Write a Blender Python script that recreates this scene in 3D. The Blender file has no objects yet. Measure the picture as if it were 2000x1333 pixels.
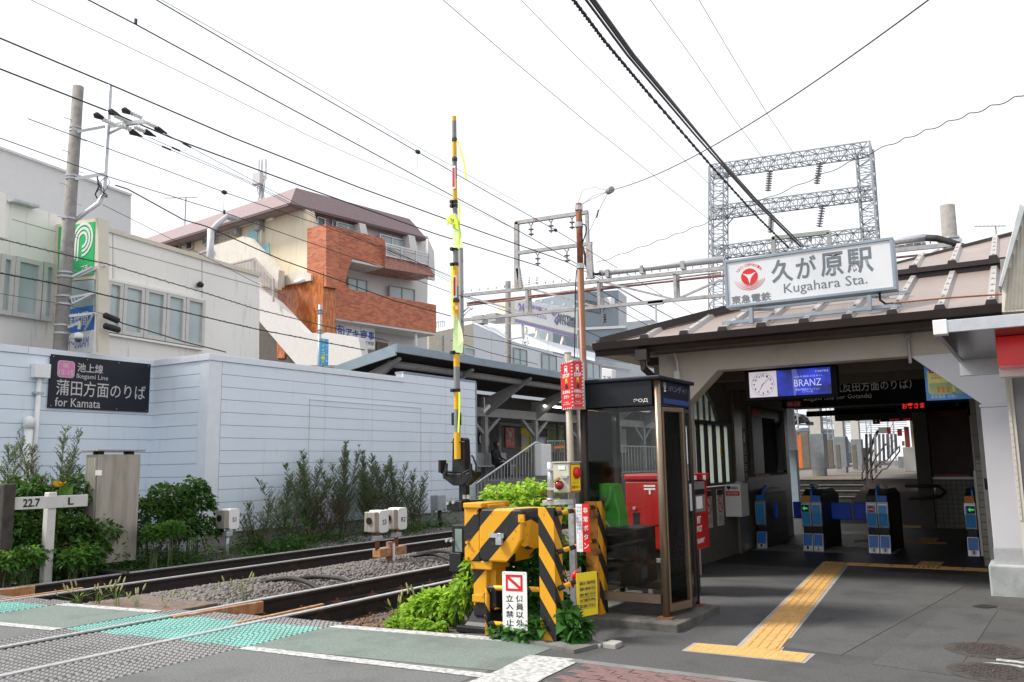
import bpy, bmesh, math, random
import numpy as np
from mathutils import Vector, Matrix
random.seed(7)
SC = bpy.context.scene
COL = SC.collection
R = math.radians
# ---------------------------------------------------------------- camera
CAMH, FPX, PITCH, YAW, ROLL = 1.5, 1650.0, 8.3, 31.7, 0.95
_p, _y, _r = R(PITCH), R(YAW), R(ROLL)
FW = Vector((-math.sin(_y)*math.cos(_p), math.cos(_y)*math.cos(_p), math.sin(_p)))
_R0 = Vector((math.cos(_y), math.sin(_y), 0)); _U0 = _R0.cross(FW)
RT = _R0*math.cos(_r) - _U0*math.sin(_r); UP = _R0*math.sin(_r) + _U0*math.cos(_r)
cam = bpy.data.objects.new('camera', bpy.data.cameras.new('camera')); COL.objects.link(cam)
cam.data.sensor_width = 36; cam.data.lens = FPX/2000*36
cam.data.clip_start = .05; cam.data.clip_end = 1500
cam.matrix_world = Matrix.Translation((0, 0, CAMH)) @ Matrix((RT, UP, -FW)).transposed().to_4x4()
SC.camera = cam
# ---------------------------------------------------------------- light
W = bpy.data.worlds.new('World'); SC.world = W; W.use_nodes = True
nt = W.node_tree; bg = nt.nodes['Background']
sky = nt.nodes.new('ShaderNodeTexSky'); sky.sky_type = 'NISHITA'; sky.sun_disc = False
SUN_EL, SUN_AZ = R(50), R(-120)          # azimuth measured from +Y, negative towards -X
sky.sun_elevation = SUN_EL; sky.sun_rotation = SUN_AZ; sky.air_density = 1.2; sky.dust_density = 4.0
hs = nt.nodes.new('ShaderNodeHueSaturation'); hs.inputs['Saturation'].default_value = .35
mx = nt.nodes.new('ShaderNodeMix'); mx.data_type = 'RGBA'
mx.inputs['Factor'].default_value = .80          # thin bright overcast over the clear sky
mx.inputs['B'].default_value = (10.6, 10.9, 11.5, 1)
nt.links.new(sky.outputs[0], hs.inputs['Color']); nt.links.new(hs.outputs[0], mx.inputs['A'])
nt.links.new(mx.outputs['Result'], bg.inputs['Color']); bg.inputs['Strength'].default_value = .1
sl = bpy.data.lights.new('sun', 'SUN'); sl.energy = 4.2; sl.angle = R(12); sl.color = (1, .95, .87)
so = bpy.data.objects.new('sun', sl); COL.objects.link(so)
_sd = Vector((math.sin(SUN_AZ)*math.cos(SUN_EL), math.cos(SUN_AZ)*math.cos(SUN_EL), math.sin(SUN_EL)))
so.rotation_euler = _sd.to_track_quat('Z', 'Y').to_euler()
so.location = (0, 0, 30)
SC.view_settings.view_transform = 'Standard'; SC.view_settings.look = 'None'
SC.view_settings.exposure = 0.32; SC.view_settings.gamma = 1.0
SC.cycles.max_bounces = 6; SC.cycles.transparent_max_bounces = 12
# ---------------------------------------------------------------- measuring helper
def at(px, py, x=None, y=None, z=None, d=None, pl=None):
    "survey: the point where the sight line through a photo pixel meets a real plane of the place"
    r = FW + RT*((px-1000)/FPX) - UP*((py-666.5)/FPX)
    if pl is not None: t = (Vector(pl[0])-Vector((0, 0, CAMH))).dot(pl[1])/r.dot(pl[1])
    elif x is not None: t = x/r.x
    elif y is not None: t = y/r.y
    elif z is not None: t = (z-CAMH)/r.z
    else: t = d
    return Vector((r.x*t, r.y*t, CAMH+r.z*t))
# ---------------------------------------------------------------- materials
_M = {}
def mat(name, col, rough=.6, metal=0., var=.12, scale=6., bump=0., bscale=60., dirt=None, dirta=.0, dscale=2., emit=0., spec=.5, trans=0., alpha=1., streak=False):
    if name in _M: return _M[name]
    m = bpy.data.materials.new(name); m.use_nodes = True; n = m.node_tree; L = n.links.new
    b = n.nodes['Principled BSDF']
    g = n.nodes.new('ShaderNodeNewGeometry')
    nz = n.nodes.new('ShaderNodeTexNoise'); nz.inputs['Scale'].default_value = scale; nz.inputs['Detail'].default_value = 5
    L(g.outputs['Position'], nz.inputs['Vector'])
    rp = n.nodes.new('ShaderNodeValToRGB')
    c = Vector(col)
    rp.color_ramp.elements[0].position = .3; rp.color_ramp.elements[1].position = .7
    rp.color_ramp.elements[0].color = (*(c*(1-var)), 1); rp.color_ramp.elements[1].color = (*[min(1, k*(1+var)) for k in c], 1)
    L(nz.outputs['Fac'], rp.inputs['Fac']); out = rp.outputs['Color']
    if dirt is not None:
        n2 = n.nodes.new('ShaderNodeTexNoise'); n2.inputs['Scale'].default_value = dscale; n2.inputs['Detail'].default_value = 8; n2.inputs['Roughness'].default_value = .65
        if streak:
            mp = n.nodes.new('ShaderNodeMapping'); mp.inputs['Scale'].default_value = (6, 6, .5); L(g.outputs['Position'], mp.inputs['Vector']); L(mp.outputs[0], n2.inputs['Vector'])
        else: L(g.outputs['Position'], n2.inputs['Vector'])
        r2 = n.nodes.new('ShaderNodeValToRGB'); r2.color_ramp.elements[0].position = .62-dirta*.35; r2.color_ramp.elements[1].position = .75-dirta*.2
        L(n2.outputs['Fac'], r2.inputs['Fac'])
        mm = n.nodes.new('ShaderNodeMix'); mm.data_type = 'RGBA'; mm.inputs['B'].default_value = (*dirt, 1)
        sc = n.nodes.new('ShaderNodeMath'); sc.operation = 'MULTIPLY'; sc.inputs[1].default_value = .85
        L(r2.outputs['Color'], sc.inputs[0]); L(sc.outputs[0], mm.inputs['Factor']); L(out, mm.inputs['A']); out = mm.outputs['Result']
    L(out, b.inputs['Base Color'])
    b.inputs['Roughness'].default_value = rough; b.inputs['Metallic'].default_value = metal
    b.inputs['Specular IOR Level'].default_value = spec
    if trans: b.inputs['Transmission Weight'].default_value = trans; b.inputs['IOR'].default_value = 1.45
    if alpha < 1: b.inputs['Alpha'].default_value = alpha
    if emit: L(out, b.inputs['Emission Color']); b.inputs['Emission Strength'].default_value = emit
    if bump:
        n3 = n.nodes.new('ShaderNodeTexNoise'); n3.inputs['Scale'].default_value = bscale; n3.inputs['Detail'].default_value = 6
        L(g.outputs['Position'], n3.inputs['Vector'])
        bp = n.nodes.new('ShaderNodeBump'); bp.inputs['Strength'].default_value = bump; bp.inputs['Distance'].default_value = .01
        L(n3.outputs['Fac'], bp.inputs['Height']); L(bp.outputs[0], b.inputs['Normal'])
    _M[name] = m; return m
def leafmat(name, col, col2, tr=.35):
    if name in _M: return _M[name]
    m = bpy.data.materials.new(name); m.use_nodes = True; n = m.node_tree; L = n.links.new
    b = n.nodes['Principled BSDF']; o = n.nodes['Material Output']
    a = n.nodes.new('ShaderNodeAttribute'); a.attribute_name = 'tint'
    rp = n.nodes.new('ShaderNodeValToRGB'); rp.color_ramp.elements[0].color = (*col, 1); rp.color_ramp.elements[1].color = (*col2, 1)
    L(a.outputs['Fac'], rp.inputs['Fac']); L(rp.outputs[0], b.inputs['Base Color']); b.inputs['Roughness'].default_value = .5
    b.inputs['Specular IOR Level'].default_value = .35
    t = n.nodes.new('ShaderNodeBsdfTranslucent'); hv = n.nodes.new('ShaderNodeHueSaturation'); hv.inputs['Value'].default_value = 1.6; hv.inputs['Hue'].default_value = .485
    L(rp.outputs[0], hv.inputs['Color']); L(hv.outputs[0], t.inputs['Color'])
    x = n.nodes.new('ShaderNodeMixShader'); x.inputs[0].default_value = tr
    L(b.outputs[0], x.inputs[1]); L(t.outputs[0], x.inputs[2]); L(x.outputs[0], o.inputs['Surface'])
    _M[name] = m; return m
ONE = dict(conduit='conduit_tube', ladder_rail='guide_rail', sloping_fin='fin', black_cable='cable', black_straps='strap', pole_bands='pole_band', bolts='bolt', rivets='rivet', screws='screw', brackets='bracket', brackets_='bracket', crossarm='arm_member', step_bolts='step_bolt', clamps='clamp', clamp_bolts='clamp_bolt', balcony_railing='railing_bar', stair_railing='railing_bar', window_grille='grille_bar', meter_box='meter_box', wall_pipe='pipe', upright='upright_bar', bottom_rail='rail_bar', fascia_band='band_panel', roof_spacers='spacer', supports='support', roof_railing='railing_bar', balcony_rail='rail_bar', cable_hooks='hook', cap_labels='cap_label', end_frame='frame_bar', drain_pipes='drain_pipe', eave_board='board', render_joints='render_joint', release_hooks='hook', wall_pier='pier', pipe_clamp='clamp_ring', knee_brace='brace', fanlight_bars='glazing_bar', petals_='petal', diagonal='diagonal_bar', frame='frame_member', figures='figure', hanger='hanger_rod', roof_rail='rail', rim='rim', leg='leg_bar', conduit_='c', pedestal_='p', cable_loops='cable_loop', window_ledge='ledge', small_insulators=None, railing_bars='railing_bar')
# ---------------------------------------------------------------- mesh builder
class MB:
    def __init__(s): s.v = []; s.f = []; s.m = []; s.cur = 0; s.g = []
    def add(s, vs, fs):
        b = len(s.v); s.g.append((b, len(s.f))); s.v += [tuple(v) for v in vs]; s.f += [tuple(i+b for i in f) for f in fs]; s.m += [s.cur]*len(fs); return s
    def box(s, x0, y0, z0, x1, y1, z1):
        x0, x1 = sorted((x0, x1)); y0, y1 = sorted((y0, y1)); z0, z1 = sorted((z0, z1))
        return s.add([(x0,y0,z0),(x1,y0,z0),(x1,y1,z0),(x0,y1,z0),(x0,y0,z1),(x1,y0,z1),(x1,y1,z1),(x0,y1,z1)],
                     [(0,3,2,1),(4,5,6,7),(0,1,5,4),(1,2,6,5),(2,3,7,6),(3,0,4,7)])
    def bar(s, a, b, w, h=None, up=(0,0,1)):
        a = Vector(a); b = Vector(b); h = h or w; d = (b-a).normalized(); u = Vector(up)
        if abs(d.dot(u)) > .98: u = Vector((0,1,0))
        r = d.cross(u).normalized()*w/2; u = r.cross(d).normalized()*h/2
        vs = [a-r-u, a+r-u, a+r+u, a-r+u, b-r-u, b+r-u, b+r+u, b-r+u]
        return s.add(vs, [(0,1,2,3),(7,6,5,4),(0,4,5,1),(1,5,6,2),(2,6,7,3),(3,7,4,0)])
    def cyl(s, a, b, r, r2=None, n=10, caps=True):
        a = Vector(a); b = Vector(b); r2 = r if r2 is None else r2; d = (b-a).normalized()
        u = d.orthogonal().normalized(); w = d.cross(u)
        vs = []
        for c, rr in ((a, r), (b, r2)):
            for i in range(n):
                t = 2*math.pi*i/n; vs.append(c+(u*math.cos(t)+w*math.sin(t))*rr)
        fs = [(i, (i+1) % n, n+(i+1) % n, n+i) for i in range(n)]
        if caps: fs += [tuple(range(n-1, -1, -1)), tuple(range(n, 2*n))]
        return s.add(vs, fs)
    def tube(s, pts, r, n=6):
        pts = [Vector(p) for p in pts]; rings = []; b = len(s.v); s.g.append((b, len(s.f))); u = None
        for i, p in enumerate(pts):
            d = (pts[min(i+1, len(pts)-1)]-pts[max(i-1, 0)]).normalized()
            if u is None: u = d.orthogonal().normalized()
            u = (u-d*u.dot(d)).normalized(); w = d.cross(u); rr = r[i] if isinstance(r, (list, tuple)) else r
            for k in range(n):
                t = 2*math.pi*k/n; s.v.append(tuple(p+(u*math.cos(t)+w*math.sin(t))*rr))
        for i in range(len(pts)-1):
            for k in range(n):
                s.f.append((b+i*n+k, b+i*n+(k+1) % n, b+(i+1)*n+(k+1) % n, b+(i+1)*n+k)); s.m.append(s.cur)
        s.f.append(tuple(b+k for k in range(n-1, -1, -1))); s.m.append(s.cur)
        s.f.append(tuple(b+(len(pts)-1)*n+k for k in range(n))); s.m.append(s.cur)
        return s
    def prism(s, pts, ext):
        pts = [Vector(p) for p in pts]; e = Vector(ext); n = len(pts)
        nn = Vector((0,0,0))
        for i in range(n): nn += pts[i].cross(pts[(i+1) % n])
        if nn.dot(e) > 0: pts = pts[::-1]
        return s.add(pts+[p+e for p in pts], [tuple(range(n)), tuple(range(2*n-1, n-1, -1))]+[(i, n+i, n+(i+1) % n, (i+1) % n) for i in range(n)])
    def lathe(s, c, prof, n=12, ax=(0,0,1)):
        ax = Vector(ax).normalized(); u = ax.orthogonal().normalized(); w = ax.cross(u); c = Vector(c); b = len(s.v); s.g.append((b, len(s.f)))
        for r, h in prof:
            for k in range(n):
                t = 2*math.pi*k/n; s.v.append(tuple(c+ax*h+(u*math.cos(t)+w*math.sin(t))*r))
        for i in range(len(prof)-1):
            for k in range(n): s.f.append((b+i*n+k, b+i*n+(k+1) % n, b+(i+1)*n+(k+1) % n, b+(i+1)*n+k)); s.m.append(s.cur)
        s.f.append(tuple(b+k for k in range(n-1, -1, -1))); s.m.append(s.cur)
        s.f.append(tuple(b+(len(prof)-1)*n+k for k in range(n))); s.m.append(s.cur)
        return s
    def mesh(s, name, mats, smooth=False):
        me = bpy.data.meshes.new(name); me.from_pydata(s.v, [], s.f)
        for m in (mats if isinstance(mats, (list, tuple)) else [mats]): me.materials.append(m)
        if any(s.m): me.polygons.foreach_set('material_index', s.m)
        if smooth: me.polygons.foreach_set('use_smooth', [True]*len(s.f))
        me.update(); return me
    def build(s, name, mats, parent=None, smooth=False, bevel=0, kind=None, label=None):
        one = ONE.get(name)
        if one and parent is not None and len(s.g) > 1:        # pieces that can be told apart become parts of their own
            for i, (v0, f0) in enumerate(s.g):
                v1, f1 = s.g[i+1] if i+1 < len(s.g) else (len(s.v), len(s.f))
                q = MB(); q.v = s.v[v0:v1]; q.f = [tuple(k-v0 for k in f) for f in s.f[f0:f1]]; q.m = s.m[f0:f1]
                o = q.build(one, mats, parent, smooth, bevel)
            return o
        return link(name, s.mesh(name, mats, smooth), parent, bevel, kind, label, smooth)
def link(name, me, parent=None, bevel=0, kind=None, label=None, smooth=False, loc=None):
    o = bpy.data.objects.new(name, me); COL.objects.link(o)
    if loc is not None: o.location = loc
    if parent is not None:
        o.parent = parent
        if parent.type == 'EMPTY': o.matrix_parent_inverse = Matrix.Translation(-parent.location)
        elif parent.get('_off'): o.matrix_parent_inverse = Matrix.Translation(-parent.location)
    if bevel:
        bm = o.modifiers.new('bevel', 'BEVEL'); bm.width = bevel; bm.segments = 2; bm.limit_method = 'ANGLE'; bm.angle_limit = R(40)
    if kind: o['kind'] = kind
    if label: o['label'] = label
    return o
def tag(o, label, cat, group=None):
    o['label'] = label; o['category'] = cat
    if group: o['group'] = group
    return o
def thing(name, label, cat, loc=(0,0,0), group=None):
    o = bpy.data.objects.new(name, None); COL.objects.link(o); o.location = Vector(loc); o.empty_display_size = .1
    return tag(o, label, cat, group)
def struct(o): o['kind'] = 'structure'; return o
def dup(root, shift, label=None, rot=0, ren=None):
    r = root.copy(); COL.objects.link(r); r.location = root.location+Vector(shift); r.rotation_euler.z += rot
    if label: r['label'] = label
    def rec(src, dst):
        for c in src.children:
            k = c.copy(); COL.objects.link(k); k.parent = dst; rec(c, k)
    rec(root, r); return r
# ---------------------------------------------------------------- flat frames: signs and lettering
class Fr:
    "a frame on a face: o = lower left corner, u to the right, v up, n towards the viewer"
    def __init__(s, o, u, v=(0,0,1)):
        s.o = Vector(o); s.u = Vector(u).normalized(); s.v = Vector(v).normalized(); s.n = s.u.cross(s.v).normalized()
    def p(s, a, b, c=0): return s.o+s.u*a+s.v*b+s.n*c
    def box(s, mb, a0, b0, a1, b1, c0, c1):
        a0, a1 = sorted((a0, a1)); b0, b1 = sorted((b0, b1)); c0, c1 = sorted((c0, c1))
        return mb.add([s.p(a0,b0,c0), s.p(a1,b0,c0), s.p(a1,b1,c0), s.p(a0,b1,c0), s.p(a0,b0,c1), s.p(a1,b0,c1), s.p(a1,b1,c1), s.p(a0,b1,c1)],
                      [(0,3,2,1),(4,5,6,7),(0,1,5,4),(1,2,6,5),(2,3,7,6),(3,0,4,7)])
    def poly(s, mb, pts, c0, c1): return mb.prism([s.p(a, b, c0) for a, b in pts], s.n*(c1-c0))
def text(fr, body, box, m, parent, c=.004, bold=0., name='lettering', th=.0015, vertical=False, keep=False, align='c'):
    "body fitted into box = (a0, b0, a1, b1) on frame fr"
    cu = bpy.data.curves.new('t', 'FONT'); cu.body = body; cu.resolution_u = 2; cu.offset = bold; cu.size = 1
    if '\n' in body: cu.space_line = 1.05; cu.align_x = 'CENTER' if align == 'c' else 'LEFT'
    ob = bpy.data.objects.new('t', cu); me = bpy.data.meshes.new_from_object(ob)
    bpy.data.objects.remove(ob); n = len(me.vertices)
    if n == 0: return None
    co = np.empty(n*3); me.vertices.foreach_get('co', co); co = co.reshape(-1, 3)
    lo = co.min(0); hi = co.max(0); a0, b0, a1, b1 = box
    sx = (a1-a0)/max(hi[0]-lo[0], 1e-6); sy = (b1-b0)/max(hi[1]-lo[1], 1e-6)
    if keep: sx = sy = min(sx, sy)
    x = a0+(co[:, 0]-lo[0])*sx; y = b0+(co[:, 1]-lo[1])*sy
    w = np.array(fr.o)[None]+x[:, None]*np.array(fr.u)+y[:, None]*np.array(fr.v)+(c+th)*np.array(fr.n)
    me.vertices.foreach_set('co', w.reshape(-1)); me.materials.clear(); me.materials.append(m); me.update()
    return link(name, me, parent)
def disc(mb, fr, a, b, r, c0, c1, n=20, ry=None):
    ry = ry or r
    return fr.poly(mb, [(a+r*math.cos(2*math.pi*i/n), b+ry*math.sin(2*math.pi*i/n)) for i in range(n)], c0, c1)
def rrect(a0, b0, a1, b1, r, n=4):
    out = []
    for cx, cy, t0 in ((a1-r, b1-r, 0), (a0+r, b1-r, 90), (a0+r, b0+r, 180), (a1-r, b0+r, 270)):
        for i in range(n+1):
            t = R(t0+90*i/n); out.append((cx+r*math.cos(t), cy+r*math.sin(t)))
    return out
def npmesh(name, V, F, m, tint=None, smooth=False):
    me = bpy.data.meshes.new(name); nv = len(V); nf = len(F); k = F.shape[1]
    me.vertices.add(nv); me.vertices.foreach_set('co', V.astype(np.float32).ravel())
    me.loops.add(nf*k); me.loops.foreach_set('vertex_index', F.astype(np.int32).ravel())
    me.polygons.add(nf); me.polygons.foreach_set('loop_start', np.arange(0, nf*k, k, dtype=np.int32))
    for mm in (m if isinstance(m, (list, tuple)) else [m]): me.materials.append(mm)
    if tint is not None:
        a = me.attributes.new('tint', 'FLOAT', 'POINT'); a.data.foreach_set('value', tint.astype(np.float32))
    me.update(calc_edges=True); me.validate(); return me
rng = np.random.default_rng(3)
def leaves(P_, D_, size, wid=.33, tint=None, droop=.25):
    "P_ base points, D_ growth directions -> folded leaves of four triangles"
    n = len(P_); D = D_/np.linalg.norm(D_, axis=1, keepdims=True)
    rnd = rng.normal(size=(n, 3)); S = np.cross(D, rnd*.4+np.array([0, 0, 1.])); S /= np.linalg.norm(S, axis=1, keepdims=True)+1e-9
    N = np.cross(S, D); sz = (size*rng.uniform(.6, 1.25, n))[:, None]
    up = N*np.where(N[:, 2:3] < 0, -1, 1)
    mid = P_+D*sz*.5+up*sz*.05; tip = P_+D*sz-np.array([0, 0, 1.])*sz*droop
    l = P_+D*sz*.4-S*sz*wid+up*sz*.1; r = P_+D*sz*.4+S*sz*wid+up*sz*.1
    V = np.stack([P_, r, tip, l, mid], 1).reshape(-1, 3); b = (np.arange(n)*5)[:, None]
    F = np.concatenate([b+np.array([[0, 1, 4]]), b+np.array([[1, 2, 4]]), b+np.array([[0, 4, 3]]), b+np.array([[4, 2, 3]])])
    t = rng.uniform(0, 1, n) if tint is None else tint
    return V, F, np.repeat(t, 5)
def join(parts):
    V = []; F = []; T = []; o = 0
    for v, f, t in parts: V.append(v); F.append(f+o); T.append(t); o += len(v)
    return np.concatenate(V), np.concatenate(F), np.concatenate(T)
# ================================================================ materials
M = dict(
 asphalt=mat('asphalt', (.13,.135,.133), .9, var=.25, scale=55, bump=.8, bscale=120, dirt=(.085,.087,.087), dirta=.4, dscale=1.1),
 green_path=mat('green_path', (.15,.185,.165), .9, var=.25, scale=60, bump=.5, bscale=160, dirt=(.10,.12,.11), dirta=.4, dscale=1.7),
 paint=mat('road_paint', (.50,.50,.49), .7, var=.15, scale=30, bump=.2, bscale=200, dirt=(.15,.15,.15), dirta=.55, dscale=22),
 grit=mat('ballast_bed', (.075,.068,.062), .95, var=.4, scale=40, bump=.8, bscale=60),
 stone=mat('ballast_stone', (.165,.15,.138), .9, var=.3, scale=9, bump=.3, bscale=120, dirt=(.19,.12,.08), dirta=.15, dscale=3),
 rail=mat('rail_steel', (.022,.016,.014), .8, .1, var=.3, scale=12, dirt=(.08,.035,.02), dirta=.2, dscale=4),
 railtop=mat('rail_head', (.55,.55,.56), .35, .4, var=.15, scale=20),
 sleeper=mat('sleeper', (.14,.105,.085), .9, var=.3, scale=14, bump=.4, bscale=50, dirt=(.2,.1,.05), dirta=.3),
 orange_rust=mat('orange_rust', (.40,.19,.085), .7, var=.3, scale=12, dirt=(.62,.55,.45), dirta=.2, dscale=7),
 panel=mat('white_panel', (.70,.78,.865), .45, var=.02, scale=1.2, dirt=(.60,.645,.71), dirta=.14, dscale=1.2, streak=True),
 trim=mat('white_trim', (.72,.76,.82), .5, var=.03),
 joint=mat('joint', (.40,.37,.40), .8),
 concrete=mat('concrete', (.30,.29,.27), .9, var=.12, scale=5, bump=.3, bscale=50, dirt=(.2,.19,.17), dirta=.2, dscale=2),
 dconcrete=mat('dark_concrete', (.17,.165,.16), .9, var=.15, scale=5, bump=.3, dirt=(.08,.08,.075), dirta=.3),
 cream=mat('cream_wall', (.86,.84,.79), .8, var=.03, scale=1, dirt=(.58,.55,.49), dirta=.1, dscale=1.5, streak=True),
 creamfin=mat('cream_fin', (.66,.61,.50), .7, var=.03),
 apwall=mat('apartment_cream', (.78,.69,.52), .85, var=.04, scale=1.5, dirt=(.52,.47,.38), dirta=.15, dscale=1.2, streak=True),
 apwhite=mat('apartment_white', (.68,.67,.65), .8, var=.04, scale=1, dirt=(.52,.50,.46), dirta=.08, dscale=2, streak=True),
 stairc=mat('stair_concrete', (.66,.62,.55), .85, var=.06, scale=3, dirt=(.48,.43,.36), dirta=.22, dscale=2.5, streak=True),
 slate=mat('roof_slate', (.27,.20,.205), .8, var=.15, scale=14, bump=.5, bscale=14),
 grey_far=mat('pale_grey', (.56,.56,.57), .8, var=.02),
 glass=mat('window_glass', (.30,.38,.40), .08, var=.1, scale=.7, spec=.8),
 glassdark=mat('dark_glass', (.05,.06,.065), .06, var=.3, scale=1, spec=.8),
 curtain=mat('curtained_glass', (.42,.50,.50), .2, var=.12, scale=.9, spec=.6),
 alu=mat('aluminium', (.55,.56,.58), .4, .6, var=.06, scale=20),
 galv=mat('galvanised', (.46,.48,.50), .45, .55, var=.15, scale=25, dirt=(.3,.2,.14), dirta=.05, dscale=8),
 gantry=mat('gantry_steel', (.36,.36,.36), .6, .3, var=.15, scale=9, dirt=(.28,.12,.08), dirta=.22, dscale=3),
 redrust=mat('red_oxide', (.36,.15,.12), .8, var=.3, scale=12, dirt=(.4,.38,.36), dirta=.3, dscale=5),
 rust=mat('rust', (.25,.085,.035), .85, var=.35, scale=14, bump=.3, dirt=(.12,.06,.045), dirta=.5, dscale=7, streak=True), rust_streak=mat('rust_streaked_steel', (.22,.13,.09), .5, .4, var=.15, scale=10, dirt=(.22,.08,.03), dirta=.55, dscale=3, streak=True),
 polec=mat('pole_concrete', (.25,.235,.22), .9, var=.12, scale=8, bump=.2, dirt=(.15,.14,.13), dirta=.3, dscale=3),
 black=mat('black_iron', (.014,.014,.015), .45, .2, var=.3, scale=20, spec=.5),
 rubber=mat('black_rubber', (.018,.018,.018), .7, var=.2),
 wire=mat('black_wire', (.03,.032,.033), .6, var=.1),
 wireg=mat('green_wire', (.045,.055,.045), .7, var=.1),
 wirel=mat('pale_wire', (.13,.13,.13), .6, .2, var=.1),
 yellow=mat('yellow_paint', (.72,.34,.008), .45, var=.10, scale=9, dirt=(.22,.09,.025), dirta=.12, dscale=9, bump=.1),
 boomy=mat('boom_yellow', (.78,.42,.01), .4, var=.06),
 netting=mat('grey_net', (.22,.23,.23), .7, var=.5, scale=160),
 red=mat('red_paint', (.62,.015,.015), .35, var=.08, scale=5),
 postred=mat('post_red', (.40,.010,.012), .35, var=.1, scale=3, dirt=(.3,.01,.01), dirta=.1),
 white=mat('white_paint', (.78,.78,.77), .5, var=.03),
 offwhite=mat('off_white', (.60,.59,.56), .6, var=.06, scale=6, dirt=(.4,.37,.33), dirta=.08, dscale=6),
 signblack=mat('sign_black', (.012,.015,.024), .45, var=.1, spec=.3),
 ink=mat('ink', (.012,.012,.014), .5, var=0), greyink=mat('grey_ink', (.14,.165,.185), .5, var=.02), paleink=mat('pale_ink', (.55,.52,.50), .5, var=.02),
 blueink=mat('blue_ink', (.03,.08,.42), .5, var=.02), redink=mat('red_ink', (.66,.015,.015), .5, var=.03), purple=mat('purple_ink', (.30,.20,.48), .5, var=.03),
 pink=mat('pink_badge', (.68,.20,.42), .4, var=.02), pgreen=mat('sign_green', (.015,.47,.14), .4, var=.04), sky_blue=mat('sky_blue_sign', (.02,.38,.72), .5, var=.02),
 notice=mat('notice_yellow', (.85,.66,.02), .5, var=.05), fluo=mat('fluorescent_yellow', (.72,.88,.05), .6, var=.05), palefluo=mat('pale_lime', (.62,.80,.38), .7, var=.04),
 stbeam=mat('station_plaster', (.44,.405,.35), .8, var=.05, scale=2.5, bump=.15, bscale=18, dirt=(.30,.27,.23), dirta=.12, dscale=1.6),
 column=mat('column_paint', (.58,.58,.62), .45, var=.03, scale=2),
 roofpan=mat('roof_panel', (.285,.23,.205), .45, .25, var=.04, scale=1.8, dirt=(.40,.34,.31), dirta=.2, dscale=1.5),
 batten=mat('roof_batten', (.42,.385,.36), .4, .35, var=.05),
 gutter=mat('brown_gutter', (.022,.014,.012), .4, .2, var=.2, spec=.6),
 steelgrey=mat('sign_frame', (.26,.31,.36), .5, .3, var=.06),
 signface=mat('sign_face', (.66,.675,.70), .3, var=.01),
 canopy=mat('canopy_blue_grey', (.26,.33,.38), .6, var=.05, dirt=(.2,.24,.27), dirta=.2, dscale=2),
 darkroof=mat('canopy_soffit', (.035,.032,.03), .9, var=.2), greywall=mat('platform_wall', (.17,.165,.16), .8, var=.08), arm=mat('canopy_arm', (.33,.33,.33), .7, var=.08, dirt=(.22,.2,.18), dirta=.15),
 tile=None, bronze=mat('bronze_aluminium', (.27,.20,.14), .35, .7, var=.08), dbronze=mat('dark_bronze', (.035,.028,.022), .4, .5, var=.15),
 phone=mat('phone_green', (.06,.38,.04), .35, var=.06), cabinet=None,
 tactile=mat('tactile_yellow', (.55,.32,.11), .75, var=.10, scale=10, dirt=(.36,.21,.07), dirta=.2, dscale=7),
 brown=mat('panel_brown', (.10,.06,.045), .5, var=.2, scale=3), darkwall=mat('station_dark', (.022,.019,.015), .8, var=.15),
 gateblue=mat('gate_blue', (.03,.20,.70), .35, var=.06), gatedark=mat('gate_dark', (.03,.03,.032), .45, .3, var=.2), flap=mat('gate_flap', (.015,.10,.80), .4, var=.05), navy=mat('navy', (.008,.02,.10), .5),
 orange=mat('orange', (.75,.28,.02), .5), greenled=mat('green_arrow', (.03,.65,.15), .4, emit=.5), redled=mat('red_led', (.9,.03,.02), .4, emit=.7),
 screenb=mat('screen_blue', (.01,.03,.42), .3, var=.9, scale=3.5, emit=.55), screenw=mat('screen_white', (.72,.68,.74), .3, var=.02, emit=.35),
 tube=mat('fluorescent_tube', (1,.95,.85), .4, var=0, emit=6),
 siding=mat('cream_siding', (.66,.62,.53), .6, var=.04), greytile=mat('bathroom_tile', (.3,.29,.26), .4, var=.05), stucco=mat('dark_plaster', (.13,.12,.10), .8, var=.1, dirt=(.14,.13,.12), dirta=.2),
 skin=mat('skin', (.45,.27,.19), .6, var=.05), cloth=mat('dark_cloth', (.02,.02,.024), .9, var=.2), hair=mat('dark_hair', (.01,.009,.008), .6, var=.3),
 paver=mat('red_paver', (.17,.10,.095), .9, var=.25, scale=30, bump=.4, bscale=150, dirt=(.12,.10,.10), dirta=.3, dscale=5),
 bluegrey=mat('blue_grey_wall', (.24,.29,.33), .7, var=.03), whitewall=mat('far_white_wall', (.66,.68,.72), .7, var=.02, dirt=(.56,.57,.6), dirta=.1, dscale=1, streak=True),
 hill=mat('far_hill', (.10,.13,.15), .9, var=.1, scale=.05),
 lamp=mat('street_lamp_grey', (.48,.48,.52), .5, .2), orangeplastic=mat('orange_stripe', (.75,.18,.03), .5), redglass=mat('red_lens', (.25,.008,.008), .12, spec=.8), brass=mat('brass', (.5,.33,.1), .35, .8),
 wood=mat('weathered_wood', (.05,.042,.035), .9, var=.3, scale=10, bump=.4), parcel=mat('brown_parcel', (.5,.33,.18), .8),
 clothgrey=mat('tarpaulin', (.30,.28,.26), .8, var=.1, bump=.3, bscale=8), blackplastic=mat('black_panel', (.006,.006,.007), .75, spec=.15), posterblue=mat('poster_blue', (.1,.3,.65), .5, var=.3, scale=8), postergreen=mat('poster_green', (.35,.45,.15), .5, var=.5, scale=12), posterpink=mat('poster_pink', (.6,.25,.22), .5, var=.5, scale=10),
)
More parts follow.
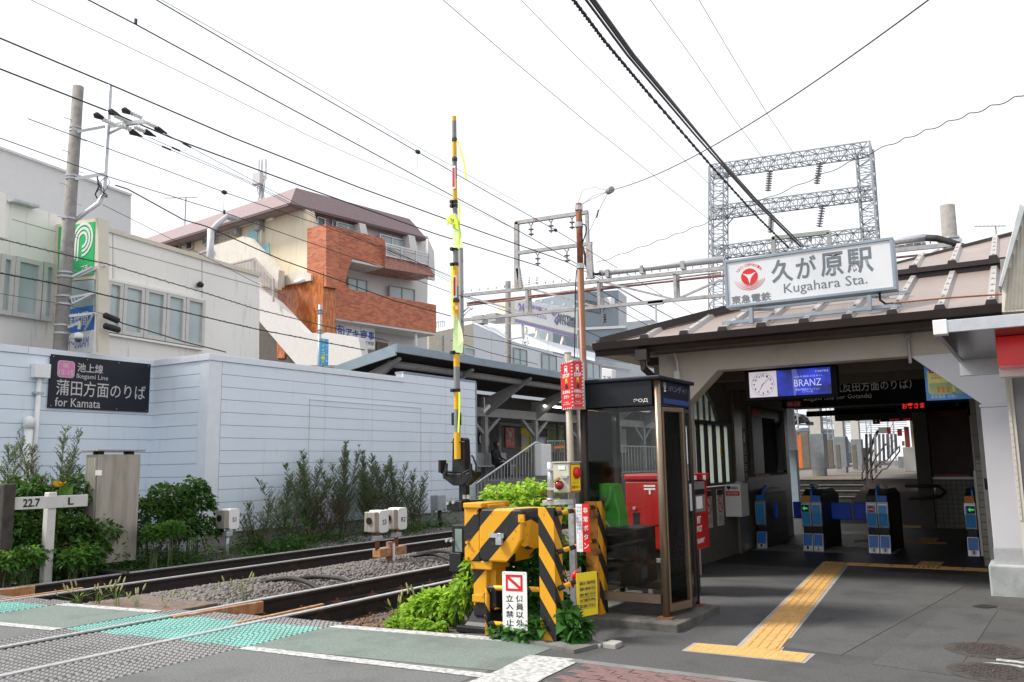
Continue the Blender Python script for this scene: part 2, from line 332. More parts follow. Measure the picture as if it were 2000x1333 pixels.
def brickmat(name, c1, c2, mortar, w, h, rot=0., gloss=.45, axis='x', mort=.006, off=.5):
    m = bpy.data.materials.new(name); m.use_nodes = True; n = m.node_tree; L = n.links.new; b = n.nodes['Principled BSDF']
    g = n.nodes.new('ShaderNodeNewGeometry'); sp = n.nodes.new('ShaderNodeSeparateXYZ'); L(g.outputs['Position'], sp.inputs[0])
    ad = n.nodes.new('ShaderNodeMath'); ad.operation = 'ADD'; L(sp.outputs['X'], ad.inputs[0]); L(sp.outputs['Y'], ad.inputs[1])
    cb = n.nodes.new('ShaderNodeCombineXYZ')
    if rot: L(sp.outputs['Z'], cb.inputs[0]); L(ad.outputs[0], cb.inputs[1])
    elif axis == 'z': L(sp.outputs['X'], cb.inputs[0]); L(sp.outputs['Y'], cb.inputs[1])
    else: L(ad.outputs[0], cb.inputs[0]); L(sp.outputs['Z'], cb.inputs[1])
    br = n.nodes.new('ShaderNodeTexBrick'); L(cb.outputs[0], br.inputs['Vector']); br.offset = off
    br.inputs['Color1'].default_value = (*c1, 1); br.inputs['Color2'].default_value = (*c2, 1); br.inputs['Mortar'].default_value = (*mortar, 1)
    br.inputs['Scale'].default_value = 1; br.inputs['Mortar Size'].default_value = mort; br.inputs['Brick Width'].default_value = w; br.inputs['Row Height'].default_value = h
    nz = n.nodes.new('ShaderNodeTexNoise'); nz.inputs['Scale'].default_value = .8; L(g.outputs['Position'], nz.inputs['Vector'])
    hv = n.nodes.new('ShaderNodeHueSaturation'); ml = n.nodes.new('ShaderNodeMath'); ml.operation = 'MULTIPLY_ADD'; ml.inputs[1].default_value = .35; ml.inputs[2].default_value = .85
    L(nz.outputs['Fac'], ml.inputs[0]); L(ml.outputs[0], hv.inputs['Value']); L(br.outputs['Color'], hv.inputs['Color']); L(hv.outputs[0], b.inputs['Base Color'])
    bp = n.nodes.new('ShaderNodeBump'); bp.inputs['Strength'].default_value = .5; bp.inputs['Distance'].default_value = .01; bp.invert = True
    L(br.outputs['Fac'], bp.inputs['Height']); L(bp.outputs[0], b.inputs['Normal']); b.inputs['Roughness'].default_value = gloss
    return m
M['brick'] = brickmat('apartment_brick', (.60,.17,.06), (.36,.07,.025), (.42,.25,.17), .26, .085, gloss=.45)
M['vbrick'] = brickmat('apartment_tile_vertical', (.62,.20,.03), (.34,.06,.015), (.30,.12,.05), .26, .09, rot=1, gloss=.25)
M['pinktile'] = brickmat('pink_tile', (.5,.2,.15), (.34,.12,.09), (.42,.3,.25), .12, .1, gloss=.5)
M['tile'] = brickmat('beige_wall_tile', (.30,.28,.22), (.26,.24,.19), (.13,.12,.1), .1, .1, gloss=.35, off=0, mort=.008)
M['plainblock'] = brickmat('large_wall_tile', (.16,.14,.10), (.14,.12,.085), (.06,.055,.045), .6, .3, gloss=.4, off=0, mort=.006)
M['shaded_floortile'] = brickmat('shaded_station_floor', (.03,.027,.024), (.036,.031,.027), (.015,.014,.013), .3, .3, gloss=.5, axis='z', off=0, mort=.006)  # near-black tile colour carries the shade under the station roof
# rubber crossing surface: grey panels with the pedestrian way painted teal across them
def rubbermat():
    m = bpy.data.materials.new('crossing_rubber'); m.use_nodes = True; n = m.node_tree; L = n.links.new; b = n.nodes['Principled BSDF']
    g = n.nodes.new('ShaderNodeNewGeometry'); sp = n.nodes.new('ShaderNodeSeparateXYZ'); L(g.outputs['Position'], sp.inputs[0])
    def M_(op, a, c, d=None):
        k = n.nodes.new('ShaderNodeMath'); k.operation = op
        for i, q in enumerate((a, c, d)):
            if q is None: continue
            if isinstance(q, (int, float)): k.inputs[i].default_value = q
            else: L(q, k.inputs[i])
        return k.outputs[0]
    nz = n.nodes.new('ShaderNodeTexNoise'); nz.inputs['Scale'].default_value = 9; L(g.outputs['Position'], nz.inputs['Vector'])
    yy = M_('MULTIPLY_ADD', nz.outputs['Fac'], .06, sp.outputs['Y'])
    t = M_('MULTIPLY_ADD', sp.outputs['X'], -.115, yy)          # y - .115 x : the way runs slightly askew
    a = M_('GREATER_THAN', t, 5.86); c = M_('LESS_THAN', t, 6.80)
    teal = M_('MULTIPLY', a, c)
    rp = n.nodes.new('ShaderNodeMix'); rp.data_type = 'RGBA'; rp.inputs['A'].default_value = (.115,.112,.115,1); rp.inputs['B'].default_value = (.085,.27,.235,1)
    L(teal, rp.inputs['Factor'])
    n2 = n.nodes.new('ShaderNodeTexNoise'); n2.inputs['Scale'].default_value = 2.2; n2.inputs['Detail'].default_value = 8; L(g.outputs['Position'], n2.inputs['Vector'])
    hv = n.nodes.new('ShaderNodeHueSaturation'); L(M_('MULTIPLY_ADD', n2.outputs['Fac'], 1.0, .5), hv.inputs['Value']); L(rp.outputs['Result'], hv.inputs['Color']); L(hv.outputs[0], b.inputs['Base Color'])
    b.inputs['Roughness'].default_value = .55; return m
M['crossrub'] = rubbermat()
def cabinetmat():
    m = bpy.data.materials.new('stainless_cabinet'); m.use_nodes = True; n = m.node_tree; L = n.links.new; b = n.nodes['Principled BSDF']
    g = n.nodes.new('ShaderNodeNewGeometry'); mp = n.nodes.new('ShaderNodeMapping'); mp.inputs['Scale'].default_value = (3, 5, .9); L(g.outputs['Position'], mp.inputs['Vector'])
    w = n.nodes.new('ShaderNodeTexWave'); w.inputs['Scale'].default_value = 1.3; w.inputs['Distortion'].default_value = 6; w.inputs['Detail'].default_value = 2; L(mp.outputs[0], w.inputs['Vector'])
    rp = n.nodes.new('ShaderNodeValToRGB'); rp.color_ramp.elements[0].color = (.34,.31,.26,1); rp.color_ramp.elements[1].color = (.44,.41,.36,1); L(w.outputs['Fac'], rp.inputs['Fac'])
    L(rp.outputs[0], b.inputs['Base Color']); b.inputs['Metallic'].default_value = .35; b.inputs['Roughness'].default_value = .42; return m
M['cabinet'] = cabinetmat()
def stripemat(name, period=.2, flip=1, cx=1, cy=0, off=0., yel=(.72,.34,.008)):
    "black and yellow hazard paint, bands at 45 degrees on upright faces"
    m = bpy.data.materials.new(name); m.use_nodes = True; n = m.node_tree; L = n.links.new; b = n.nodes['Principled BSDF']
    g = n.nodes.new('ShaderNodeNewGeometry'); sp = n.nodes.new('ShaderNodeSeparateXYZ'); L(g.outputs['Position'], sp.inputs[0])
    def M_(op, a, c, d=None):
        k = n.nodes.new('ShaderNodeMath'); k.operation = op
        for i, q in enumerate((a, c, d)):
            if q is None: continue
            if isinstance(q, (int, float)): k.inputs[i].default_value = q
            else: L(q, k.inputs[i])
        return k.outputs[0]
    s = M_('MULTIPLY_ADD', sp.outputs['X'], cx, M_('MULTIPLY_ADD', sp.outputs['Y'], cy, off)); s = M_('MULTIPLY_ADD', s, flip, sp.outputs['Z'])
    f = M_('GREATER_THAN', M_('FRACT', M_('DIVIDE', s, period), 0), .5)
    nz = n.nodes.new('ShaderNodeTexNoise'); nz.inputs['Scale'].default_value = 13; nz.inputs['Detail'].default_value = 8; nz.inputs['Roughness'].default_value = .7; L(g.outputs['Position'], nz.inputs['Vector'])
    r = n.nodes.new('ShaderNodeValToRGB'); r.color_ramp.elements[0].position = .6; r.color_ramp.elements[1].position = .68; L(nz.outputs['Fac'], r.inputs['Fac'])
    mx = n.nodes.new('ShaderNodeMix'); mx.data_type = 'RGBA'; mx.inputs['A'].default_value = (*yel, 1); mx.inputs['B'].default_value = (.012,.012,.013,1); L(f, mx.inputs['Factor'])
    m2 = n.nodes.new('ShaderNodeMix'); m2.data_type = 'RGBA'; m2.inputs['B'].default_value = (.13,.045,.015,1); L(r.outputs[0], m2.inputs['Factor']); L(mx.outputs['Result'], m2.inputs['A'])
    L(m2.outputs['Result'], b.inputs['Base Color']); b.inputs['Roughness'].default_value = .45; return m
def glassmat(name, tint=(.8,.82,.8), refl=.12):
    m = bpy.data.materials.new(name); m.use_nodes = True; n = m.node_tree; L = n.links.new
    n.nodes.remove(n.nodes['Principled BSDF']); o = n.nodes['Material Output']
    t = n.nodes.new('ShaderNodeBsdfTransparent'); t.inputs[0].default_value = (*tint, 1)
    g = n.nodes.new('ShaderNodeBsdfGlossy'); g.inputs['Roughness'].default_value = .03; g.inputs['Color'].default_value = (.9,.9,.9,1)
    fr = n.nodes.new('ShaderNodeFresnel'); fr.inputs[0].default_value = 1.28
    x = n.nodes.new('ShaderNodeMixShader'); L(fr.outputs[0], x.inputs[0]); L(t.outputs[0], x.inputs[1]); L(g.outputs[0], x.inputs[2]); L(x.outputs[0], o.inputs['Surface']); return m
def frosted(name, col, tr):
    m = leafmat(name, col, col, tr); a = [n for n in m.node_tree.nodes if n.type == 'HUE_SAT'][0]; a.inputs['Value'].default_value = 1.0; a.inputs['Hue'].default_value = .5
    m.node_tree.nodes['Principled BSDF'].inputs['Roughness'].default_value = .12; m.node_tree.nodes['Principled BSDF'].inputs['Specular IOR Level'].default_value = .8; return m
M['frosted'] = frosted('frosted_glass', (.62,.66,.62), .75)
M['booth_glass'] = glassmat('booth_glass', (.95,.96,.95))
# ================================================================ ground, road, tracks
def edge_y(x, k): return k+.115*x
def sheet(name, pts, z, m, th=.3):
    mb = MB(); mb.prism([(x, y, z-th) for x, y in pts], (0,0,th)); o = mb.build(name, m); return struct(o)
def band(x0, x1, k0, k1, n=1):  # quad of the road between two skewed lines
    return [(x0, edge_y(x0, k0)), (x1, edge_y(x1, k0)), (x1, edge_y(x1, k1)), (x0, edge_y(x0, k1))]
RA, RB = (-6.71, -7.79), (-10.53, -11.61)
mb = MB(); mb.add([(-400,-300,-.4),(400,-300,-.4),(400,700,-.4),(-400,700,-.4)], [(0,1,2,3)]); struct(mb.build('ground', M['grit']))
# trackbed: shaped ballast surface
xs = [-30, -14.2, -12.6, -11.9, -11.5, -10.6, -10.2, -9.6, -8.7, -8.05, -7.7, -6.8, -6.45, -5.8, -4.9, -3.78]
zs = [-.02, -.05, -.06, -.15, -.25, -.25, -.15, -.06, -.05, -.14, -.25, -.25, -.16, -.12, -.06, -.04]
def bed_z(x): return float(np.interp(x, xs, zs))
mb = MB(); ys = [4.0+1.2*i for i in range(60)]+[90, 200]
gx = [x for i in range(len(xs)-1) for x in np.linspace(xs[i], xs[i+1], 4)[:-1]]+[xs[-1]]
vs = []; 
for y in ys:
    for x in gx: vs.append((x, y, bed_z(x)+random.uniform(-.012, .012)))
nx = len(gx); mb.add(vs, [(j*nx+i, j*nx+i+1, (j+1)*nx+i+1, (j+1)*nx+i) for j in range(len(ys)-1) for i in range(nx-1)])
struct(mb.build('trackbed', M['grit'], smooth=True))
for x0, x1, nm in ((-40, -12.4, 'road'), (-9.7, -8.15, 'road'), (-5.9, -3.6, 'road')):
    sheet(nm, [(x0, -12), (x1, -12), (x1, edge_y(x1, 6.97)), (x0, edge_y(x0, 6.97))], 0, M['asphalt'])
sheet('road', [(-3.6, -12), (30, -12), (30, 5.0), (-3.6, 5.0)], 0, M['asphalt'])
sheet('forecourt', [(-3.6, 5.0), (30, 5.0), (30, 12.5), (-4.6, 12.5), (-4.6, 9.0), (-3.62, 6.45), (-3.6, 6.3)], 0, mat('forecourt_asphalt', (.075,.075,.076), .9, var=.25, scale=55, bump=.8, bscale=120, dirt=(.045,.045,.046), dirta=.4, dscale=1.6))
sheet('shaded_station_floor', [(-4.55, 12.5), (4, 12.5), (4, 14.0), (4, 30), (-5.6, 30), (-5.6, 14.0), (-4.55, 14.0)], 0, M['shaded_floortile'], .2)  # near-black floor brought forward; roof shade is put into its colour
def flat(name, pts, m, z=.004, cat=None, label=None):
    mb = MB(); mb.prism([(x, y, z-.003) for x, y in pts], (0,0,.003)); o = mb.build(name, m); o['kind'] = 'structure'; return o
for x0, x1 in ((-9.68, -8.17), (-5.88, -3.55), (-20, -12.42)):
    flat('green_path', band(x0, x1, 5.84, 6.80), M['green_path'], .004)
    flat('white_line', band(x0, min(x1, -3.85), 6.80, 6.93), M['paint'], .006)
    if x1 > -4: flat('white_line', [(-5.88, edge_y(-5.88, 5.73)), (-3.5, edge_y(-3.5, 5.62)), (-3.5, edge_y(-3.5, 5.74)), (-5.88, edge_y(-5.88, 5.85))], M['paint'], .006)
    else: flat('white_line', band(x0, x1, 5.72, 5.84), M['paint'], .006)
flat('white_stop_line', [(-3.56, 4.6), (-3.05, 4.9), (-3.12, 5.42), (-3.14, 6.03), (-3.58, 5.98), (-3.52, 5.3)], M['paint'], .007)
flat('white_stop_line', [(-.42, 7.42), (.5, 7.3), (.5, 7.38), (-.42, 7.49)], M['paint'], .007)
flat('white_stop_line', [(-.36+.13*math.cos(t)*(1+.2*math.sin(3*t)), 7.27+.07*math.sin(t)) for t in np.linspace(0, 6.1, 14)], M['paint'], .007)
# asphalt repair seams on the forecourt
for pts in ([(-2.0, 7.2), (-1.35, 11.4)], [(-1.2, 6.9), (-.95, 9.8)]):
    (xa, ya), (xb, yb) = pts; flat('asphalt_patch', [(xa, ya), (xa+.55, ya-.1), (xb+.45, yb), (xb, yb)], mat('asphalt_newer', (.082,.082,.083), .92, var=.25, scale=55, bump=.8, bscale=120, dirt=(.055,.055,.056), dirta=.4, dscale=2), .0035)
# broken kerb and asphalt lip by the fence corner
mb = MB()
for i in range(7):
    x = -3.98+i*.13; mb.prism([(x, edge_y(x, 6.9)-.02, -.02), (x+.125, edge_y(x, 6.9)-.03, -.02), (x+.12, edge_y(x, 7.02), -.02), (x+.01, edge_y(x, 7.03), -.02)], (0,0,.045+.02*random.random()))
o = mb.build('kerb', M['concrete'], bevel=.01); struct(o)
sheet('concrete_footing', [(-3.95, 6.4), (-3.3, 6.2), (-3.22, 6.55), (-3.55, 6.75), (-3.9, 6.7)], .03, M['dconcrete'], .1)
M['fasten'] = mat('rusty_fastening', (.16,.075,.045), .85, var=.4, scale=20)
# rails -------------------------------------------------------------
def railprof(x, z): return [(x-.065, z-.20), (x+.065, z-.20), (x+.065, z-.19), (x+.014, z-.17), (x+.014, z-.045), (x+.034, z-.036), (x+.034, z-.004), (x-.034, z-.004), (x-.034, z-.036), (x-.014, z-.045), (x-.014, z-.17), (x-.065, z-.19)]
def track(xs2, label, y_end=75):
    t = thing('railway_track', label, 'railway track', (sum(xs2)/2, 6, -.15), 'railway tracks beside the platforms')
    for x in xs2:
        mb = MB(); mb.prism([(a, -12, b) for a, b in railprof(x, .008)], (0, y_end+12, 0)); r = mb.build('rail', M['rail'], t)
        mb = MB(); mb.box(x-.035, -12, .0, x+.035, y_end, .014); mb.build('rail_head', M['railtop'], r)
    mb = MB(); cx = sum(xs2)/2; mb.box(-1.05, -.11, -.14, 1.05, .11, 0); me = mb.mesh('sleeper', M['sleeper'])
    mf = MB()
    for s in (-1, 1):
        for q in (-1, 1):
            pass
    mf.box(-.04, -.05, -.005, .04, .05, .025); mf.cyl((0, 0, .02), (0, 0, .06), .018, n=6); mef = mf.mesh('rail_clip', M['fasten'])
    for i in range(30):
        y = 6.95+(i*.62)+random.uniform(-.03, .03)
        s_ = link('sleeper', me, t, loc=(cx, y, -.19), bevel=0)
        for q in (-.64, -.44, .44, .64): f_ = bpy.data.objects.new('rail_clip', mef); COL.objects.link(f_); f_.parent = s_; f_.location = (q, 0, 0)
    for k, x in enumerate(xs2):    # rusty flared ends of the check rails
        side = 1 if k == 1 else -1
        y0 = edge_y(x, 7.0)
        if k == 0: mb = MB(); mb.bar((x-.13, y0-.4, -.03), (x-.17, y0+.85, -.03), .05, .09); mb.build('check_rail_end', M['orange_rust'], t, bevel=.008)
        else: mb = MB(); mb.bar((x+.13, y0-.35, -.04), (x+.2, y0+.75, -.04), .05, .13); mb.build('check_rail_end', M['orange_rust'], t, bevel=.008)
    return t
track(RA, 'rusty railway track nearer the camera running past the striped barrier box', 26)
track(RB, 'railway track farther back along the foot of the white panel wall')
# rubber crossing panels: one slab per piece, each with its rows of studs
cr = thing('rubber_crossing', 'grey and teal studded rubber crossing surface between the rails', 'rubber crossing', (-8.9, 3, 0))
def rub(w, l):
    mb = MB(); g = .006
    mb.box(g, g, -.14, w-g, l-g, -.004)
    nx, ny = max(2, int(w/.052)), int(l/.062)
    for i in range(nx):
        for j in range(ny):
            x = (i+.5)*w/nx; y = (j+.5)*l/ny; a, b = w/nx*.44, l/ny*.36
            bs = len(mb.v); mb.add([(x-a, y-b, -.004), (x+a, y-b, -.004), (x+a, y+b, -.004), (x-a, y+b, -.004), (x-a*.8, y-b*.55, .006), (x+a*.8, y-b*.55, .006), (x+a*.8, y+b*.55, .006), (x-a*.8, y+b*.55, .006)],
              [(4,5,6,7),(0,1,5,4),(1,2,6,5),(2,3,7,6),(3,0,4,7)])
    return mb.mesh('rubber_panel', M['crossrub'])
for off in (0, -3.82):
    L_ = .66
    for (x0, w) in ((-8.15+off, .322), (-7.70+off, .46), (-7.24+off, .46), (-6.672+off, .385), (-6.287+off, .387)):
        me = rub(w, L_)
        yend = edge_y(x0+w/2, 7.08)
        for j in range(8 if off == 0 else 5):
            link('rubber_panel', me, cr, loc=(x0, yend-(j+1)*L_, 0))
# red interlocking pavers
pv = thing('block_paving', 'dull red interlocking block paving in front of the yellow tactile tiles', 'paving', (-2, 5.5, 0))
def paver():
    mb = MB(); w, h = .2, .1; zz = [(0,0),(.05,.012),(.1,0),(.15,-.012),(.2,0)]
    lo = [(a+.003*(1 if a == 0 else -1 if a == .2 else 0), b+.003) for a, b in zz]; hi = [(a+.003*(1 if a == 0 else -1 if a == .2 else 0), b+h-.003) for a, b in zz][::-1]
    mb.prism([(a, b, -.05) for a, b in lo+hi], (0,0,.056)); return mb.mesh('paver', M['paver'])
pm = paver()
for j in range(11):
    for i in range(14):
        x = -3.06+i*.2+(.1 if j % 2 else 0); y = 5.83-j*.1
        if x+.12*(5.9-y)*0 < -3.05 and j % 2 == 0 and False: continue
        link('paver', pm, pv, loc=(x+random.uniform(-.002, .002), y, random.uniform(-.002, .003)))
sheet('forecourt_edge', [(-3.2, 5.925), (.6, 5.925), (.6, 6.02), (-3.2, 6.02)], .008, M['dconcrete'], .1)
# tactile tiles
def tilemesh(kind):
    mb = MB(); mb.box(-.149, -.149, -.02, .149, .149, .006)
    if kind == 'bar':
        for i in range(4):
            x = -.11+i*.0735; mb.prism([(x-.017, -.13, .006), (x+.017, -.13, .006), (x+.010, -.13, .012), (x-.010, -.13, .012)], (0, .26, 0))
    else:
        for i in range(5):
            for j in range(5): mb.cyl((-.116+i*.058, -.116+j*.058, .006), (-.116+i*.058, -.116+j*.058, .012), .013, .008, n=6)
    return mb.mesh('tactile_tile', M['tactile'])
TB, TD = tilemesh('bar'), tilemesh('dot')
tp = thing('tactile_paving', 'yellow tactile guiding tiles leading across the asphalt to the ticket gates', 'tactile paving', (-2.1, 7, 0))
def tt(me, x, y, rot=0):
    o = link('tactile_tile', me, tp, loc=(x, y, random.uniform(0, .0015))); o.rotation_euler.z = rot
for x in (-2.41, -2.11, -1.81): tt(TD, x-.0, 6.87+.03*(x+2.1), .03)
ang = math.atan2(.62, 5.95)
for i in range(20):
    y = 7.18+i*.2995; x = -2.07-(y-7.18)*.104; tt(TB, x, y, ang)
tt(TD, -2.69, 13.15, 0)
for i in range(7): tt(TB if i != 3 else TD, -2.38+i*.3, 13.15, R(90))
tt(TB, -1.48, 13.45, 0); tt(TB, -1.48, 13.75, 0)
for i in range(5): tt(TB, -2.9+i*.3, 16.9, R(90))
for i in range(3): tt(TB, -1.9, 17.2+.3*i, 0)
for i in range(4): tt(TD, -2.6+i*.3, 20.6, 0)
flat('tile_bedding', [(-2.585, 6.69), (-1.63, 6.71), (-1.63, 7.05), (-1.89, 7.06), (-2.5, 13.36), (-2.88, 13.32), (-2.25, 7.06), (-2.6, 7.02)], M['concrete'], .003)
# manhole covers
def manhole(cx, cy, r, label):
    t = thing('manhole_cover', label, 'manhole cover', (cx, cy, 0), 'round manhole covers in the asphalt')
    mb = MB(); mb.lathe((cx, cy, 0), [(r, -.02), (r, .006), (r-.03, .008)], n=40); mb.build('rim', M['rust2'], t)
    mb = MB(); mb.lathe((cx, cy, 0), [(r-.035, -.02), (r-.035, .009)], n=40)
    k = int(r/.05)
    for i in range(-k, k+1):
        for j in range(-k, k+1):
            x, y = i*.05+(.025 if j % 2 else 0), j*.05
            if x*x+y*y < (r-.07)**2: mb.box(cx+x-.017, cy+y-.012, .009, cx+x+.017, cy+y+.012, .015)
    mb.build('cover_plate', M['rust2'], t)
    f = Fr((cx-.05, cy-.05, .012), (1,0,0), (0,1,0)); text(f, '下', (0, 0, .1, .1), M['rust3'], t, c=.004, name='emblem')
M['rust2'] = mat('cast_iron', (.075,.065,.06), .7, .3, var=.3, scale=30); M['rust3'] = mat('cast_iron_red', (.13,.08,.075), .7, .3)
manhole(-.5, 7.78, .30, 'round cast iron manhole cover right of the tactile path')
manhole(-.42, 7.02, .30, 'round manhole cover nearer the camera beside the white road mark')
mb = MB(); mb.prism([(-.62+.1*math.cos(t)*(1+.3*math.sin(2*t)), 10.0+.12*math.sin(t), .001) for t in np.linspace(0, 6, 12)], (0,0,.004)); struct(mb.build('asphalt_stain', M['rubber']))
def crack(x, y, dx, dy, n, w_=.006):
    mb = MB(); L_, R_ = [], []
    for i in range(n):
        L_.append((x-w_*random.uniform(.3, 1), y, .0045)); R_.append((x+w_*random.uniform(.3, 1), y+w_*.5, .0045)); x += dx*random.uniform(.3, 1.5)+random.uniform(-.03, .03); y += dy*random.uniform(.5, 1.3)
    mb.add(L_+R_, [(i, n+i, n+i+1, i+1) for i in range(n-1)]); struct(mb.build('asphalt_crack', M['rubber']))
for a in ((-3.0, 7.0, .06, .03, 12, .003), (-4.9, 4.6, .09, .07, 14, .003), (-1.9, 10.2, .10, .05, 14, .003)): crack(*a)
# ballast stones ----------------------------------------------------
def ico():
    t = (1+5**.5)/2; v = np.array([(-1,t,0),(1,t,0),(-1,-t,0),(1,-t,0),(0,-1,t),(0,1,t),(0,-1,-t),(0,1,-t),(t,0,-1),(t,0,1),(-t,0,-1),(-t,0,1)], float)
    f = np.array([(0,11,5),(0,5,1),(0,1,7),(0,7,10),(0,10,11),(1,5,9),(5,11,4),(11,10,2),(10,7,6),(7,1,8),(3,9,4),(3,4,2),(3,2,6),(3,6,8),(3,8,9),(4,9,5),(2,4,11),(6,2,10),(8,6,7),(9,8,1)])
    return v/np.linalg.norm(v[0]), f
IV, IF = ico()
def stones(name, n, xr, yr, size, m, zf, label, cat, pw=1.0):
    x = rng.uniform(*xr, n); y = yr[0]+(yr[1]-yr[0])*rng.uniform(0, 1, n)**pw
    z = np.array([zf(a) for a in x]); s = size*rng.uniform(.55, 1.35, n)
    sc = rng.uniform(.6, 1.25, (n, 1, 3)); V = IV[None]*sc*(1+rng.uniform(-.22, .22, (n, 12, 1)))*s[:, None, None]
    a = rng.uniform(0, 6.28, n); c, q = np.cos(a)[:, None], np.sin(a)[:, None]; b = rng.uniform(-1, 1, n); cb, qb = np.cos(b)[:, None], np.sin(b)[:, None]
    X, Y, Z = V[..., 0].copy(), V[..., 1].copy(), V[..., 2].copy(); Y, Z = Y*cb-Z*qb, Y*qb+Z*cb; X, Y = X*c-Y*q, X*q+Y*c
    V = np.stack([X+x[:, None], Y+y[:, None], Z+z[:, None]+s[:, None]*.25], -1).reshape(-1, 3)
    F = (IF[None]+(np.arange(n)*12)[:, None, None]).reshape(-1, 3)
    o = link(name, npmesh(name, V, F, m)); o['kind'] = 'stuff'; o['label'] = label; return o
stones('ballast', 17000, (-10.2, -8.0), (6.3, 30), .026, M['stone'], bed_z, 'grey ballast stones heaped between the two railway tracks', 'ballast', 1.6)
M['stone_rusty'] = mat('ballast_rusty', (.17,.10,.065), .95, var=.35, scale=9, dirt=(.1,.09,.08), dirta=.4)
stones('ballast', 9000, (-7.7, -5.4), (6.6, 26), .024, M['stone_rusty'], bed_z, 'rust-stained ballast stones inside the nearer track', 'ballast', 1.5)
stones('ballast', 8000, (-11.6, -10.4), (6.3, 30), .026, M['stone_rusty'], bed_z, 'rusty ballast stones inside the farther track', 'ballast', 1.5)
stones('ballast', 15000, (-13.4, -11.8), (6.3, 30), .028, M['stone'], bed_z, 'grey ballast stones at the foot of the shrubs and white wall', 'ballast', 1.4)
# drainage lid slab by the crossing and cable hoses over the ballast
mb = MB(); mb.box(-9.55, 5.99, -.09, -8.2, 6.75, -.02); o = mb.build('concrete_trough_lid', M['sleeper'], bevel=.01); tag(o, 'brown concrete trough lid lying in the ballast beside the road edge', 'trough lid')
def hose(pts, r, label):
    P_ = [Vector(p) for p in pts]; out = []
    for i in range(len(P_)-1):
        a = P_[max(i-1, 0)]; b = P_[i]; c = P_[i+1]; d = P_[min(i+2, len(P_)-1)]
        for k in range(8):
            t = k/8; out.append(.5*((2*b)+(c-a)*t+(2*a-5*b+4*c-d)*t*t+(3*b-a-3*c+d)*t**3))
    out.append(P_[-1]); mb = MB(); mb.tube(out, r, 8); o = mb.build('cable_hose', M['rubber'], smooth=True); tag(o, label, 'hose', 'black corrugated hoses between the rails'); return o
hose([at(560,1134,z=-.02), at(620,1127,z=.0), at(670,1132,z=.0), at(690,1145,z=-.03)], .028, 'black hose curving over the ballast left of the check rail')
hose([at(500,1140,z=-.05), at(560,1130,z=.02), at(600,1138,z=.02), at(622,1152,z=-.05)], .032, 'lowest black hose in the ballast nearest the crossing')
hose([at(800,1088,z=-.03), at(840,1083,z=.03), at(875,1092,z=.02), at(905,1110,z=-.05)], .03, 'black hose arching beside the two signal repeaters')
hose([at(815,1082,z=-.03), at(860,1077,z=.03), at(905,1085,z=.02)], .03, 'ribbed black hose behind the arched one near the barrier')
hose([at(185,1122,z=-.03), at(215,1118,z=.02), at(250,1122,z=.0)], .035, 'short black hose end by the pale rock at the shrubs')
def rock(p, s, m, label):
    v = IV*np.array(s)*(1+rng.uniform(-.18, .18, (12, 1)))+np.array(p); o = link('rock', npmesh('rock', v, IF, m)); sub = o.modifiers.new('s', 'SUBSURF'); sub.levels = 1; sub.render_levels = 1; tag(o, label, 'rock', 'rocks beside the farther track')
rock(at(185,1112,z=-.02), (.22,.18,.12), M['dconcrete'], 'larger grey rock below the shrubs')
rock(at(213,1108,z=.0), (.11,.09,.08), M['concrete'], 'small pale rock right of the larger one')
# ================================================================ white panel wall (back side of the platform building)
WX = -13.6
f0 = at(410, 692, x=WX); f1 = at(929, 989, x=WX); YA, YB = f0.y, f1.y         # front wall from YA to YB
ystep = at(785, 730, x=WX).y; ZB, ZT, ZT2 = .36, 3.60, 3.90
XB = at(302, 706, y=YA).x                                                     # set-back wall plane
w = thing('panel_wall', 'long pale blue-white panel clad wall standing behind the tracks', 'wall', (WX, YA, 0))
def panels(fr, cuts, z0, z1, step, depth=.03):
    n = int(round((z1-z0)/step))
    for i in range(n):
        za, zb = z0+i*step, z0+(i+1)*step
        for a, b in zip(cuts[:-1], cuts[1:]):
            mb = MB(); fr.box(mb, a+.003, za+.004, b-.003, zb-.004, 0, depth); mb.build('panel', M['panel'], w, bevel=.003)
step = (ZT-ZB)/13
FRF = Fr((WX, YA, 0), (0,1,0)); cutpx = [631, 725, 868]
cuts = [.28]+[at(c, 850, x=WX).y-YA for c in cutpx]+[YB-YA]
panels(FRF, cuts, ZB, ZT, step)
mb = MB(); FRF.box(mb, ystep-YA, ZT+.004, cuts[3]-.003, ZT+.22, 0, .03); mb.build('panel', M['panel'], w, bevel=.003)
mb = MB(); FRF.box(mb, cuts[3]+.003, ZT+.004, YB-YA, ZT+.22, 0, .03); mb.build('panel', M['panel'], w, bevel=.003)
FRS = Fr((XB, YA, 0), (1,0,0)); panels(FRS, [.0, -.235+(WX-XB)], ZB, ZT-.0, step)
FRB = Fr((XB, YA-9, 0), (0,1,0)); panels(FRB, [0, 2.6, 5.9, 9.0], ZB, ZT, step)
mb = MB()
mb.box(WX-.2, YA+.02, -.3, WX-.002, YB, ZT); mb.box(XB-.2, YA-9, -.3, XB-.002, YA, ZT); mb.box(XB-.2, YA+.002, -.3, WX-.21, YA+.2, ZT)
mb.box(WX-.2, ystep, ZT, WX-.002, YB, ZT+.22); mb.build('wall_core', M['joint'], w)
mb = MB(); mb.box(WX-.23, YA-.038, ZB, WX+.038, YA+.27, ZT-.002); mb.build('corner_trim', M['trim'], w, bevel=.008)
mb = MB(); mb.box(WX-.26, YA-.06, ZT+.0, WX+.06, ystep+.02, ZT+.13); mb.build('coping', M['trim'], w, bevel=.008)
mb = MB(); mb.box(XB+.02, YA-.06, ZT+.0, WX-.262, YA+.24, ZT+.128); mb.build('coping', M['trim'], w, bevel=.008)
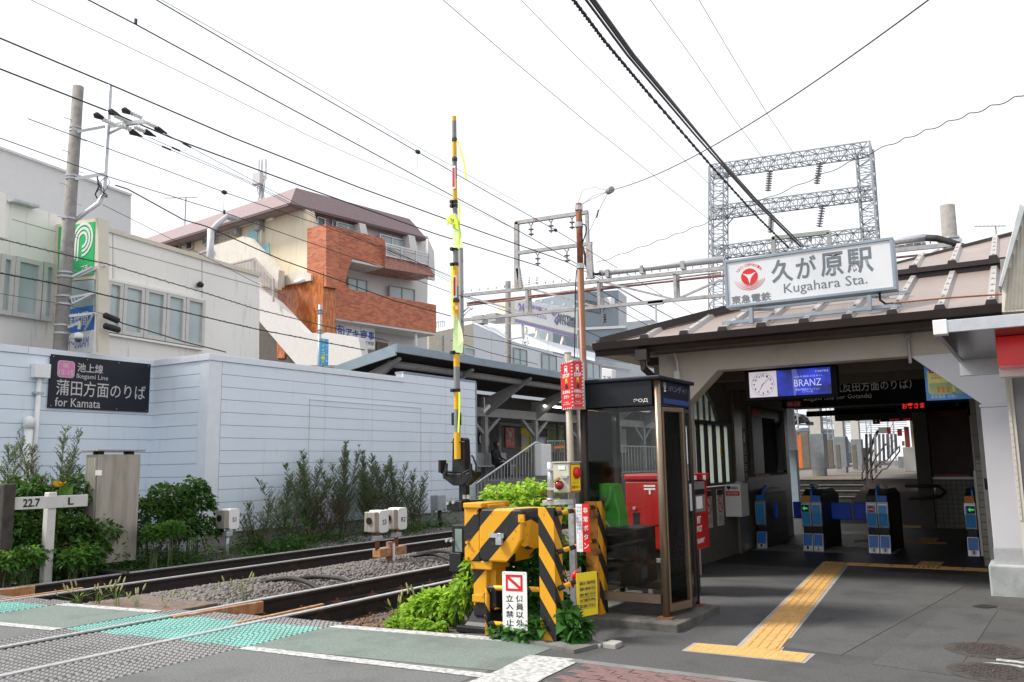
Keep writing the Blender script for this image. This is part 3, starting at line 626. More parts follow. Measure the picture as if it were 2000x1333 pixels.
for a, b in ((-9, -5.9), (-5.9, -2.6), (-2.6, .05)):
    mb = MB(); mb.box(XB-.24, YA+a+.003, ZT, XB+.06, YA+b-.065*(b > 0)-.003, ZT+.13); mb.build('coping', M['trim'], w, bevel=.008)
mb = MB(); mb.box(WX-.25, ystep+.021, ZT+.222, WX+.04, YB+.03, ZT+.28); mb.build('coping', M['steelgrey'], w, bevel=.006)
mb = MB(); mb.box(WX-.05, YB, ZB, WX+.045, YB+.05, ZT+.22); mb.build('end_trim', M['steelgrey'], w)
mb = MB(); mb.box(WX-.15, YA, ZB-.07, WX+.07, YB, ZB-.005); mb.box(XB-.1, YA-9, ZB-.07, XB+.07, YA-.001, ZB-.005); mb.build('sill_flashing', M['trim'], w)
mb = MB(); mb.box(WX-.15, YA+.05, -.4, WX+.01, YB, ZB-.071); mb.box(XB-.1, YA-9, -.4, XB+.01, YA, ZB-.071); mb.build('foundation', M['concrete'], w)
a = at(603, 770, x=WX).y; b = at(820, 790, x=WX).y; zt = 2.98                  # outline of an access hatch
mb = MB(); FRF.box(mb, a-YA, zt, b-YA, zt+.025, .03, .045); mb.build('hatch_drip', M['trim'], w)
mb = MB()
for y in (a, b): FRF.box(mb, y-YA-.006, ZB, y-YA+.006, zt, .0305, .033)
mb.build('hatch_joint', M['joint'], w)
# pipe box and drain pipe on the set-back wall
t = thing('conduit_box', 'small white junction box with conduit fixed left of the dark direction sign', 'junction box', at(75, 728, x=XB+.1))
p = at(60, 738, x=XB+.06); q = at(92, 713, x=XB+.06); mb = MB(); mb.box(XB+.035, p.y, p.z, XB+.2, q.y, q.z); mb.build('box', M['white'], t, bevel=.01)
p = at(77, 740, x=XB+.1); mb = MB(); mb.cyl((XB+.1, p.y, 1.0), (XB+.1, p.y, p.z), .045, n=12); mb.build('pipe', M['white'], t, smooth=True)
mb = MB(); mb.box(XB+.035, p.y-.08, p.z-.28, XB+.15, p.y+.08, p.z-.24); mb.build('clamp', M['galv'], t)
p = at(57, 812, x=XB+.12); t = thing('vent_pipe', 'white capped vent pipe against the panel wall at far left', 'pipe', (XB+.12, p.y, 0))
mb = MB(); mb.cyl((XB+.13, p.y, -.1), (XB+.13, p.y, p.z-.12), .075, n=14); mb.build('pipe', M['white'], t, smooth=True)
mb = MB(); mb.lathe((XB+.13, p.y, p.z-.13), [(.09, -.1), (.09, .06), (.06, .1), (.02, .12)], n=14); mb.build('cap', M['white'], t, smooth=True)
# direction sign
SX = XB+.05
c = [at(*q, x=SX) for q in ((92, 797), (289, 806), (292, 712), (94, 691))]
fr = Fr((SX, c[0].y, (c[0].z+c[1].z)/2), (0,1,0)); Wd = c[1].y-c[0].y; Ht = (c[3].z-c[0].z+c[2].z-c[1].z)/2
t = thing('direction_sign', 'dark sign reading for Kamata fixed to the white panel wall', 'sign', fr.o)
mb = MB(); fr.box(mb, 0, 0, Wd, Ht, -.01, .02); mb.build('board', M['signblack'], t, bevel=.003)
def px2(fr, x0, y0, x1, y1, zw, zh): return None
S = lambda a0, b0, a1, b1: (a0*Wd, (1-b1)*Ht, a1*Wd, (1-b0)*Ht)
B0 = S(.065, .10, .225, .42)
mb = MB(); fr.poly(mb, rrect(*B0, .06), .0205, .023); mb.build('badge', M['paleink'], t)
mb = MB(); k = .012; fr.poly(mb, rrect(B0[0]+k, B0[1]+k, B0[2]-k, B0[3]-k, .05), .0235, .026); mb.build('badge', M['pink'], t)
text(fr, 'IK', S(.117, .15, .178, .235), M['paleink'], t, c=.027, bold=.02); text(fr, '12-15', S(.078, .275, .212, .37), M['paleink'], t, c=.027, bold=.02)
text(fr, '池上線', S(.25, .115, .50, .29), M['paleink'], t, c=.021, bold=.012); text(fr, 'Ikegami Line', S(.248, .32, .555, .44), M['paleink'], t, c=.021)
text(fr, '蒲田方面のりば', S(.065, .46, .955, .755), M['paleink'], t, c=.021, bold=.002); text(fr, 'for Kamata', S(.06, .80, .49, .965), M['paleink'], t, c=.021, bold=.004)
mb = MB()
for i in range(4):
    for j in (0, 1): disc(mb, fr, .05+(Wd-.1)*i/3, .04+(Ht-.08)*j, .008, .0205, .026, 8)
mb.build('screws', M['alu'], t)
# concrete stub and small box at the wall's right end, signal case
p = at(848, 1040, z=-.05); p.x = -13.1; y0 = at(848, 1000, x=-13.1).y
t = thing('wall_box', 'small grey cast junction case on posts near the right end of the white wall', 'junction box', (-13.1, y0, 0))
mb = MB(); mb.box(-13.2, y0-.02, .0, -13.12, y0+.06, .75); mb.build('post', M['galv'], t)
mb = MB(); mb.box(-13.12, y0-.03, .38, -12.95, y0+.3, .76); mb.build('case', M['galv'], t, bevel=.01)
mb = MB(); mb.tube([(-13.03, y0+.15, .38), (-13.03, y0+.14, .2), (-12.98, y0+.12, .05), (-13.02, y0+.1, -.05)], .05, 8); mb.build('hose', M['rubber'], t, smooth=True)
# ---------------------------------------------------------------- cabinet, kilometre post, signal repeaters
cx = -12.3; a = at(205, 1076, x=cx); b = at(272, 1060, x=cx)
y0 = at(193, 890, x=cx).y; y1 = at(275, 890, x=cx).y; zt = at(235, 888, x=cx).z; xb = at(168, 890, y=y0).x
t = thing('equipment_cabinet', 'tall weathered stainless steel equipment cabinet among the shrubs', 'cabinet', (cx, y0, 0))
mb = MB(); mb.box(xb, y0, .1, cx, y1, zt); mb.build('body', M['cabinet'], t, bevel=.008)
mb = MB(); mb.box(xb-.06, y0-.05, zt+.05, cx+.05, y1+.05, zt+.075); mb.build('roof_plate', M['cabinet'], t, bevel=.004)
mb = MB()
for xx in (xb+.1, cx-.1):
    for yy in (y0+.1, y1-.1): mb.box(xx-.03, yy-.03, zt, xx+.03, yy+.03, zt+.05)
mb.build('roof_spacers', M['black'], t)
mb = MB(); mb.box(xb+.03, y0-.012, .14, cx-.03, y0-.002, zt-.05); mb.build('door', M['cabinet'], t, bevel=.003)
mb = MB(); mb.box(xb+.07, y0-.03, zt*.62, xb+.12, y0-.013, zt*.72); mb.build('lock', M['black'], t); mb = MB(); mb.box(xb+.3, y0-.02, zt-.32, xb+.46, y0-.013, zt-.24); mb.build('name_plate', M['white'], t)
kx = -12.0; P0 = at(94, 1050, x=kx); zt = at(96, 962, x=kx).z
t = thing('distance_post', 'white wooden distance post with boards numbered 22.7 and L', 'post', (kx, P0.y, 0))
mb = MB(); mb.box(kx-.06, P0.y-.06, -.05, kx+.06, P0.y+.06, zt); mb.build('post', M['offwhite'], t, bevel=.01)
zc = at(96, 981, x=kx).z; c1 = Vector((kx+.09, P0.y-.10, zc))
for (px, py, body, wd, box) in ((23, 970, '22.7', 1.0, (.42, .03, .80, .15)), (172, 977, 'L', .0, None)):
    if px == 23:
        e = at(px, py, y=P0.y-.55, ) ; d = Vector((e.x-c1.x, e.y-c1.y, 0)); L_ = d.length; fr = Fr(Vector((e.x, e.y, zc-.085)), -d)
    else:
        e = at(px, py, x=kx+.05); d = Vector((e.x-c1.x, e.y-c1.y, 0)); L_ = d.length; fr = Fr(Vector((c1.x, c1.y, zc-.085)), d)
    mb = MB(); fr.box(mb, 0, 0, L_, .17, -.025, .0); bo = mb.build('board', M['offwhite'], t, bevel=.006)
    if px == 23: text(fr, '22.7', (L_*.32, .03, L_*.80, .145), M['ink'], t, bold=.025)
    else: text(fr, 'L', (L_*.50, .035, L_*.64, .14), M['ink'], t, bold=.02)
mb = MB(); p = at(12, 1010, x=-12.0); mb.box(-12.1, p.y-.09, -.1, -11.92, p.y+.07, 1.35); o = mb.build('wooden_stake', M['wood'], bevel=.02); tag(o, 'dark weathered wooden stake at the left edge of the picture', 'stake')
def repeater(px, py_base, py_top, gx, code, label, w=.26):
    g_ = at(px, py_base, x=gx); zt = at(px, py_top, x=gx).z; h = .38; y = g_.y; zb = zt-h
    t = thing('track_signal_box', label, 'signal box', (gx, y, g_.z), 'white lineside signal boxes')
    mb = MB(); mb.cyl((gx, y, g_.z-.1), (gx, y, zb), .035, n=10); mb.build('post', M['rust'] if code != 'S1' else M['galv'], t, smooth=True)
    mb = MB(); mb.box(gx-.06, y-.07, zb-.12, gx+.06, y+.07, zb-.04); mb.build('bracket', M['galv'], t, bevel=.01)
    pr = [(-.17, 0), (.15, 0), (.15, .24), (.13, .32), (.05, .38), (-.05, .38), (-.17, .33)]
    mb = MB(); fr = Fr((gx+.07, y, zb), (0,1,0)); fr.poly(mb, rrect(-.03, 0, .2, .36, .05), -.24, -.0); mb.build('case', M['white'], t, bevel=.01)
    mb = MB(); mb.prism([(gx-.17, y-.031, zb+.02), (gx+.06, y-.031, zb+.02), (gx+.06, y-.031, zb+.34), (gx-.17, y-.031, zb+.34)], (0, -.10, 0)); hood = mb.build('lens_hood', M['cabinet'], t, bevel=.012)
    mb = MB(); mb.cyl((gx-.06, y-.132, zb+.2), (gx-.06, y-.15, zb+.2), .055, n=14); mb.build('lens', M['black'], t)
    text(fr, code, (.04, .13, .15, .21), M['ink'], t, c=.003, bold=.01, keep=True)
repeater(443, 1085, 992, -12.3, 'S1', 'single white signal box marked S1 beside the shrubs')
repeater(737, 1062, 995, -9.25, 'S3', 'white signal box marked S3, left one on the rusty beam')
repeater(774, 1060, 990, -9.25, 'R2', 'white signal box marked R2, right one on the rusty beam')
p = at(735, 1082, x=-9.25); q = at(787, 1075, x=-9.25)
t = thing('signal_beam', 'short rusty steel beam on a stub carrying two signal boxes', 'beam', (-9.25, p.y, 0))
mb = MB(); mb.box(-9.33, p.y, p.z-.06, -9.17, q.y, p.z+.07); mb.build('beam', M['orange_rust'], t, bevel=.005)
mb = MB(); mb.box(-9.3, (p.y+q.y)/2-.04, -.1, -9.2, (p.y+q.y)/2+.05, p.z+.16); mb.build('stub', M['redrust'], t)
mb = MB(); mb.box(-9.15, (p.y+q.y)/2-.05, p.z-.25, -9.14, (p.y+q.y)/2-.0, p.z+.14); mb.build('marker_plate', M['white'], t)
# ================================================================ planting
LM = dict(
 dark=leafmat('leaf_dark', (.02,.065,.012), (.085,.20,.03), .4), bright=leafmat('leaf_bright', (.12,.26,.02), (.36,.55,.06), .5),
 mid=leafmat('leaf_mid', (.03,.10,.015), (.11,.24,.03), .45), grey=leafmat('leaf_grey', (.08,.12,.06), (.20,.27,.13), .4), dry=leafmat('leaf_dry', (.07,.05,.03), (.14,.11,.06), .3),
 vine=leafmat('leaf_vine', (.02,.09,.012), (.06,.19,.03), .4), fern=leafmat('leaf_low', (.03,.08,.02), (.09,.18,.05), .35))
def lobes(ls, n, size, tone=0.):
    "leaf tiers over the surface of uneven lobes: (cx, cy, cz, rx, ry, rz)"
    ls = np.array(ls, float); vol = ls[:, 3]*ls[:, 5]; k = rng.choice(len(ls), n, p=vol/vol.sum()); c = ls[k]
    d = rng.normal(size=(n, 3)); d[:, 2] = np.abs(d[:, 2])*.9-.25; d /= np.linalg.norm(d, axis=1, keepdims=True)
    rr = rng.uniform(.72, 1.04, n)**.8
    bump = 1+.16*np.sin(d[:, 0]*9+k*2)*np.cos(d[:, 2]*8+k)+.1*np.sin(d[:, 1]*15+k)
    P_ = c[:, :3]+d*c[:, 3:6]*(rr*bump)[:, None]
    D_ = d*.8+rng.normal(size=(n, 3))*.55+np.array([0, 0, .05])
    return leaves(P_, D_, size, .36, np.clip(rng.uniform(0, .75, n)+d[:, 2]*.25+tone, 0, 1), .3)
def plantmesh(name, parts, m, parent, stuff=True):
    V, F, T = join(parts); o = link(name, npmesh(name, V, F, m, T), parent)
    if stuff: o['kind'] = 'stuff'
    return o
def flowers(ls, n, size):
    ls = np.array(ls, float); k = rng.integers(0, len(ls), n); c = ls[k]; d = rng.normal(size=(n, 3)); d[:, 2] = np.abs(d[:, 2])+.2; d[:, 1] = -np.abs(d[:, 1])*.6; d /= np.linalg.norm(d, axis=1, keepdims=True)
    P_ = c[:, :3]+d*c[:, 3:6]*1.06; parts = []
    for a in range(5):
        t = a*2*math.pi/5; D_ = np.stack([np.full(n, math.cos(t)), np.full(n, math.sin(t))*.6, np.full(n, .5)], 1)+rng.normal(size=(n, 3))*.15
        parts.append(leaves(P_, D_, size, .4, None, .0))
    return parts
def stems(name, ls, parent, m, n=14, base=-.05, r=.008):
    mb = MB()
    for i in range(n):
        c = random.choice(ls); x = c[0]+random.uniform(-.3, .3)*c[3]; y = c[1]+random.uniform(-.3, .3)*c[4]
        mb.tube([(x, y, base), (x+random.uniform(-.06, .06), y, (base+c[2])/2), (c[0]+random.uniform(-.7, .7)*c[3], c[1]+random.uniform(-.7, .7)*c[4], c[2]+c[5]*random.uniform(.1, .8))], [r, r*.8, r*.4], 5)
    return mb.build(name, m, parent)
M['stem'] = mat('green_stem', (.10,.14,.05), .7, var=.3); M['twig'] = mat('brown_twig', (.10,.07,.045), .8, var=.3)
M['magenta'] = mat('magenta_petal', (.75,.02,.35), .5, var=.1); M['rosy'] = mat('rosy_bud', (.40,.10,.10), .6, var=.3); M['canna'] = mat('yellow_petal', (.9,.5,.02), .5, var=.1)
def shrub(px, py, X, lobs, n, size, m, label, fl=None, name='shrub', cat='shrub', tone=0., flm='rosy', fs=.02, base=-.05):
    "lobs given as (photo x, photo y, radius) at depth X"
    ls = []
    for (a, b, r, dx) in lobs:
        p = at(a, b, x=X+dx); ls.append((p.x, p.y, p.z, r*.8, r, r*.85))
    t = thing(name, label, cat, (X, ls[0][1], 0))
    plantmesh('leaves', [lobes(ls, n, size, tone)], LM[m], t); stems('stems', ls, t, M['stem'], 5*len(ls), base)
    if fl: plantmesh('flowers', flowers(ls, fl, fs), M[flm], t)
    return t
# along the white wall, left to right
shrub(0,0,-12.75, [(30,985,.42,.0),(90,990,.4,0),(150,975,.40,0),(205,985,.35,0),(60,1045,.38,.3),(130,1050,.38,.3),(190,1045,.34,.3),(20,1050,.35,.3),(60,1080,.3,.5),(130,1085,.3,.5),(180,1080,.25,.5)], 6200, .105, 'dark', 'dense four o\'clock shrub around the white distance post', 120)
shrub(0,0,-11.95, [(50,1095,.2,.1),(140,1100,.2,.1),(170,1090,.2,.0),(15,1105,.2,.1)], 1300, .095, 'mid', 'brighter green shrub in front of the distance post', 40)
shrub(0,0,-12.85, [(330,985,.40,0),(380,990,.36,0),(290,1010,.36,0),(350,1035,.36,.2),(400,1040,.30,.2),(380,960,.26,0),(285,1050,.27,.2)], 4200, .09, 'dark', 'dark reddish-tipped shrub between the cabinet and signal box', 150)
shrub(0,0,-12.2, [(300,1048,.20,.1),(335,1040,.2,.1)], 700, .08, 'mid', 'small light green clump at the cabinet foot')
def ground_cover(name, label, cat, xr, yr, n, size, m, zf, h=.15, pw=1.):
    x = rng.uniform(*xr, n); y = yr[0]+(yr[1]-yr[0])*rng.uniform(0, 1, n)**pw; keep = np.sin(x*3+y*1.7)+np.sin(y*2.9-x*2)+rng.normal(size=n)*.8 > -.5
    x, y = x[keep], y[keep]; k = len(x); z = np.array([zf(a) for a in x])+rng.uniform(0, 1, k)*h*np.clip(.55+.45*np.sin(x*7+y*3.1)+.45*np.sin(y*6.3-x*4)+.25*np.sin(y*17), .12, 1.5)
    D_ = rng.normal(size=(k, 3)); D_[:, 2] = np.abs(D_[:, 2])*.6+.1
    V, F, T = leaves(np.stack([x, y, z], 1), D_, size, .33); o = link(name, npmesh(name, V, F, LM[m], T)); o['kind'] = 'stuff'; o['label'] = label
ground_cover('ground_cover', 'leafy undergrowth below the shrubs beside the farther track', 'weeds', (-12.9, -12.0), (5.5, 12.5), 9000, .075, 'dark', bed_z, .42)
ground_cover('ground_cover', 'low leafy weeds at the foot of the shrubs on the far side', 'weeds', (-13.0, -11.95), (6.0, 12.0), 6500, .05, 'fern', bed_z, .18)
ground_cover('ground_cover', 'dark undergrowth along the bottom of the white wall', 'weeds', (-13.5, -12.45), (11.0, 19.0), 9000, .06, 'dark', bed_z, .40)
ground_cover('ground_cover', 'dry reddish weeds scattered over the ballast edge', 'weeds', (-12.6, -11.9), (7, 16), 1500, .05, 'dry', bed_z, .08)
# tall feathery mugwort plants
def weed(px, ptop, pbase, X, spread, nst, label, m='grey', dens=1.):
    g_ = at(px, pbase, x=X); top = at(px, ptop, x=X).z; t = thing('tall_weed', label, 'weed', (X, g_.y, 0), 'tall feathery weeds along the wall'); mb = MB(); parts = []; dry = []
    for s in range(nst):
        k = s/max(1, nst-1)*2-1 if nst > 1 else 0
        h = (top+.1)*random.uniform(.62, 1.0) if abs(k) > .25 else (top+.1)*random.uniform(.88, 1.02)
        b = Vector((X+random.uniform(-.15, .15), g_.y+random.uniform(-.12, .12), -.08)); e = Vector((X+random.uniform(-.3, .3), g_.y+k*spread*random.uniform(.8, 1.5)+random.uniform(-.12,.12), h))
        c = (b+e)/2+Vector((random.uniform(-.08, .08), -k*spread*.12, .05)); pts = [b+(c-b)*2*q*(1-q)+(e-b)*q*q+Vector((random.uniform(-.012,.012), random.uniform(-.012,.012), 0)) for q in np.linspace(0, 1, 9)]
        mb.tube(pts, [.009*(1-.75*q) for q in np.linspace(0, 1, 9)], 4)
        nb = int(48*h*dens); P1 = []; D1 = []
        for i in range(nb):
            q = random.uniform(.12, 1)**.8; j = q*8; a = pts[int(min(7, j))].lerp(pts[int(min(7, j))+1], j-int(min(7, j))); ln = .42*(1.1-q)*random.uniform(.45, 1.25)+.04
            th = random.uniform(0, 6.28); d = Vector((math.cos(th)*.75, math.sin(th)*.75, .85)); d.normalize(); mb.tube([a, a+d*ln*.6, a+d*ln+Vector((0,0,ln*.1))], [.0035, .002, .001], 3)
            for u in range(int(10+ln*80)):
                w_ = random.uniform(.1, 1.05); P1.append(a+d*ln*w_); D1.append(d*.7+Vector((random.gauss(0,.5), random.gauss(0,.5), random.gauss(.2,.4))))
        V = leaves(np.array([tuple(q) for q in P1]), np.array([tuple(q) for q in D1]), .038, .17, None, .1); parts.append(V)
    plantmesh('leaves', parts, LM[m], t); mb.build('stems', M['twig'], t)
weed(600, 885, 1040, -13.1, .45, 7, 'tallest feathery weed left of centre against the white wall', dens=1.4)
weed(668, 870, 1035, -13.1, .45, 7, 'feathery weed with a pointed tip, second from the left')
weed(560, 945, 1045, -12.9, .4, 6, 'low spreading feathery weed left of the tallest one')
weed(722, 893, 1030, -13.1, .5, 8, 'bushy feathery weed in the middle of the white wall', dens=1.5)
weed(770, 905, 1028, -13.1, .45, 6, 'leaning feathery weed right of the bushy one', dens=1.2)
weed(815, 930, 1030, -12.9, .55, 6, 'rightmost feathery weed beside the small grey case')
weed(640, 960, 1045, -12.7, .7, 7, 'brownish thin weed in front of the tall ones', 'dry', .5)
weed(750, 975, 1040, -12.7, .6, 6, 'dry brown weed behind the two signal boxes', 'dry', .5)
weed(500, 990, 1060, -12.6, .5, 5, 'low weed right of the signal box marked S1', 'grey')
weed(345, 935, 1000, -12.9, .3, 4, 'feathery weed rising out of the dark shrub right of the cabinet')
weed(108, 852, 1000, -12.95, .4, 5, 'pale feathery weed behind the white distance post')
weed(22, 870, 1000, -12.9, .35, 4, 'pale feathery weed at the far left edge')
weed(150, 915, 990, -12.9, .25, 3, 'small feathery weed left of the steel cabinet')
# canna flower behind the distance post
p = at(118, 947, x=-12.45); t = thing('canna_flower', 'yellow canna flower rising above the distance post', 'flower', (p.x, p.y, 0))
V = leaves(np.repeat(np.array([[p.x, p.y, p.z-.03]]), 12, 0), np.array([[math.cos(a), math.sin(a), .9] for a in np.linspace(0, 6, 12)]), .14, .38, None, .1); plantmesh('petals', [V], M['canna'], t, False)
V = leaves(np.array([[p.x, p.y-.03, p.z-.45], [p.x, p.y+.03, p.z-.4], [p.x+.05, p.y-.02, p.z-1.1], [p.x+.05, p.y-.3, p.z-1.15]]), np.array([[0, .2, 1.], [.1, .35, 1], [.2, .2, .9], [.2, .7, .6]]), .5, .2, np.full(4, .6), .02); plantmesh('leaves', [V], LM['mid'], t, False)
mb = MB(); mb.tube([(p.x, p.y, 0), (p.x, p.y, p.z)], .015, 6); mb.build('stem', M['stem'], t)
# planting round the barrier box
def shrubz(lobs, Y, *a, **k):
    ls = []
    for (px, py, r, dy) in lobs:
        p = at(px, py, y=Y+dy); ls.append((p.x, p.y, p.z, r, r*.8, r*.85))
    n, size, m, label = a; fl = k.get('fl'); t = thing('shrub', label, 'shrub', (ls[0][0], ls[0][1], 0))
    plantmesh('leaves', [lobes(ls, n, size, k.get('tone', 0))], LM[m], t); stems('stems', ls, t, M['stem'], 5*len(ls))
    if fl: plantmesh('flowers', flowers(ls, fl, k.get('fs', .03)), M[k.get('flm', 'magenta')], t)
    return t
shrubz([(985,985,.22,0),(1030,980,.24,0),(1060,1010,.25,0),(965,975,.14,0),(1020,1030,.3,.1),(1050,1080,.3,.1),(1070,960,.12,.2)], 8.1, 3000, .085, 'bright', 'sunlit four o\'clock bush with magenta flowers behind the barrier box', fl=30, tone=.1)
shrubz([(1030,1130,.28,0),(1060,1180,.24,0),(1000,1180,.24,0),(1050,1060,.2,0),(1115,1100,.12,.1)], 7.35, 2600, .085, 'vine', 'dark leafy bush behind the no entry sign and striped posts', fl=12)
shrubz([(905,1170,.16,0),(890,1190,.14,0),(920,1140,.14,0),(925,1110,.09,0)], 7.0, 900, .085, 'bright', 'bright green climber at the left side of the barrier box', fl=5, tone=.1)
shrubz([(850,1185,.17,0),(820,1200,.15,0),(870,1205,.13,0),(795,1212,.10,0)], 7.15, 1300, .10, 'bright', 'bright yellow-green leafy clump beside the nearer track', fl=4, tone=.2)
shrubz([(770,1222,.07,0),(800,1222,.07,0),(830,1225,.07,0),(860,1228,.06,0)], 6.75, 900, .05, 'bright', 'low fresh weeds along the white road edge line')
shrubz([(1115,1222,.08,0),(1128,1232,.07,0),(1108,1195,.05,0),(1122,1250,.06,0)], 6.5, 170, .12, 'vine', 'broad-leaved vine hanging in front of the yellow notice')
shrubz([(1010,1240,.09,0),(1040,1240,.1,0),(980,1238,.08,0),(1055,1225,.08,0)], 6.45, 260, .10, 'vine', 'heart-leaved vine creeping below the no entry sign')
shrubz([(1230,1110,.2,0),(1260,1120,.2,0),(1200,1130,.2,0),(1290,1110,.2,0)], 9.6, 800, .07, 'mid', 'shaded bush seen through the telephone booth glass')
# foxtail grass by the crossing
def grass(px, py, n, h, label, X=None):
    b = at(px, py, z=-.05); t = thing('foxtail_grass', label, 'grass', b, 'foxtail grass tufts growing from the ballast'); mb = MB(); mh = MB()
    for i in range(n):
        a = random.uniform(0, 6.28); r = random.uniform(.02, .16); hh = h*random.uniform(.5, 1.1); e = b+Vector((math.cos(a)*r*1.5, math.sin(a)*r*1.5, hh)); c = b+Vector((math.cos(a)*r*.4, math.sin(a)*r*.4, hh*.6))
        mb.tube([b+Vector((math.cos(a)*.02, math.sin(a)*.02, -.03)), c, e], [.003, .002, .0015], 3)
        if i % 2 == 0: mh.lathe(e, [(.003, 0), (.009, .015), (.010, .05), (.004, .08)], 6, (math.cos(a)*.4, math.sin(a)*.4, 1))
        else: 
            s = Vector((-math.sin(a), math.cos(a), 0))*.006; mb.add([c-s, c+s, e+Vector((math.cos(a)*.06, math.sin(a)*.06, -.04))], [(0,1,2)])
    mb.build('blades', M['grassblade'], t); mh.build('seed_heads', M['seed'], t)
M['grassblade'] = mat('grass_blade', (.16,.24,.05), .7, var=.3); M['seed'] = mat('grass_seed', (.34,.34,.14), .8, var=.2)
grass(153, 1184, 12, .24, 'leftmost foxtail tuft beside the road edge'); grass(187, 1185, 12, .26, 'second foxtail tuft from the left by the road edge')
grass(228, 1188, 14, .24, 'third foxtail tuft from the left by the road edge'); grass(268, 1190, 8, .20, 'foxtail tuft at the left end of the trough lid')
grass(322, 1193, 6, .16, 'small foxtail tuft in front of the trough lid'); grass(478, 1172, 12, .26, 'foxtail tuft standing alone in the ballast near the hose')
grass(455, 1165, 5, .2, 'thin reddish foxtail left of the lone tuft'); grass(815, 1210, 12, .32, 'foxtail tuft at the left of the bright leafy clump'); grass(775, 1215, 10, .26, 'low arching foxtail beside the nearer rail')
# ================================================================ buildings behind the wall
def hd(deg): return Vector((math.sin(R(deg)), math.cos(R(deg)), 0))
class Pl:
    "an upright face of a building: point, direction along the face, outward normal towards the street"
    def __init__(s, px, py, deg, **k):
        s.o = at(px, py, **k); s.u = hd(deg); s.n = s.u.cross(Vector((0,0,1)))
        if s.n.dot(Vector((0,0,CAMH))-s.o) < 0: s.n = -s.n
    def at(s, px, py, out=0.): return at(px, py, pl=(s.o+s.n*out, s.n))
    def slab(s, mb, pts, out0, th):
        "polygon traced on the face standing out0 in front of it, th thick"
        return mb.prism([s.at(a, b, out0) for a, b in pts], -s.n*th)
    def fr(s, px, py, out=0., right=None):
        o = s.at(px, py, out); u = s.u if s.u.cross(Vector((0,0,1))).dot(s.n) > 0 else -s.u
        return Fr(o, u)
def quadpx(x0, x1, yt0, yt1, yb0, yb1): return [(x0, yt0), (x1, yt1), (x1, yb1), (x0, yb0)]
def window(pl, x0, x1, yt0, yt1, yb0, yb1, parent, out=.02, panes=2, frame=None, glass=None, fw=.05, deep=.08):
    a, b, c, d = pl.at(x0, yt0, out), pl.at(x1, yt1, out), pl.at(x1, yb1, out), pl.at(x0, yb0, out)
    u = (b-a); u.z = 0; L_ = u.length; u.normalize(); zt = (a.z+b.z)/2; zb = (c.z+d.z)/2; fr = Fr(Vector((a.x, a.y, zb)), u); H = zt-zb
    if fr.n.dot(pl.n) < 0: fr.n = -fr.n
    frame = frame or M['alu']; glass = glass or M['curtain']
    mb = MB(); fr.box(mb, 0, 0, fw, H, 0, deep); fr.box(mb, L_-fw, 0, L_, H, 0, deep); fr.box(mb, fw, 0, L_-fw, fw, 0, deep); fr.box(mb, fw, H-fw, L_-fw, H, 0, deep)
    for i in range(1, panes): fr.box(mb, L_*i/panes-fw*.4, fw, L_*i/panes+fw*.4, H-fw, 0, deep*.8)
    wo = mb.build('window', frame, parent)
    for i in range(panes):
        mb = MB(); fr.box(mb, L_*i/panes+fw*.4, fw*.9, L_*(i+1)/panes-fw*.4, H-fw*.9, .0, deep*.25+.01*(i % 2)); mb.build('pane', glass, wo)
    return wo
# ---- cream supermarket
A = Pl(507, 695, -8.5, x=-17.6)
t = thing('supermarket', 'cream rendered supermarket building with aluminium window band at left', 'building', A.at(507, 700))
def topline(x): return 537+(x-507)*.296
mb = MB(); A.slab(mb, [(-260, topline(-260)), (507, 537), (504, 1000), (-260, 1060)], 0, 3); mb.build('wall', M['cream2'] if 'cream2' in M else M['cream'], t)
mb = MB(); A.slab(mb, [(196, topline(196)-5), (508, 533), (508, 541), (196, topline(196)+3)], .05, .35); mb.build('parapet_cap', M['creamfin'], t)
mb = MB(); A.slab(mb, [(200, 478), (507, 560), (507, 561.6), (200, 479.6)], .004, .02); A.slab(mb, [(24, 428), (126, 457), (126, 458.5), (24, 429.5)], .004, .02)
for x in (220, 394): A.slab(mb, [(x, topline(x)), (x+1.2, topline(x)), (x+1.2, topline(x)+128), (x, topline(x)+128)], .004, .02)
mb.build('render_joints', mat('render_joint', (.35,.33,.29), .9), t)
ws = [206, 238, 280, 322, 360, 398]
def wy(x): return (546+(x-204)*.214, 649+(x-206)*.165)
for i in range(5):
    x0, x1 = ws[i]+.6, ws[i+1]-.6; window(A, x0, x1, wy(x0)[0], wy(x1)[0], wy(x0)[1], wy(x1)[1], t, .03, 1, frame=M['offwhite'], fw=.09, glass=M['parcel2'] if i == 0 and 'parcel2' in M else M['curtain'])
def wy2(x): return (497+(x-0)*.19, 615+(x-0)*.15)
for x0, x1 in ((-45, -3), (-2, 26), (27, 80), (82, 107)): window(A, x0, x1, wy2(x0)[0], wy2(x1)[0], wy2(x0)[1], wy2(x1)[1], t, .03, 1, frame=M['offwhite'], fw=.09)
mb = MB(); A.slab(mb, [(204, 541), (398, 583), (398, 588), (204, 546)], .12, .2); A.slab(mb, [(204, 649), (398, 681), (398, 685), (204, 653)], .1, .15); mb.build('window_ledge', M['cream'], t)
mb = MB(); A.slab(mb, [(-60, 360), (12, 378), (12, 466), (-60, 450)], 1.1, 1.2); mb.build('corner_projection', M['cream'], t)
mb = MB(); A.slab(mb, [(27, 388), (78, 401), (78, 406), (27, 393)], .2, .4); mb.build('roof_vent', M['galv'], t)
p = A.at(391, 556, .1); mb = MB(); mb.lathe(p+Vector((0,0,-.08)), [(.02, 0), (.075, .02), (.09, .09), (.03, .15)], 12); tag(mb.build('dome_camera', M['ink'], smooth=True), 'small dark dome camera on the cream supermarket wall', 'security camera')
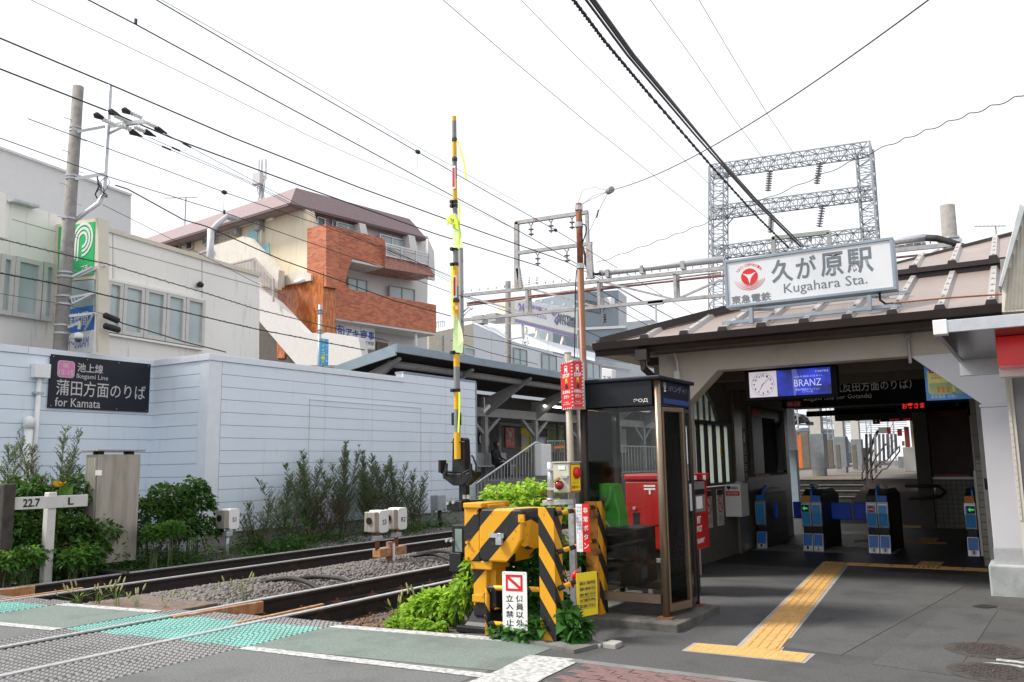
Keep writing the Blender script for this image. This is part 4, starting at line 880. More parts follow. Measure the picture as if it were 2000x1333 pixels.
# pylon sign
B = Pl(190, 670, 90, y=A.at(108, 600).y-.1)
t = thing('pylon_sign', 'tall cream sign pylon with green supermarket logo panel', 'sign', B.at(150, 680))
mb = MB(); B.slab(mb, [(187, 426), (192, 426), (192, 690), (187, 688)], .0, .22); mb.build('fin', M['creamfin'], t)
mb = MB(); B.slab(mb, [(105, 440), (111, 439), (111, 690), (105, 690)], .0, .22); mb.build('fin', M['creamfin'], t)
mb = MB(); B.slab(mb, [(111, 439), (187, 426), (187, 546), (111, 553)], .0, .2); mb.build('sign_box', M['creamfin'], t)
mb = MB(); B.slab(mb, [(114, 444), (185, 433), (182, 536), (112, 546)], .012, .01); mb.build('green_panel', M['pgreen'], t)
f = B.fr(112, 546, .013); wG = (B.at(185, 546)-B.at(112, 546)).length; hG = B.at(148, 439).z-B.at(148, 541).z
mb = MB()
def arc(mb, cx, cy, r0, r1, a0, a1, n=14):
    for i in range(n):
        t0, t1 = R(a0+(a1-a0)*i/n), R(a0+(a1-a0)*(i+1)/n)
        f.poly(mb, [(cx+r0*math.cos(t0), cy+r0*math.sin(t0)), (cx+r1*math.cos(t0), cy+r1*math.sin(t0)), (cx+r1*math.cos(t1), cy+r1*math.sin(t1)), (cx+r0*math.cos(t1), cy+r0*math.sin(t1))], 0, .006)
cx, cy = wG*.62, hG*.64
for k in range(3):
    r = wG*(.09+.07*k); arc(mb, cx, cy, r, r+wG*.04, -90, 180); x = cx-r-wG*.04; f.box(mb, x, hG*(.26+.04*k), x+wG*.04, cy, 0, .006)
for k in range(3): x = wG*(.08+.05*k); f.box(mb, x, hG*(.45), x+wG*.03, hG*.9, 0, .006)
mb.build('logo', M['white'], t); text(f, 'プチ', (wG*.62, hG*.04, wG*.80, hG*.16), M['white'], t, c=.004, bold=.03)
mb = MB(); B.slab(mb, [(139, 549), (184, 545), (184, 611), (139, 611)], .0, .06); mb.build('frosted_panel', M['curtain'], t)
f = B.fr(109, 655, .012); k = (B.at(176, 650)-B.at(109, 650)).length/67
mb = MB(); f.box(mb, 0, 0, 68*k, 27*k, -.06, -.003); mb.build('hours_board', mat('hours_blue', (.03,.17,.55), .5), t)
mb = MB(); f.box(mb, 0, -25*k, 68*k, -1*k, -.06, -.003); mb.build('hours_board', M['white'], t)
text(f, '営業時間', (6*k, 5*k, 60*k, 22*k), M['white'], t, c=-.002, bold=.01); text(f, '9:30AM～0:00AM', (3*k, -19*k, 64*k, -7*k), M['blueink'], t, c=-.002, bold=.0)
# ---- pale building behind it
Q = Pl(256, 460, -8.5, x=-22)
t = thing('office_block', 'plain pale grey block rising behind the cream supermarket', 'building', Q.at(256, 500))
mb = MB(); Q.slab(mb, [(-400, 143), (256, 381), (250, 980), (-400, 1000)], 0, 5); mb.build('wall', M['grey_far'], t)
mb = MB(); Q.slab(mb, [(-400, 141), (258, 379), (258, 383), (-400, 146)], .08, 5.2); mb.build('parapet', M['grey_far'], t)
# ---- apartment house
Ca = at(637, 600, d=37)
RP = Pl(637, 600, 9.4, d=37); LP_ = Pl(637, 600, -84.5, d=37)
t = thing('apartment_house', 'four storey cream apartment house with orange brick balconies and maroon roof', 'building', (Ca.x, Ca.y, 0))
# main volume
mb = MB(); RP.slab(mb, [(636, 415), (836, 462), (832, 960), (630, 960)], -1.5, 9); mb.build('wall', M['apwhite'], t)
mb = MB(); LP_.slab(mb, [(300, 480), (566, 402), (600, 410), (599, 960), (290, 970)], .45, .4); mb.build('wall', M['apwall'], t)
# mansard roof: lower eave ring to upper ring
e0 = RP.at(836, 468, .3); e1 = at(565, 401, pl=(RP.o-RP.n*1.0, RP.n)); e2 = at(285, 487, pl=(e1, LP_.n)); DL = (e1-LP_.o).dot(LP_.n); LS = Pl(637, 600, -84.5, pl=(LP_.o+LP_.n*.75, LP_.n))
r0 = RP.at(800, 428, -1.2); r1 = LP_.at(578, 367, DL-.7); r1b = LP_.at(285, 466, DL-.7); r0 = at(800, 428, pl=(r1, RP.n))
eR = at(836, 469, pl=(e1, RP.n))
mb = MB(); back = -RP.n*9
Vt = [e2, e1, eR, r1b, r1, r0, eR+back, r0+back*.8, e2+back, r1b+back]
mb.add(Vt, [(0,1,4,3), (1,2,5,4), (2,6,7,5), (3,4,5,7,9), (0,8,6,2,1)]); mb.build('roof', M['slate'], t)
mb = MB()
for a, b in ((e2, e1), (e1, eR)): mb.bar(a+Vector((0,0,.02)), b+Vector((0,0,.02)), .10, .12)
mb.build('eave_trim', mat('maroon_trim', (.12,.08,.085), .7), t)
# orange brick parapets, right-hand face, with the cut-away curve
br = [(637,438),(752,467),(752,521),(700,508),(688,505),(684,512),(679,530),(675,548),(677,560),(684,566),(852,596),(852,650),(640,618)]
def tri_slab(pl, mb, pieces, out0, th):
    for p_ in pieces: pl.slab(mb, p_, out0, th)
mb = MB(); tri_slab(RP, mb, [[(637,438),(752,467),(752,521),(637,495)], [(637,495),(688,506.5),(679,530),(637,530)], [(637,530),(679,530),(675,548),(677,558),(637,558)], [(637,558),(677,558),(684,566),(690,567),(690,628),(640,618)], [(690,567),(852,596),(852,650),(690,626.5)]], 0, .18); mb.build('brick_parapet', M['brick'], t)
mb = MB(); LP_.slab(mb, [(600,447),(637,438),(637,560),(600,560)], .72, .7); mb.build('brick_parapet', M['brick'], t)
mb = MB(); LP_.slab(mb, [(541,552),(590,541),(631,530),(631,650),(594,652),(543,592)], .74, .7); mb.build('tile_stair_wall', M['vbrick'], t)
mb = MB(); RP.slab(mb, [(686,506),(752,521),(752,525),(686,511)], -.02, 1.4); RP.slab(mb, [(637,617),(852,650),(852,655),(637,622)], -.03, 1.4); mb.build('balcony_floor', M['apwhite'], t)
mb = MB(); RP.slab(mb, [(752,498),(835,516),(850,540),(752,524)], .1, 1.5); mb.build('tiled_balcony', M['pinktile'], t)
mb = MB(); RP.slab(mb, [(836,466),(848,492),(850,548),(836,545)], -.02, .15); mb.build('end_fin', M['apwhite'], t)
mb = MB()
for y0, y1, w_ in ((476, 497, .07), (480, 502, .05), (499, 518, .05)): mb.bar(RP.at(753, y0, .2), RP.at(838, y1, .2), w_)
for i in range(34):
    x = 754+i*2.5; yy = 479+(x-753)*.247; mb.bar(RP.at(x, yy, .2), RP.at(x, yy+19, .2), .03)
for x in (754, 784, 812, 838): mb.bar(RP.at(x, 474+(x-753)*.25, .22), RP.at(x, 501+(x-753)*.24, .22), .06)
mb.build('balcony_railing', M['alu'], t)
window(RP, 615+32, 648+30, 425, 437, 443, 452, t, -1.4, 2); 
window(RP, 618, 634, 424, 427, 441, 444, t, -1.3, 1, glass=M['glassdark'])
window(RP, 655, 700, 434, 443, 447, 456, t, -1.3, 2, glass=M['glass']); window(RP, 740, 790, 458, 469, 480, 490, t, -1.3, 2, glass=M['glass'])
window(RP, 678, 716, 541, 549, 569, 574, t, -1.3, 2, frame=M['gantry']); window(RP, 759, 809, 557, 566, 583, 590, t, -1.3, 2, frame=M['gantry'])
mb = MB()
for x in (602, 702, 798): mb.prism([RP.at(x, 411+(x-602)*.245, -.9), RP.at(x+12, 414+(x-602)*.245, -.9), RP.at(x+20, 447+(x-602)*.245, -.9), RP.at(x+4, 443+(x-602)*.245, -.9)], -RP.n*.5)
mb.build('sloping_fin', M['apwhite'], t)
mb = MB(); mb.cyl(RP.at(812, 652, -.3), RP.at(812, 676, -.3), .08); mb.build('drain_pipe', M['white'], t)
# doors, walkway, concrete stair on the left face
for (x0, x1, yt, yb, m) in ((483, 502, 447, 480, 'doorblue'), (508, 525, 476, 500, 'doorblue2')):
    mb = MB(); LS.slab(mb, [(x0, yt+3), (x1, yt-2), (x1, yb), (x0, yb)], -.25, .05); mb.build('door', mat('door_light_blue', (.36,.66,.72), .6), t)
for x0, x1 in ((340, 352), (366, 378), (398, 412)): 
    y0 = 478-(x0-340)*.29; window(LS, x0, x1, y0+3, y0, y0+18, y0+16, t, -.25, 1, glass=M['glassdark'] if x0 < 390 else M['glass'], fw=.04)
mb = MB(); LS.slab(mb, [(417,480),(475,462),(484,470),(484,500),(545,528),(545,560),(417,560)], .5, .3); mb.build('stair_parapet', M['stairc'], t)
mb = MB(); LS.slab(mb, [(480,463),(488,466),(545,528),(541,566),(480,503)], .9, .25); mb.build('stair_parapet', M['stairc'], t)
mb = MB(); LS.slab(mb, [(500,560),(540,590),(598,651),(640,650),(700,660),(708,700),(700,714),(580,714),(508,630),(505,575)], 1.2, .35); mb.build('white_stair', mat('white_stair', (.60,.585,.56), .8, var=.04, dirt=(.55,.48,.40), dirta=.2, dscale=3, streak=True), t)
mb = MB(); LS.slab(mb, [(541,545),(583,528),(607,536),(607,548),(541,560)], .1, .12); mb.build('stair_coping', M['stairc'], t)
mb = MB(); rl = [(450,517),(497,505),(534,547),(534,590)]
for a, b in zip(rl[:-1], rl[1:]): mb.bar(LS.at(*a, 1.4), LS.at(*b, 1.4), .07)
mb.bar(LS.at(497, 505, 1.4), LS.at(497, 545, 1.4), .06)
for i in range(30):
    x = 452+i*2.8; yt = 517-(x-450)*.255 if x < 497 else 505+(x-497)*1.13; mb.bar(LS.at(x, yt, 1.4), LS.at(x, yt+34, 1.4), .03)
mb.build('stair_railing', mat('railing_taupe', (.42,.37,.36), .6), t)
mb = MB()
for i in range(12): mb.bar(LS.at(424+i*2.7, 462-i*.75, .1), LS.at(424+i*2.7, 474-i*.75, .1), .03)
mb.bar(LS.at(375, 500, .6), LS.at(414, 487, .6), .09); mb.bar(LS.at(375, 512, .6), LS.at(414, 503, .6), .05)
for i in range(12): mb.bar(LS.at(376+i*3.2, 500-i*1.05, .6), LS.at(376+i*3.2, 512-i*.8, .6), .03)
mb.build('window_grille', M['gantry'], t)
mb = MB(); mb.bar(LS.at(400, 466, -.15), LS.at(505, 432, -.15), .06); mb.bar(LS.at(510, 422, -.15), LS.at(511, 475, -.15), .08); mb.build('wall_pipe', M['apwhite'], t)
for (px, py, w_) in ((528, 428, .5), (585, 550, .55)):
    p = LS.at(px, py, .15 if px > 550 else -.2); u = LS.u; mb = MB(); mb.cyl(p-u*w_/2, p+u*w_/2, .09, n=10); mb.build('wall_lamp', M['white'], t, smooth=True)
for px, py in ((505, 442), (416, 466), (461, 452)):
    p = LS.at(px, py, -.1); mb = MB(); mb.box(p.x-.2, p.y-.15, p.z-.2, p.x+.2, p.y+.15, p.z+.25); mb.build('meter_box', M['gantry'], t)
# dark gap below the stairs
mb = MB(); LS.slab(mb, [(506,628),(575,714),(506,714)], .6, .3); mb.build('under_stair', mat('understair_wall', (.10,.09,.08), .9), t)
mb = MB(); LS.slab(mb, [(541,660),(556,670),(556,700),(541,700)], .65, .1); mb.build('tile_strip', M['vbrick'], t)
# shop signs on the ground floor
RP2 = Pl(640, 640, 9.4, pl=(RP.o-RP.n*.9, RP.n))
mb = MB()
sg = [(643,628),(732,641),(732,684),(643,676)]
tS = thing('shop_sign', 'white shop sign boards with blue lettering under the brick balcony', 'sign', RP2.at(690, 684, .3))
for a, b in ((643, 672), (673, 703), (704, 732)):
    mb = MB(); RP2.slab(mb, [(a, 628+(a-643)*.145), (b, 628+(b-643)*.145), (b, 676+(b-643)*.09), (a, 676+(a-643)*.09)], .3, .1); mb.build('board', M['white'], tS, bevel=.01)
for ch, x0, x1 in (('(有)', 655, 672), ('ア', 675, 687), ('キ', 689, 701), ('商', 704, 717), ('事', 719, 731)):
    o = RP2.at(x0, 654+(x0-643)*.13, .301); f = Fr(o, RP2.u); k = (RP2.at(x1, 654)-RP2.at(x0, 654)).length; text(f, ch, (0, 0, k, k*1.08), M['blueink'], tS, bold=.025)
o = RP2.at(712, 674, .301); f = Fr(o, RP2.u); text(f, '販売部', (0, 0, .55, .2), M['greyink'], tS, bold=.02); o = RP2.at(712, 685, .301); text(Fr(o, RP2.u), '05-0621', (0, 0, .55, .14), M['greyink'], tS)
mb = MB(); RP2.slab(mb, [(736,667),(758,671),(758,700),(736,700)], .1, .1); mb.build('brown_shutter', M['brown'], t)
# sky blue banner on a grey post
p = at(625, 600, x=-15.6); tB = thing('banner_pole', 'thin grey steel post with clamps in front of the white stair', 'post', (p.x, p.y, 0))
mb = MB(); mb.cyl((p.x, p.y, 2), p+Vector((0,0,.05)), .045); mb.build('post', M['galv'], tB, smooth=True)
mb = MB()
for y in (606, 611, 645, 650): q = at(625, y, x=-15.6); mb.box(q.x-.06, q.y-.07, q.z-.015, q.x+.06, q.y+.1, q.z+.015)
mb.build('clamps', M['gantry'], tB)
a, b = at(625, 661, x=-15.5), at(640, 715, x=-15.5); f = Fr((a.x, a.y, b.z), (0,1,0)); tb = thing('blue_banner', 'narrow sky blue banner with yellow vertical lettering', 'banner', f.o); k = b.y-a.y; h = a.z-b.z
mb = MB(); f.box(mb, 0, 0, k, h, 0, .02); mb.build('board', M['sky_blue'], tb)
for i, ch in enumerate('マイ☆コーチ'[:6]): text(f, {'ー': '｜'}.get(ch, ch), (k*.12, h*(.83-.155*i), k*.55, h*(.95-.155*i)), M['notice'], tb, c=.021, bold=.03)
for i, ch in enumerate('プロが個別に！'): text(f, ch, (k*.70, h*(.85-.12*i), k*.88, h*(.92-.12*i)), M['white'], tb, c=.021, bold=.02)
# antennas and street lamp
p = at(511, 387, d=45); t = thing('cell_antenna', 'rooftop mobile phone antenna mast with white panels', 'antenna', p)
s = 45/1650; mb = MB(); mb.cyl(p-Vector((0,0,.6)), p+Vector((0,0,78*s)), .07); 
for dx in (-.25, .2): mb.bar(p+Vector((dx, 0, -.2)), p+Vector((dx*.3, 0, 30*s)), .05)
for i in range(5): mb.tube([p+Vector((.35-.1*i, -.1, 35*s)), p+Vector((.3-.14*i, -.1, 18*s)), p+Vector((.1-.05*i, 0, 0))], .025, 5)
mb.build('mast', M['galv'], t)
for dx, dy, hh in ((-.2, -.12, 1), (.22, -.05, 1), (0, .2, 1)):
    mb = MB(); c = p+Vector((dx, dy, 60*s)); mb.box(c.x-.09, c.y-.05, c.z-.55, c.x+.09, c.y+.05, c.z+.5); mb.build('panel', M['white'], t, bevel=.02)
mb = MB(); c = p+Vector((-.02, -.25, 37*s)); mb.box(c.x-.3, c.y-.15, c.z-.35, c.x+.3, c.y+.1, c.z+.3); mb.build('radio_unit', M['grey_far'], t, bevel=.03)
def yagi(p, s, label, w=1.2):
    t = thing('tv_antenna', label, 'antenna', p); u = RT.copy(); u.z = 0; u.normalize(); mb = MB(); mb.cyl(p, p+Vector((0,0,1.6*s)), .03); mb.build('mast', M['gantry'], t)
    mb = MB(); top = p+Vector((0,0,1.55*s)); mb.bar(top-u*w*s, top+u*w*.5*s, .03); v = Vector((-u.y, u.x, 0))
    for i in range(9): q = top+u*(-w+i*w*.18)*s; mb.bar(q-v*.3*s-Vector((0,0,.08)), q+v*.3*s+Vector((0,0,.08)), .02)
    mb.build('elements', M['gantry'], t)
yagi(at(361, 440, d=44), .95, 'small television antenna on the left end of the maroon roof'); yagi(at(1947, 468, d=40), .42, 'television antenna behind the station roof at right', 2.4)
p = at(410, 505, x=-22); q = at(412, 448, x=-22); r_ = at(447, 420, x=-22); t = thing('street_lamp', 'pale grey street lamp arm in front of the apartment house', 'street lamp', (p.x, p.y, 0))
mb = MB(); mb.tube([(p.x, p.y, 0), p, q], .11, 10); mb.build('pole', M['lamp'], t, smooth=True); mb = MB(); mb.tube([q-Vector((0,0,.1)), q+(r_-q)*.4, r_], [.10, .09, .07], 10); mb.build('arm', M['lamp'], t, smooth=True)
mb = MB(); mb.lathe(r_-(r_-q).normalized()*.1, [(.07, 0), (.12, .1), (.1, .35), (.03, .42)], 10, (r_-q)+Vector((0,0,-.6))); mb.build('lamp_head', M['lamp'], t, smooth=True)
# ---- white house, blue-grey building and billboard in the middle
C_ = Pl(1000, 700, 0, x=-30)
t = thing('white_house', 'white clad house with sliding windows seen above the platform canopy', 'building', C_.at(1000, 760))
mb = MB(); C_.slab(mb, [(925,632),(1000,668),(1160,712),(1160,745),(1160,975),(925,990)], 0, 8); mb.build('wall', M['whitewall'], t)
mb = MB(); mb.add([C_.at(925,632,0), C_.at(1000,668,0.05), C_.at(1162,706,.05), C_.at(1162,690,-3), C_.at(1000,648,-3), C_.at(925,628,-3)], [(0,1,4,5),(1,2,3,4)]); mb.build('roof', M['whitewall'], t)
mb = MB(); C_.slab(mb, [(838,652),(925,632),(925,990),(838,1000)], .3, 6); mb.build('side_wing', mat('beige_far', (.58,.53,.44), .8), t)
for x in (960, 1070, 1128): mb = MB(); C_.slab(mb, [(x, 655), (x+1, 655), (x+1, 770), (x, 770)], .01, .02); mb.build('cladding_joint', M['grey_far'], t)
for x0, x1, a, b, c, d in ((1002,1028,679,684,711,716),(1057,1086,690,696,721,726),(1145,1170,707,712,738,743),(1105,1112,700,701,712,713)): window(C_, x0, x1, a, b, c, d, t, .03, 2 if x1-x0 > 10 else 1, frame=M['gantry'], glass=M['glass'])
window(C_, 905, 926, 682, 678, 694, 696, t, .35, 1, glass=M['glass'])
mb = MB(); mb.tube([C_.at(868, 655, .4), C_.at(868, 690, .4), C_.at(874, 697, .4), C_.at(880, 690, .4)], .06, 6); mb.bar(C_.at(835, 632, .4), C_.at(868, 628, .4), .05)
for i in range(9): mb.bar(C_.at(836+i*4, 633-i*.5, .4), C_.at(836+i*4, 644-i*.5, .4), .03)
mb.build('roof_railing', M['galv'], t)
for px, py, w_ in ((938, 625, 1.2), (968, 622, 2.0)): p = C_.at(px, py, -1); mb = MB(); mb.box(p.x-.4, p.y-w_*.3, p.z-.3, p.x+.4, p.y+w_*.3, p.z+.25); mb.build('roof_unit', M['gantry'], t)
D_ = Pl(1180, 640, 12, x=-42)
t = thing('blue_grey_building', 'blue-grey building with a stepped roof behind the rusty pole', 'building', D_.at(1180, 760))
mb = MB(); D_.slab(mb, [(1122,572),(1208,567),(1208,642),(1122,642)], 0, 6); mb.build('tower', M['bluegrey'], t)
mb = MB(); D_.slab(mb, [(1208,567),(1224,580),(1224,650),(1208,645)], -.1, 5); mb.build('side_wall', mat('far_light_grey', (.5,.52,.55), .8), t)
mb = MB(); D_.slab(mb, [(1080,645),(1225,640),(1230,700),(1225,960),(1080,960)], .5, 7); mb.build('lower_floor', M['bluegrey'], t)
mb = MB(); D_.slab(mb, [(1118,641),(1222,636),(1222,641),(1118,646)], .7, .15); mb.build('white_parapet', M['white'], t)
for i in range(26): mb2 = None
window(D_, 1135, 1172, 591, 586, 610, 608, t, .02, 2, frame=M['glassdark'], glass=M['glassdark']); window(D_, 1140, 1176, 676, 678, 682, 684, t, .55, 1, frame=M['glassdark'], glass=M['glassdark'])
p = D_.at(1190, 589, .4); mb = MB(); mb.box(p.x-.5, p.y-.5, p.z-.5, p.x+.5, p.y+.5, p.z+.4); mb.build('vent_hood', M['white'], t, bevel=.1)
for i, (x0, x1, y) in enumerate(((1196,1222,690),(1225,1245,628),(1228,1280,640),(1185,1200,715))):
    pass
t = thing('grey_flats', 'low grey flats with balcony rails at the foot of the station roof', 'building', D_.at(1240, 760, -2))
mb = MB(); D_.slab(mb, [(1172,702),(1232,712),(1310,730),(1310,960),(1172,960)], 2, 4); D_.slab(mb, [(1220,630),(1275,625),(1300,640),(1300,940),(1220,940)], -8, 4); mb.build('wall', mat('far_light_grey', (.5,.52,.55), .8), t)
mb = MB()
for i in range(10): mb.bar(D_.at(1176+i*3, 694+i*.5, 2.3), D_.at(1176+i*3, 712+i*.5, 2.3), .05)
mb.bar(D_.at(1174, 713, 2.3), D_.at(1234, 722, 2.3), .12); mb.build('balcony_rail', M['galv'], t)
E_ = Pl(1060, 620, 0, x=-34)
t = thing('billboard', 'long white rooftop billboard for a gym with purple lettering', 'billboard', E_.at(1060, 680))
bq = [(1005,583),(1128,604),(1128,660),(1007,628)]
mb = MB(); E_.slab(mb, bq, 0, .4); mb.build('board', M['boardwhite'] if 'boardwhite' in M else M['white'], t)
mb = MB(); E_.slab(mb, [(997,585),(1005,583),(1007,632),(998,630)], -.05, 1.2); mb.build('end_box', M['creamfin'], t)
mb = MB(); E_.slab(mb, [(1007,624),(1128,655),(1128,661),(1007,630)], .02, .03); mb.build('purple_stripe', M['purple'], t)
mb = MB(); E_.slab(mb, [(1007,622.5),(1128,653),(1128,655),(1007,624)], .022, .03); mb.build('green_stripe', M['postergreen'], t)
def etext(body, x0, y0, x1, m, hpx, bold=.02, sk=.26):
    o = E_.at(x0, y0, .03); e = E_.at(x1, y0+(x1-x0)*sk, .03); d = e-o; f = Fr(o, d, Vector((0,0,1))); f.v = Vector((0,0,1)); L_ = d.length; text(f, body, (0, 0, L_, hpx*(E_.at(x0, y0-10).z-E_.at(x0, y0).z)/10), m, t, bold=bold)
etext('24', 1013, 609, 1025, M['purple'], 17, .04, .1); etext('時間年中無休の', 1027, 603, 1069, M['purple'], 10, .02, .2); etext('フィットネスジム', 1027, 617, 1068, M['purple'], 9, .02, .2)
etext('ANYTIME', 1088, 622, 1125, M['greyink'], 11, .05); etext('FITNESS', 1089, 632, 1125, M['greyink'], 10, .05)
mb = MB(); mb.tube([E_.at(1079, 611, .05), E_.at(1083, 617, .05), E_.at(1087, 611, .05)], .07, 5); mb.tube([E_.at(1088, 620, .05), E_.at(1084, 626, .05), E_.at(1089, 634, .05)], .09, 5); mb.build('running_figure', M['purple'], t)
mb = MB()
for x in (1024, 1048, 1070, 1092, 1112): mb.bar(E_.at(x, 586+(x-1005)*.18, .1), E_.at(x+10, 580+(x-1005)*.18, 1.5), .05); q = E_.at(x+10, 580+(x-1005)*.18, 1.5); mb.box(q.x-.1, q.y-.1, q.z-.12, q.x+.1, q.y+.1, q.z+.12)
mb.build('spotlights', M['galv'], t)
mb = MB()
for x in (1028, 1050, 1072, 1100): mb.bar(E_.at(x, 634+(x-1005)*.25, -.2), E_.at(x-8, 668+(x-1005)*.2, -.2), .16); mb.bar(E_.at(x, 634+(x-1005)*.25, -.2), E_.at(x+6, 668+(x-1005)*.2, -.8), .12)
mb.build('supports', M['creamfin'], t)
a = Pl(1187, 745, 90, d=30); t = thing('gym_sign', 'small white projecting sign numbered 24 beyond the canopy', 'sign', a.at(1187, 770))
mb = MB(); a.slab(mb, [(1175,719),(1196,722),(1196,765),(1175,765)], 0, .3); mb.build('box', M['white'], t, bevel=.02)
f = a.fr(1186, 741, .002); text(f, '24', (0, 0, .14, .11), M['purple'], t, bold=.03); f = a.fr(1178, 741, .002); text(f, 'フ', (0, 0, .1, .11), M['greyink'], t, bold=.03); f = a.fr(1178, 748, .002); text(f, 'イ時', (0, 0, .28, .10), M['greyink'], t, bold=.03)
# ================================================================ poles, gantries, wires
def insul(mb, top, h, r, n=4, ax=(0,0,-1)):
    ax = Vector(ax).normalized(); mb.cyl(top, top+ax*h, r*.28, n=6)
    for i in range(n):
        c = top+ax*h*(i+.5)/n; mb.lathe(c, [(r*.3, -.02), (r, .012), (r*.9, .03), (r*.3, .035)], 10, ax)
# utility pole at the left
UX = -15.5
pb = at(118, 680, x=UX); pt = at(153, 170, x=UX)
t = thing('utility_pole', 'tall concrete utility pole with steel arms rising behind the white wall', 'utility pole', (pb.x, pb.y, 0))
ax_ = (pt-pb).normalized(); b0 = pb-ax_*4
mb = MB(); mb.cyl(b0, pt, .155, .10, 16); mb.build('pole', M['polec'], t, smooth=True)
mb = MB()
for y, w_ in ((255, .14), (262, .14), (352, .15), (358, .15), (436, .16), (540, .18), (548, .18), (585, .18), (600, .18), (640, .19), (655, .19)):
    f_ = (680-y)/510; c = pb+ax_*(pt-pb).length*f_; mb.cyl(c, c+ax_*.035, .155-.05*f_, n=14)
mb.build('pole_bands', M['galv'], t)
mb = MB()
for i in range(14):
    c = pb+ax_*(.2+i*.33); s_ = (-1)**i; mb.cyl(c, c+Vector((0, s_*.24, 0)), .008, n=5)
mb.build('step_bolts', M['galv'], t)
vp0, vp1 = at(205, 372, x=UX+.15), at(215, 168, x=UX+.15)
mb = MB(); mb.tube([at(140, 436, x=UX+.05), at(192, 398, x=UX+.15), at(203, 380, x=UX+.15), vp1], .045, 8); mb.build('riser_pipe', M['alu'], t, smooth=True)
mb = MB(); mb.bar(at(150, 258, x=UX+.1), at(208, 247, x=UX+.1), .05); mb.bar(at(208, 247, x=UX+.1), at(282, 238, x=UX+.9), .07); mb.bar(at(212, 262, x=UX+.1), at(245, 246, x=UX+.5), .035)
mb.bar(at(145, 350, x=UX+.1), at(205, 340, x=UX+.15), .06); mb.bar(at(150, 540, x=UX+.1), at(204, 517, x=UX+.4), .06); mb.bar(at(140, 541, x=UX+.1), at(180, 522, x=UX+.3), .04)
mb.bar(at(135, 582, x=UX+.1), at(206, 569, x=UX+.4), .04); mb.bar(at(136, 596, x=UX+.1), at(175, 576, x=UX+.3), .03)
for i in range(6): mb.bar(at(138+i*6, 582-i*1.2, x=UX+.15), at(141+i*6, 594-i*3, x=UX+.15), .02)
mb.bar(at(135, 618, x=UX+.1), at(190, 612, x=UX+.4), .05); mb.bar(at(165, 645, x=UX+.2), at(183, 612, x=UX+.4), .03)
mb.build('crossarm', M['alu'], t)
mb = MB()
for (x, y, s_) in ((198, 232, 1), (222, 225, 1), (250, 218, 1), (258, 255, -1), (285, 258, -1), (305, 248, -1)):
    p = at(x, y, x=UX+.5); d = (at(x+20, y+9, x=UX+.5)-p).normalized()
    if s_ == 1: insul(mb, p+d*.0, .30, .055, 5, d)
    else: insul(mb, p-d*.28, .30, .055, 5, d)
mb.build('insulators', M['white'], t)
mb = MB()
for (x, y) in ((198, 230), (226, 223), (252, 220), (266, 262), (293, 262), (315, 256)):
    p = at(x, y, x=UX+.5); d = (at(x+20, y+9, x=UX+.5)-p).normalized(); mb.lathe(p-d*.16, [(.02, 0), (.07, .05), (.05, .15), (.025, .24), (.015, .3)], 8, d)
mb.build('insulator_covers', M['rubber'], t)
mb = MB()
for i in range(10):
    a = at(190+random.uniform(-6, 25), 345+random.uniform(-5, 40), x=UX+.2); b = at(195+random.uniform(-8, 18), 378+random.uniform(-6, 10), x=UX+.25); mb.tube([a, a.lerp(b, .3)+Vector((.05, random.uniform(-.12, .12), -.04)), a.lerp(b, .7)+Vector((.05, random.uniform(-.1, .1), -.06)), b], .006, 5)
mb.tube([at(190, 345, x=UX+.2), at(193, 365, x=UX+.2), at(186, 380, x=UX+.2), at(190, 388, x=UX+.2)], .014, 5); mb.build('cable_loops', M['rubber'], t, smooth=True)
p = at(153, 662, x=UX+.35); tc = thing('dome_camera', 'white dome security camera hanging beside the utility pole', 'security camera', p)
mb = MB(); mb.lathe(p+Vector((0,0,.12)), [(.03, 0), (.08, -.02), (.09, -.10), (.075, -.12)], 14); mb.build('housing', M['white'], tc, smooth=True)
mb = MB(); mb.lathe(p+Vector((0,0,.0)), [(.07, 0), (.06, -.04), (.02, -.065)], 14); mb.build('dome', M['glassdark'], tc, smooth=True); mb = MB(); mb.bar(p+Vector((0,0,.3)), at(133, 640, x=UX+.2), .04); mb.cyl(p+Vector((0,0,.18)), p+Vector((0,0,.34)), .03); mb.build('bracket', M['galv'], tc)
# station side gantry over the tracks
GY = 24.0
def g(x, y, dy=0.): return at(x, y, y=GY+dy)
t = thing('overhead_gantry', 'weathered steel lattice gantry spanning the tracks with rusty pipes', 'gantry', g(1130, 600))
mb = MB(); mb.bar(g(898, 578), g(1860, 478), .09, .11); mb.build('top_chord', M['gantry'], t)
mb = MB(); mb.bar(g(898, 626), g(1500, 569), .10); mb.bar(g(1500, 569), g(1860, 540), .1); mb.build('bottom_chord', M['gantry'], t)
for i, (a, b) in enumerate([((1029, 566), (1031, 612)), ((1169, 551), (1171, 599)), ((1318, 536), (1320, 584)), ((1460, 521), (1462, 572))]):
    mb = MB(); mb.bar(g(*a), g(*b), .09); mb.bar(g(a[0]+6, a[1], .5), g(b[0]+6, b[1], .5), .07); mb.build('upright', M['gantry'], t)
for a, b in [((902, 577), (1030, 613)), ((1042, 566), (1166, 600)), ((1180, 552), (1316, 585)), ((1324, 584), (1408, 547)), ((1700, 560), (1835, 488)), ((1720, 540), (1790, 505))]:
    mb = MB(); mb.bar(g(*a), g(*b), .06); mb.build('diagonal', M['gantry'], t)
for k, (a, b, m) in enumerate([((912, 592), (1860, 492), 'redrust'), ((912, 597), (1408, 538), 'redrust'), ((913, 594), (1408, 532), 'gantry')]):
    mb = MB(); mb.cyl(g(*a, .35+.1*k), g(*b, .35+.1*k), .03, n=8); mb.build('rod', M[m], t)
mb = MB()
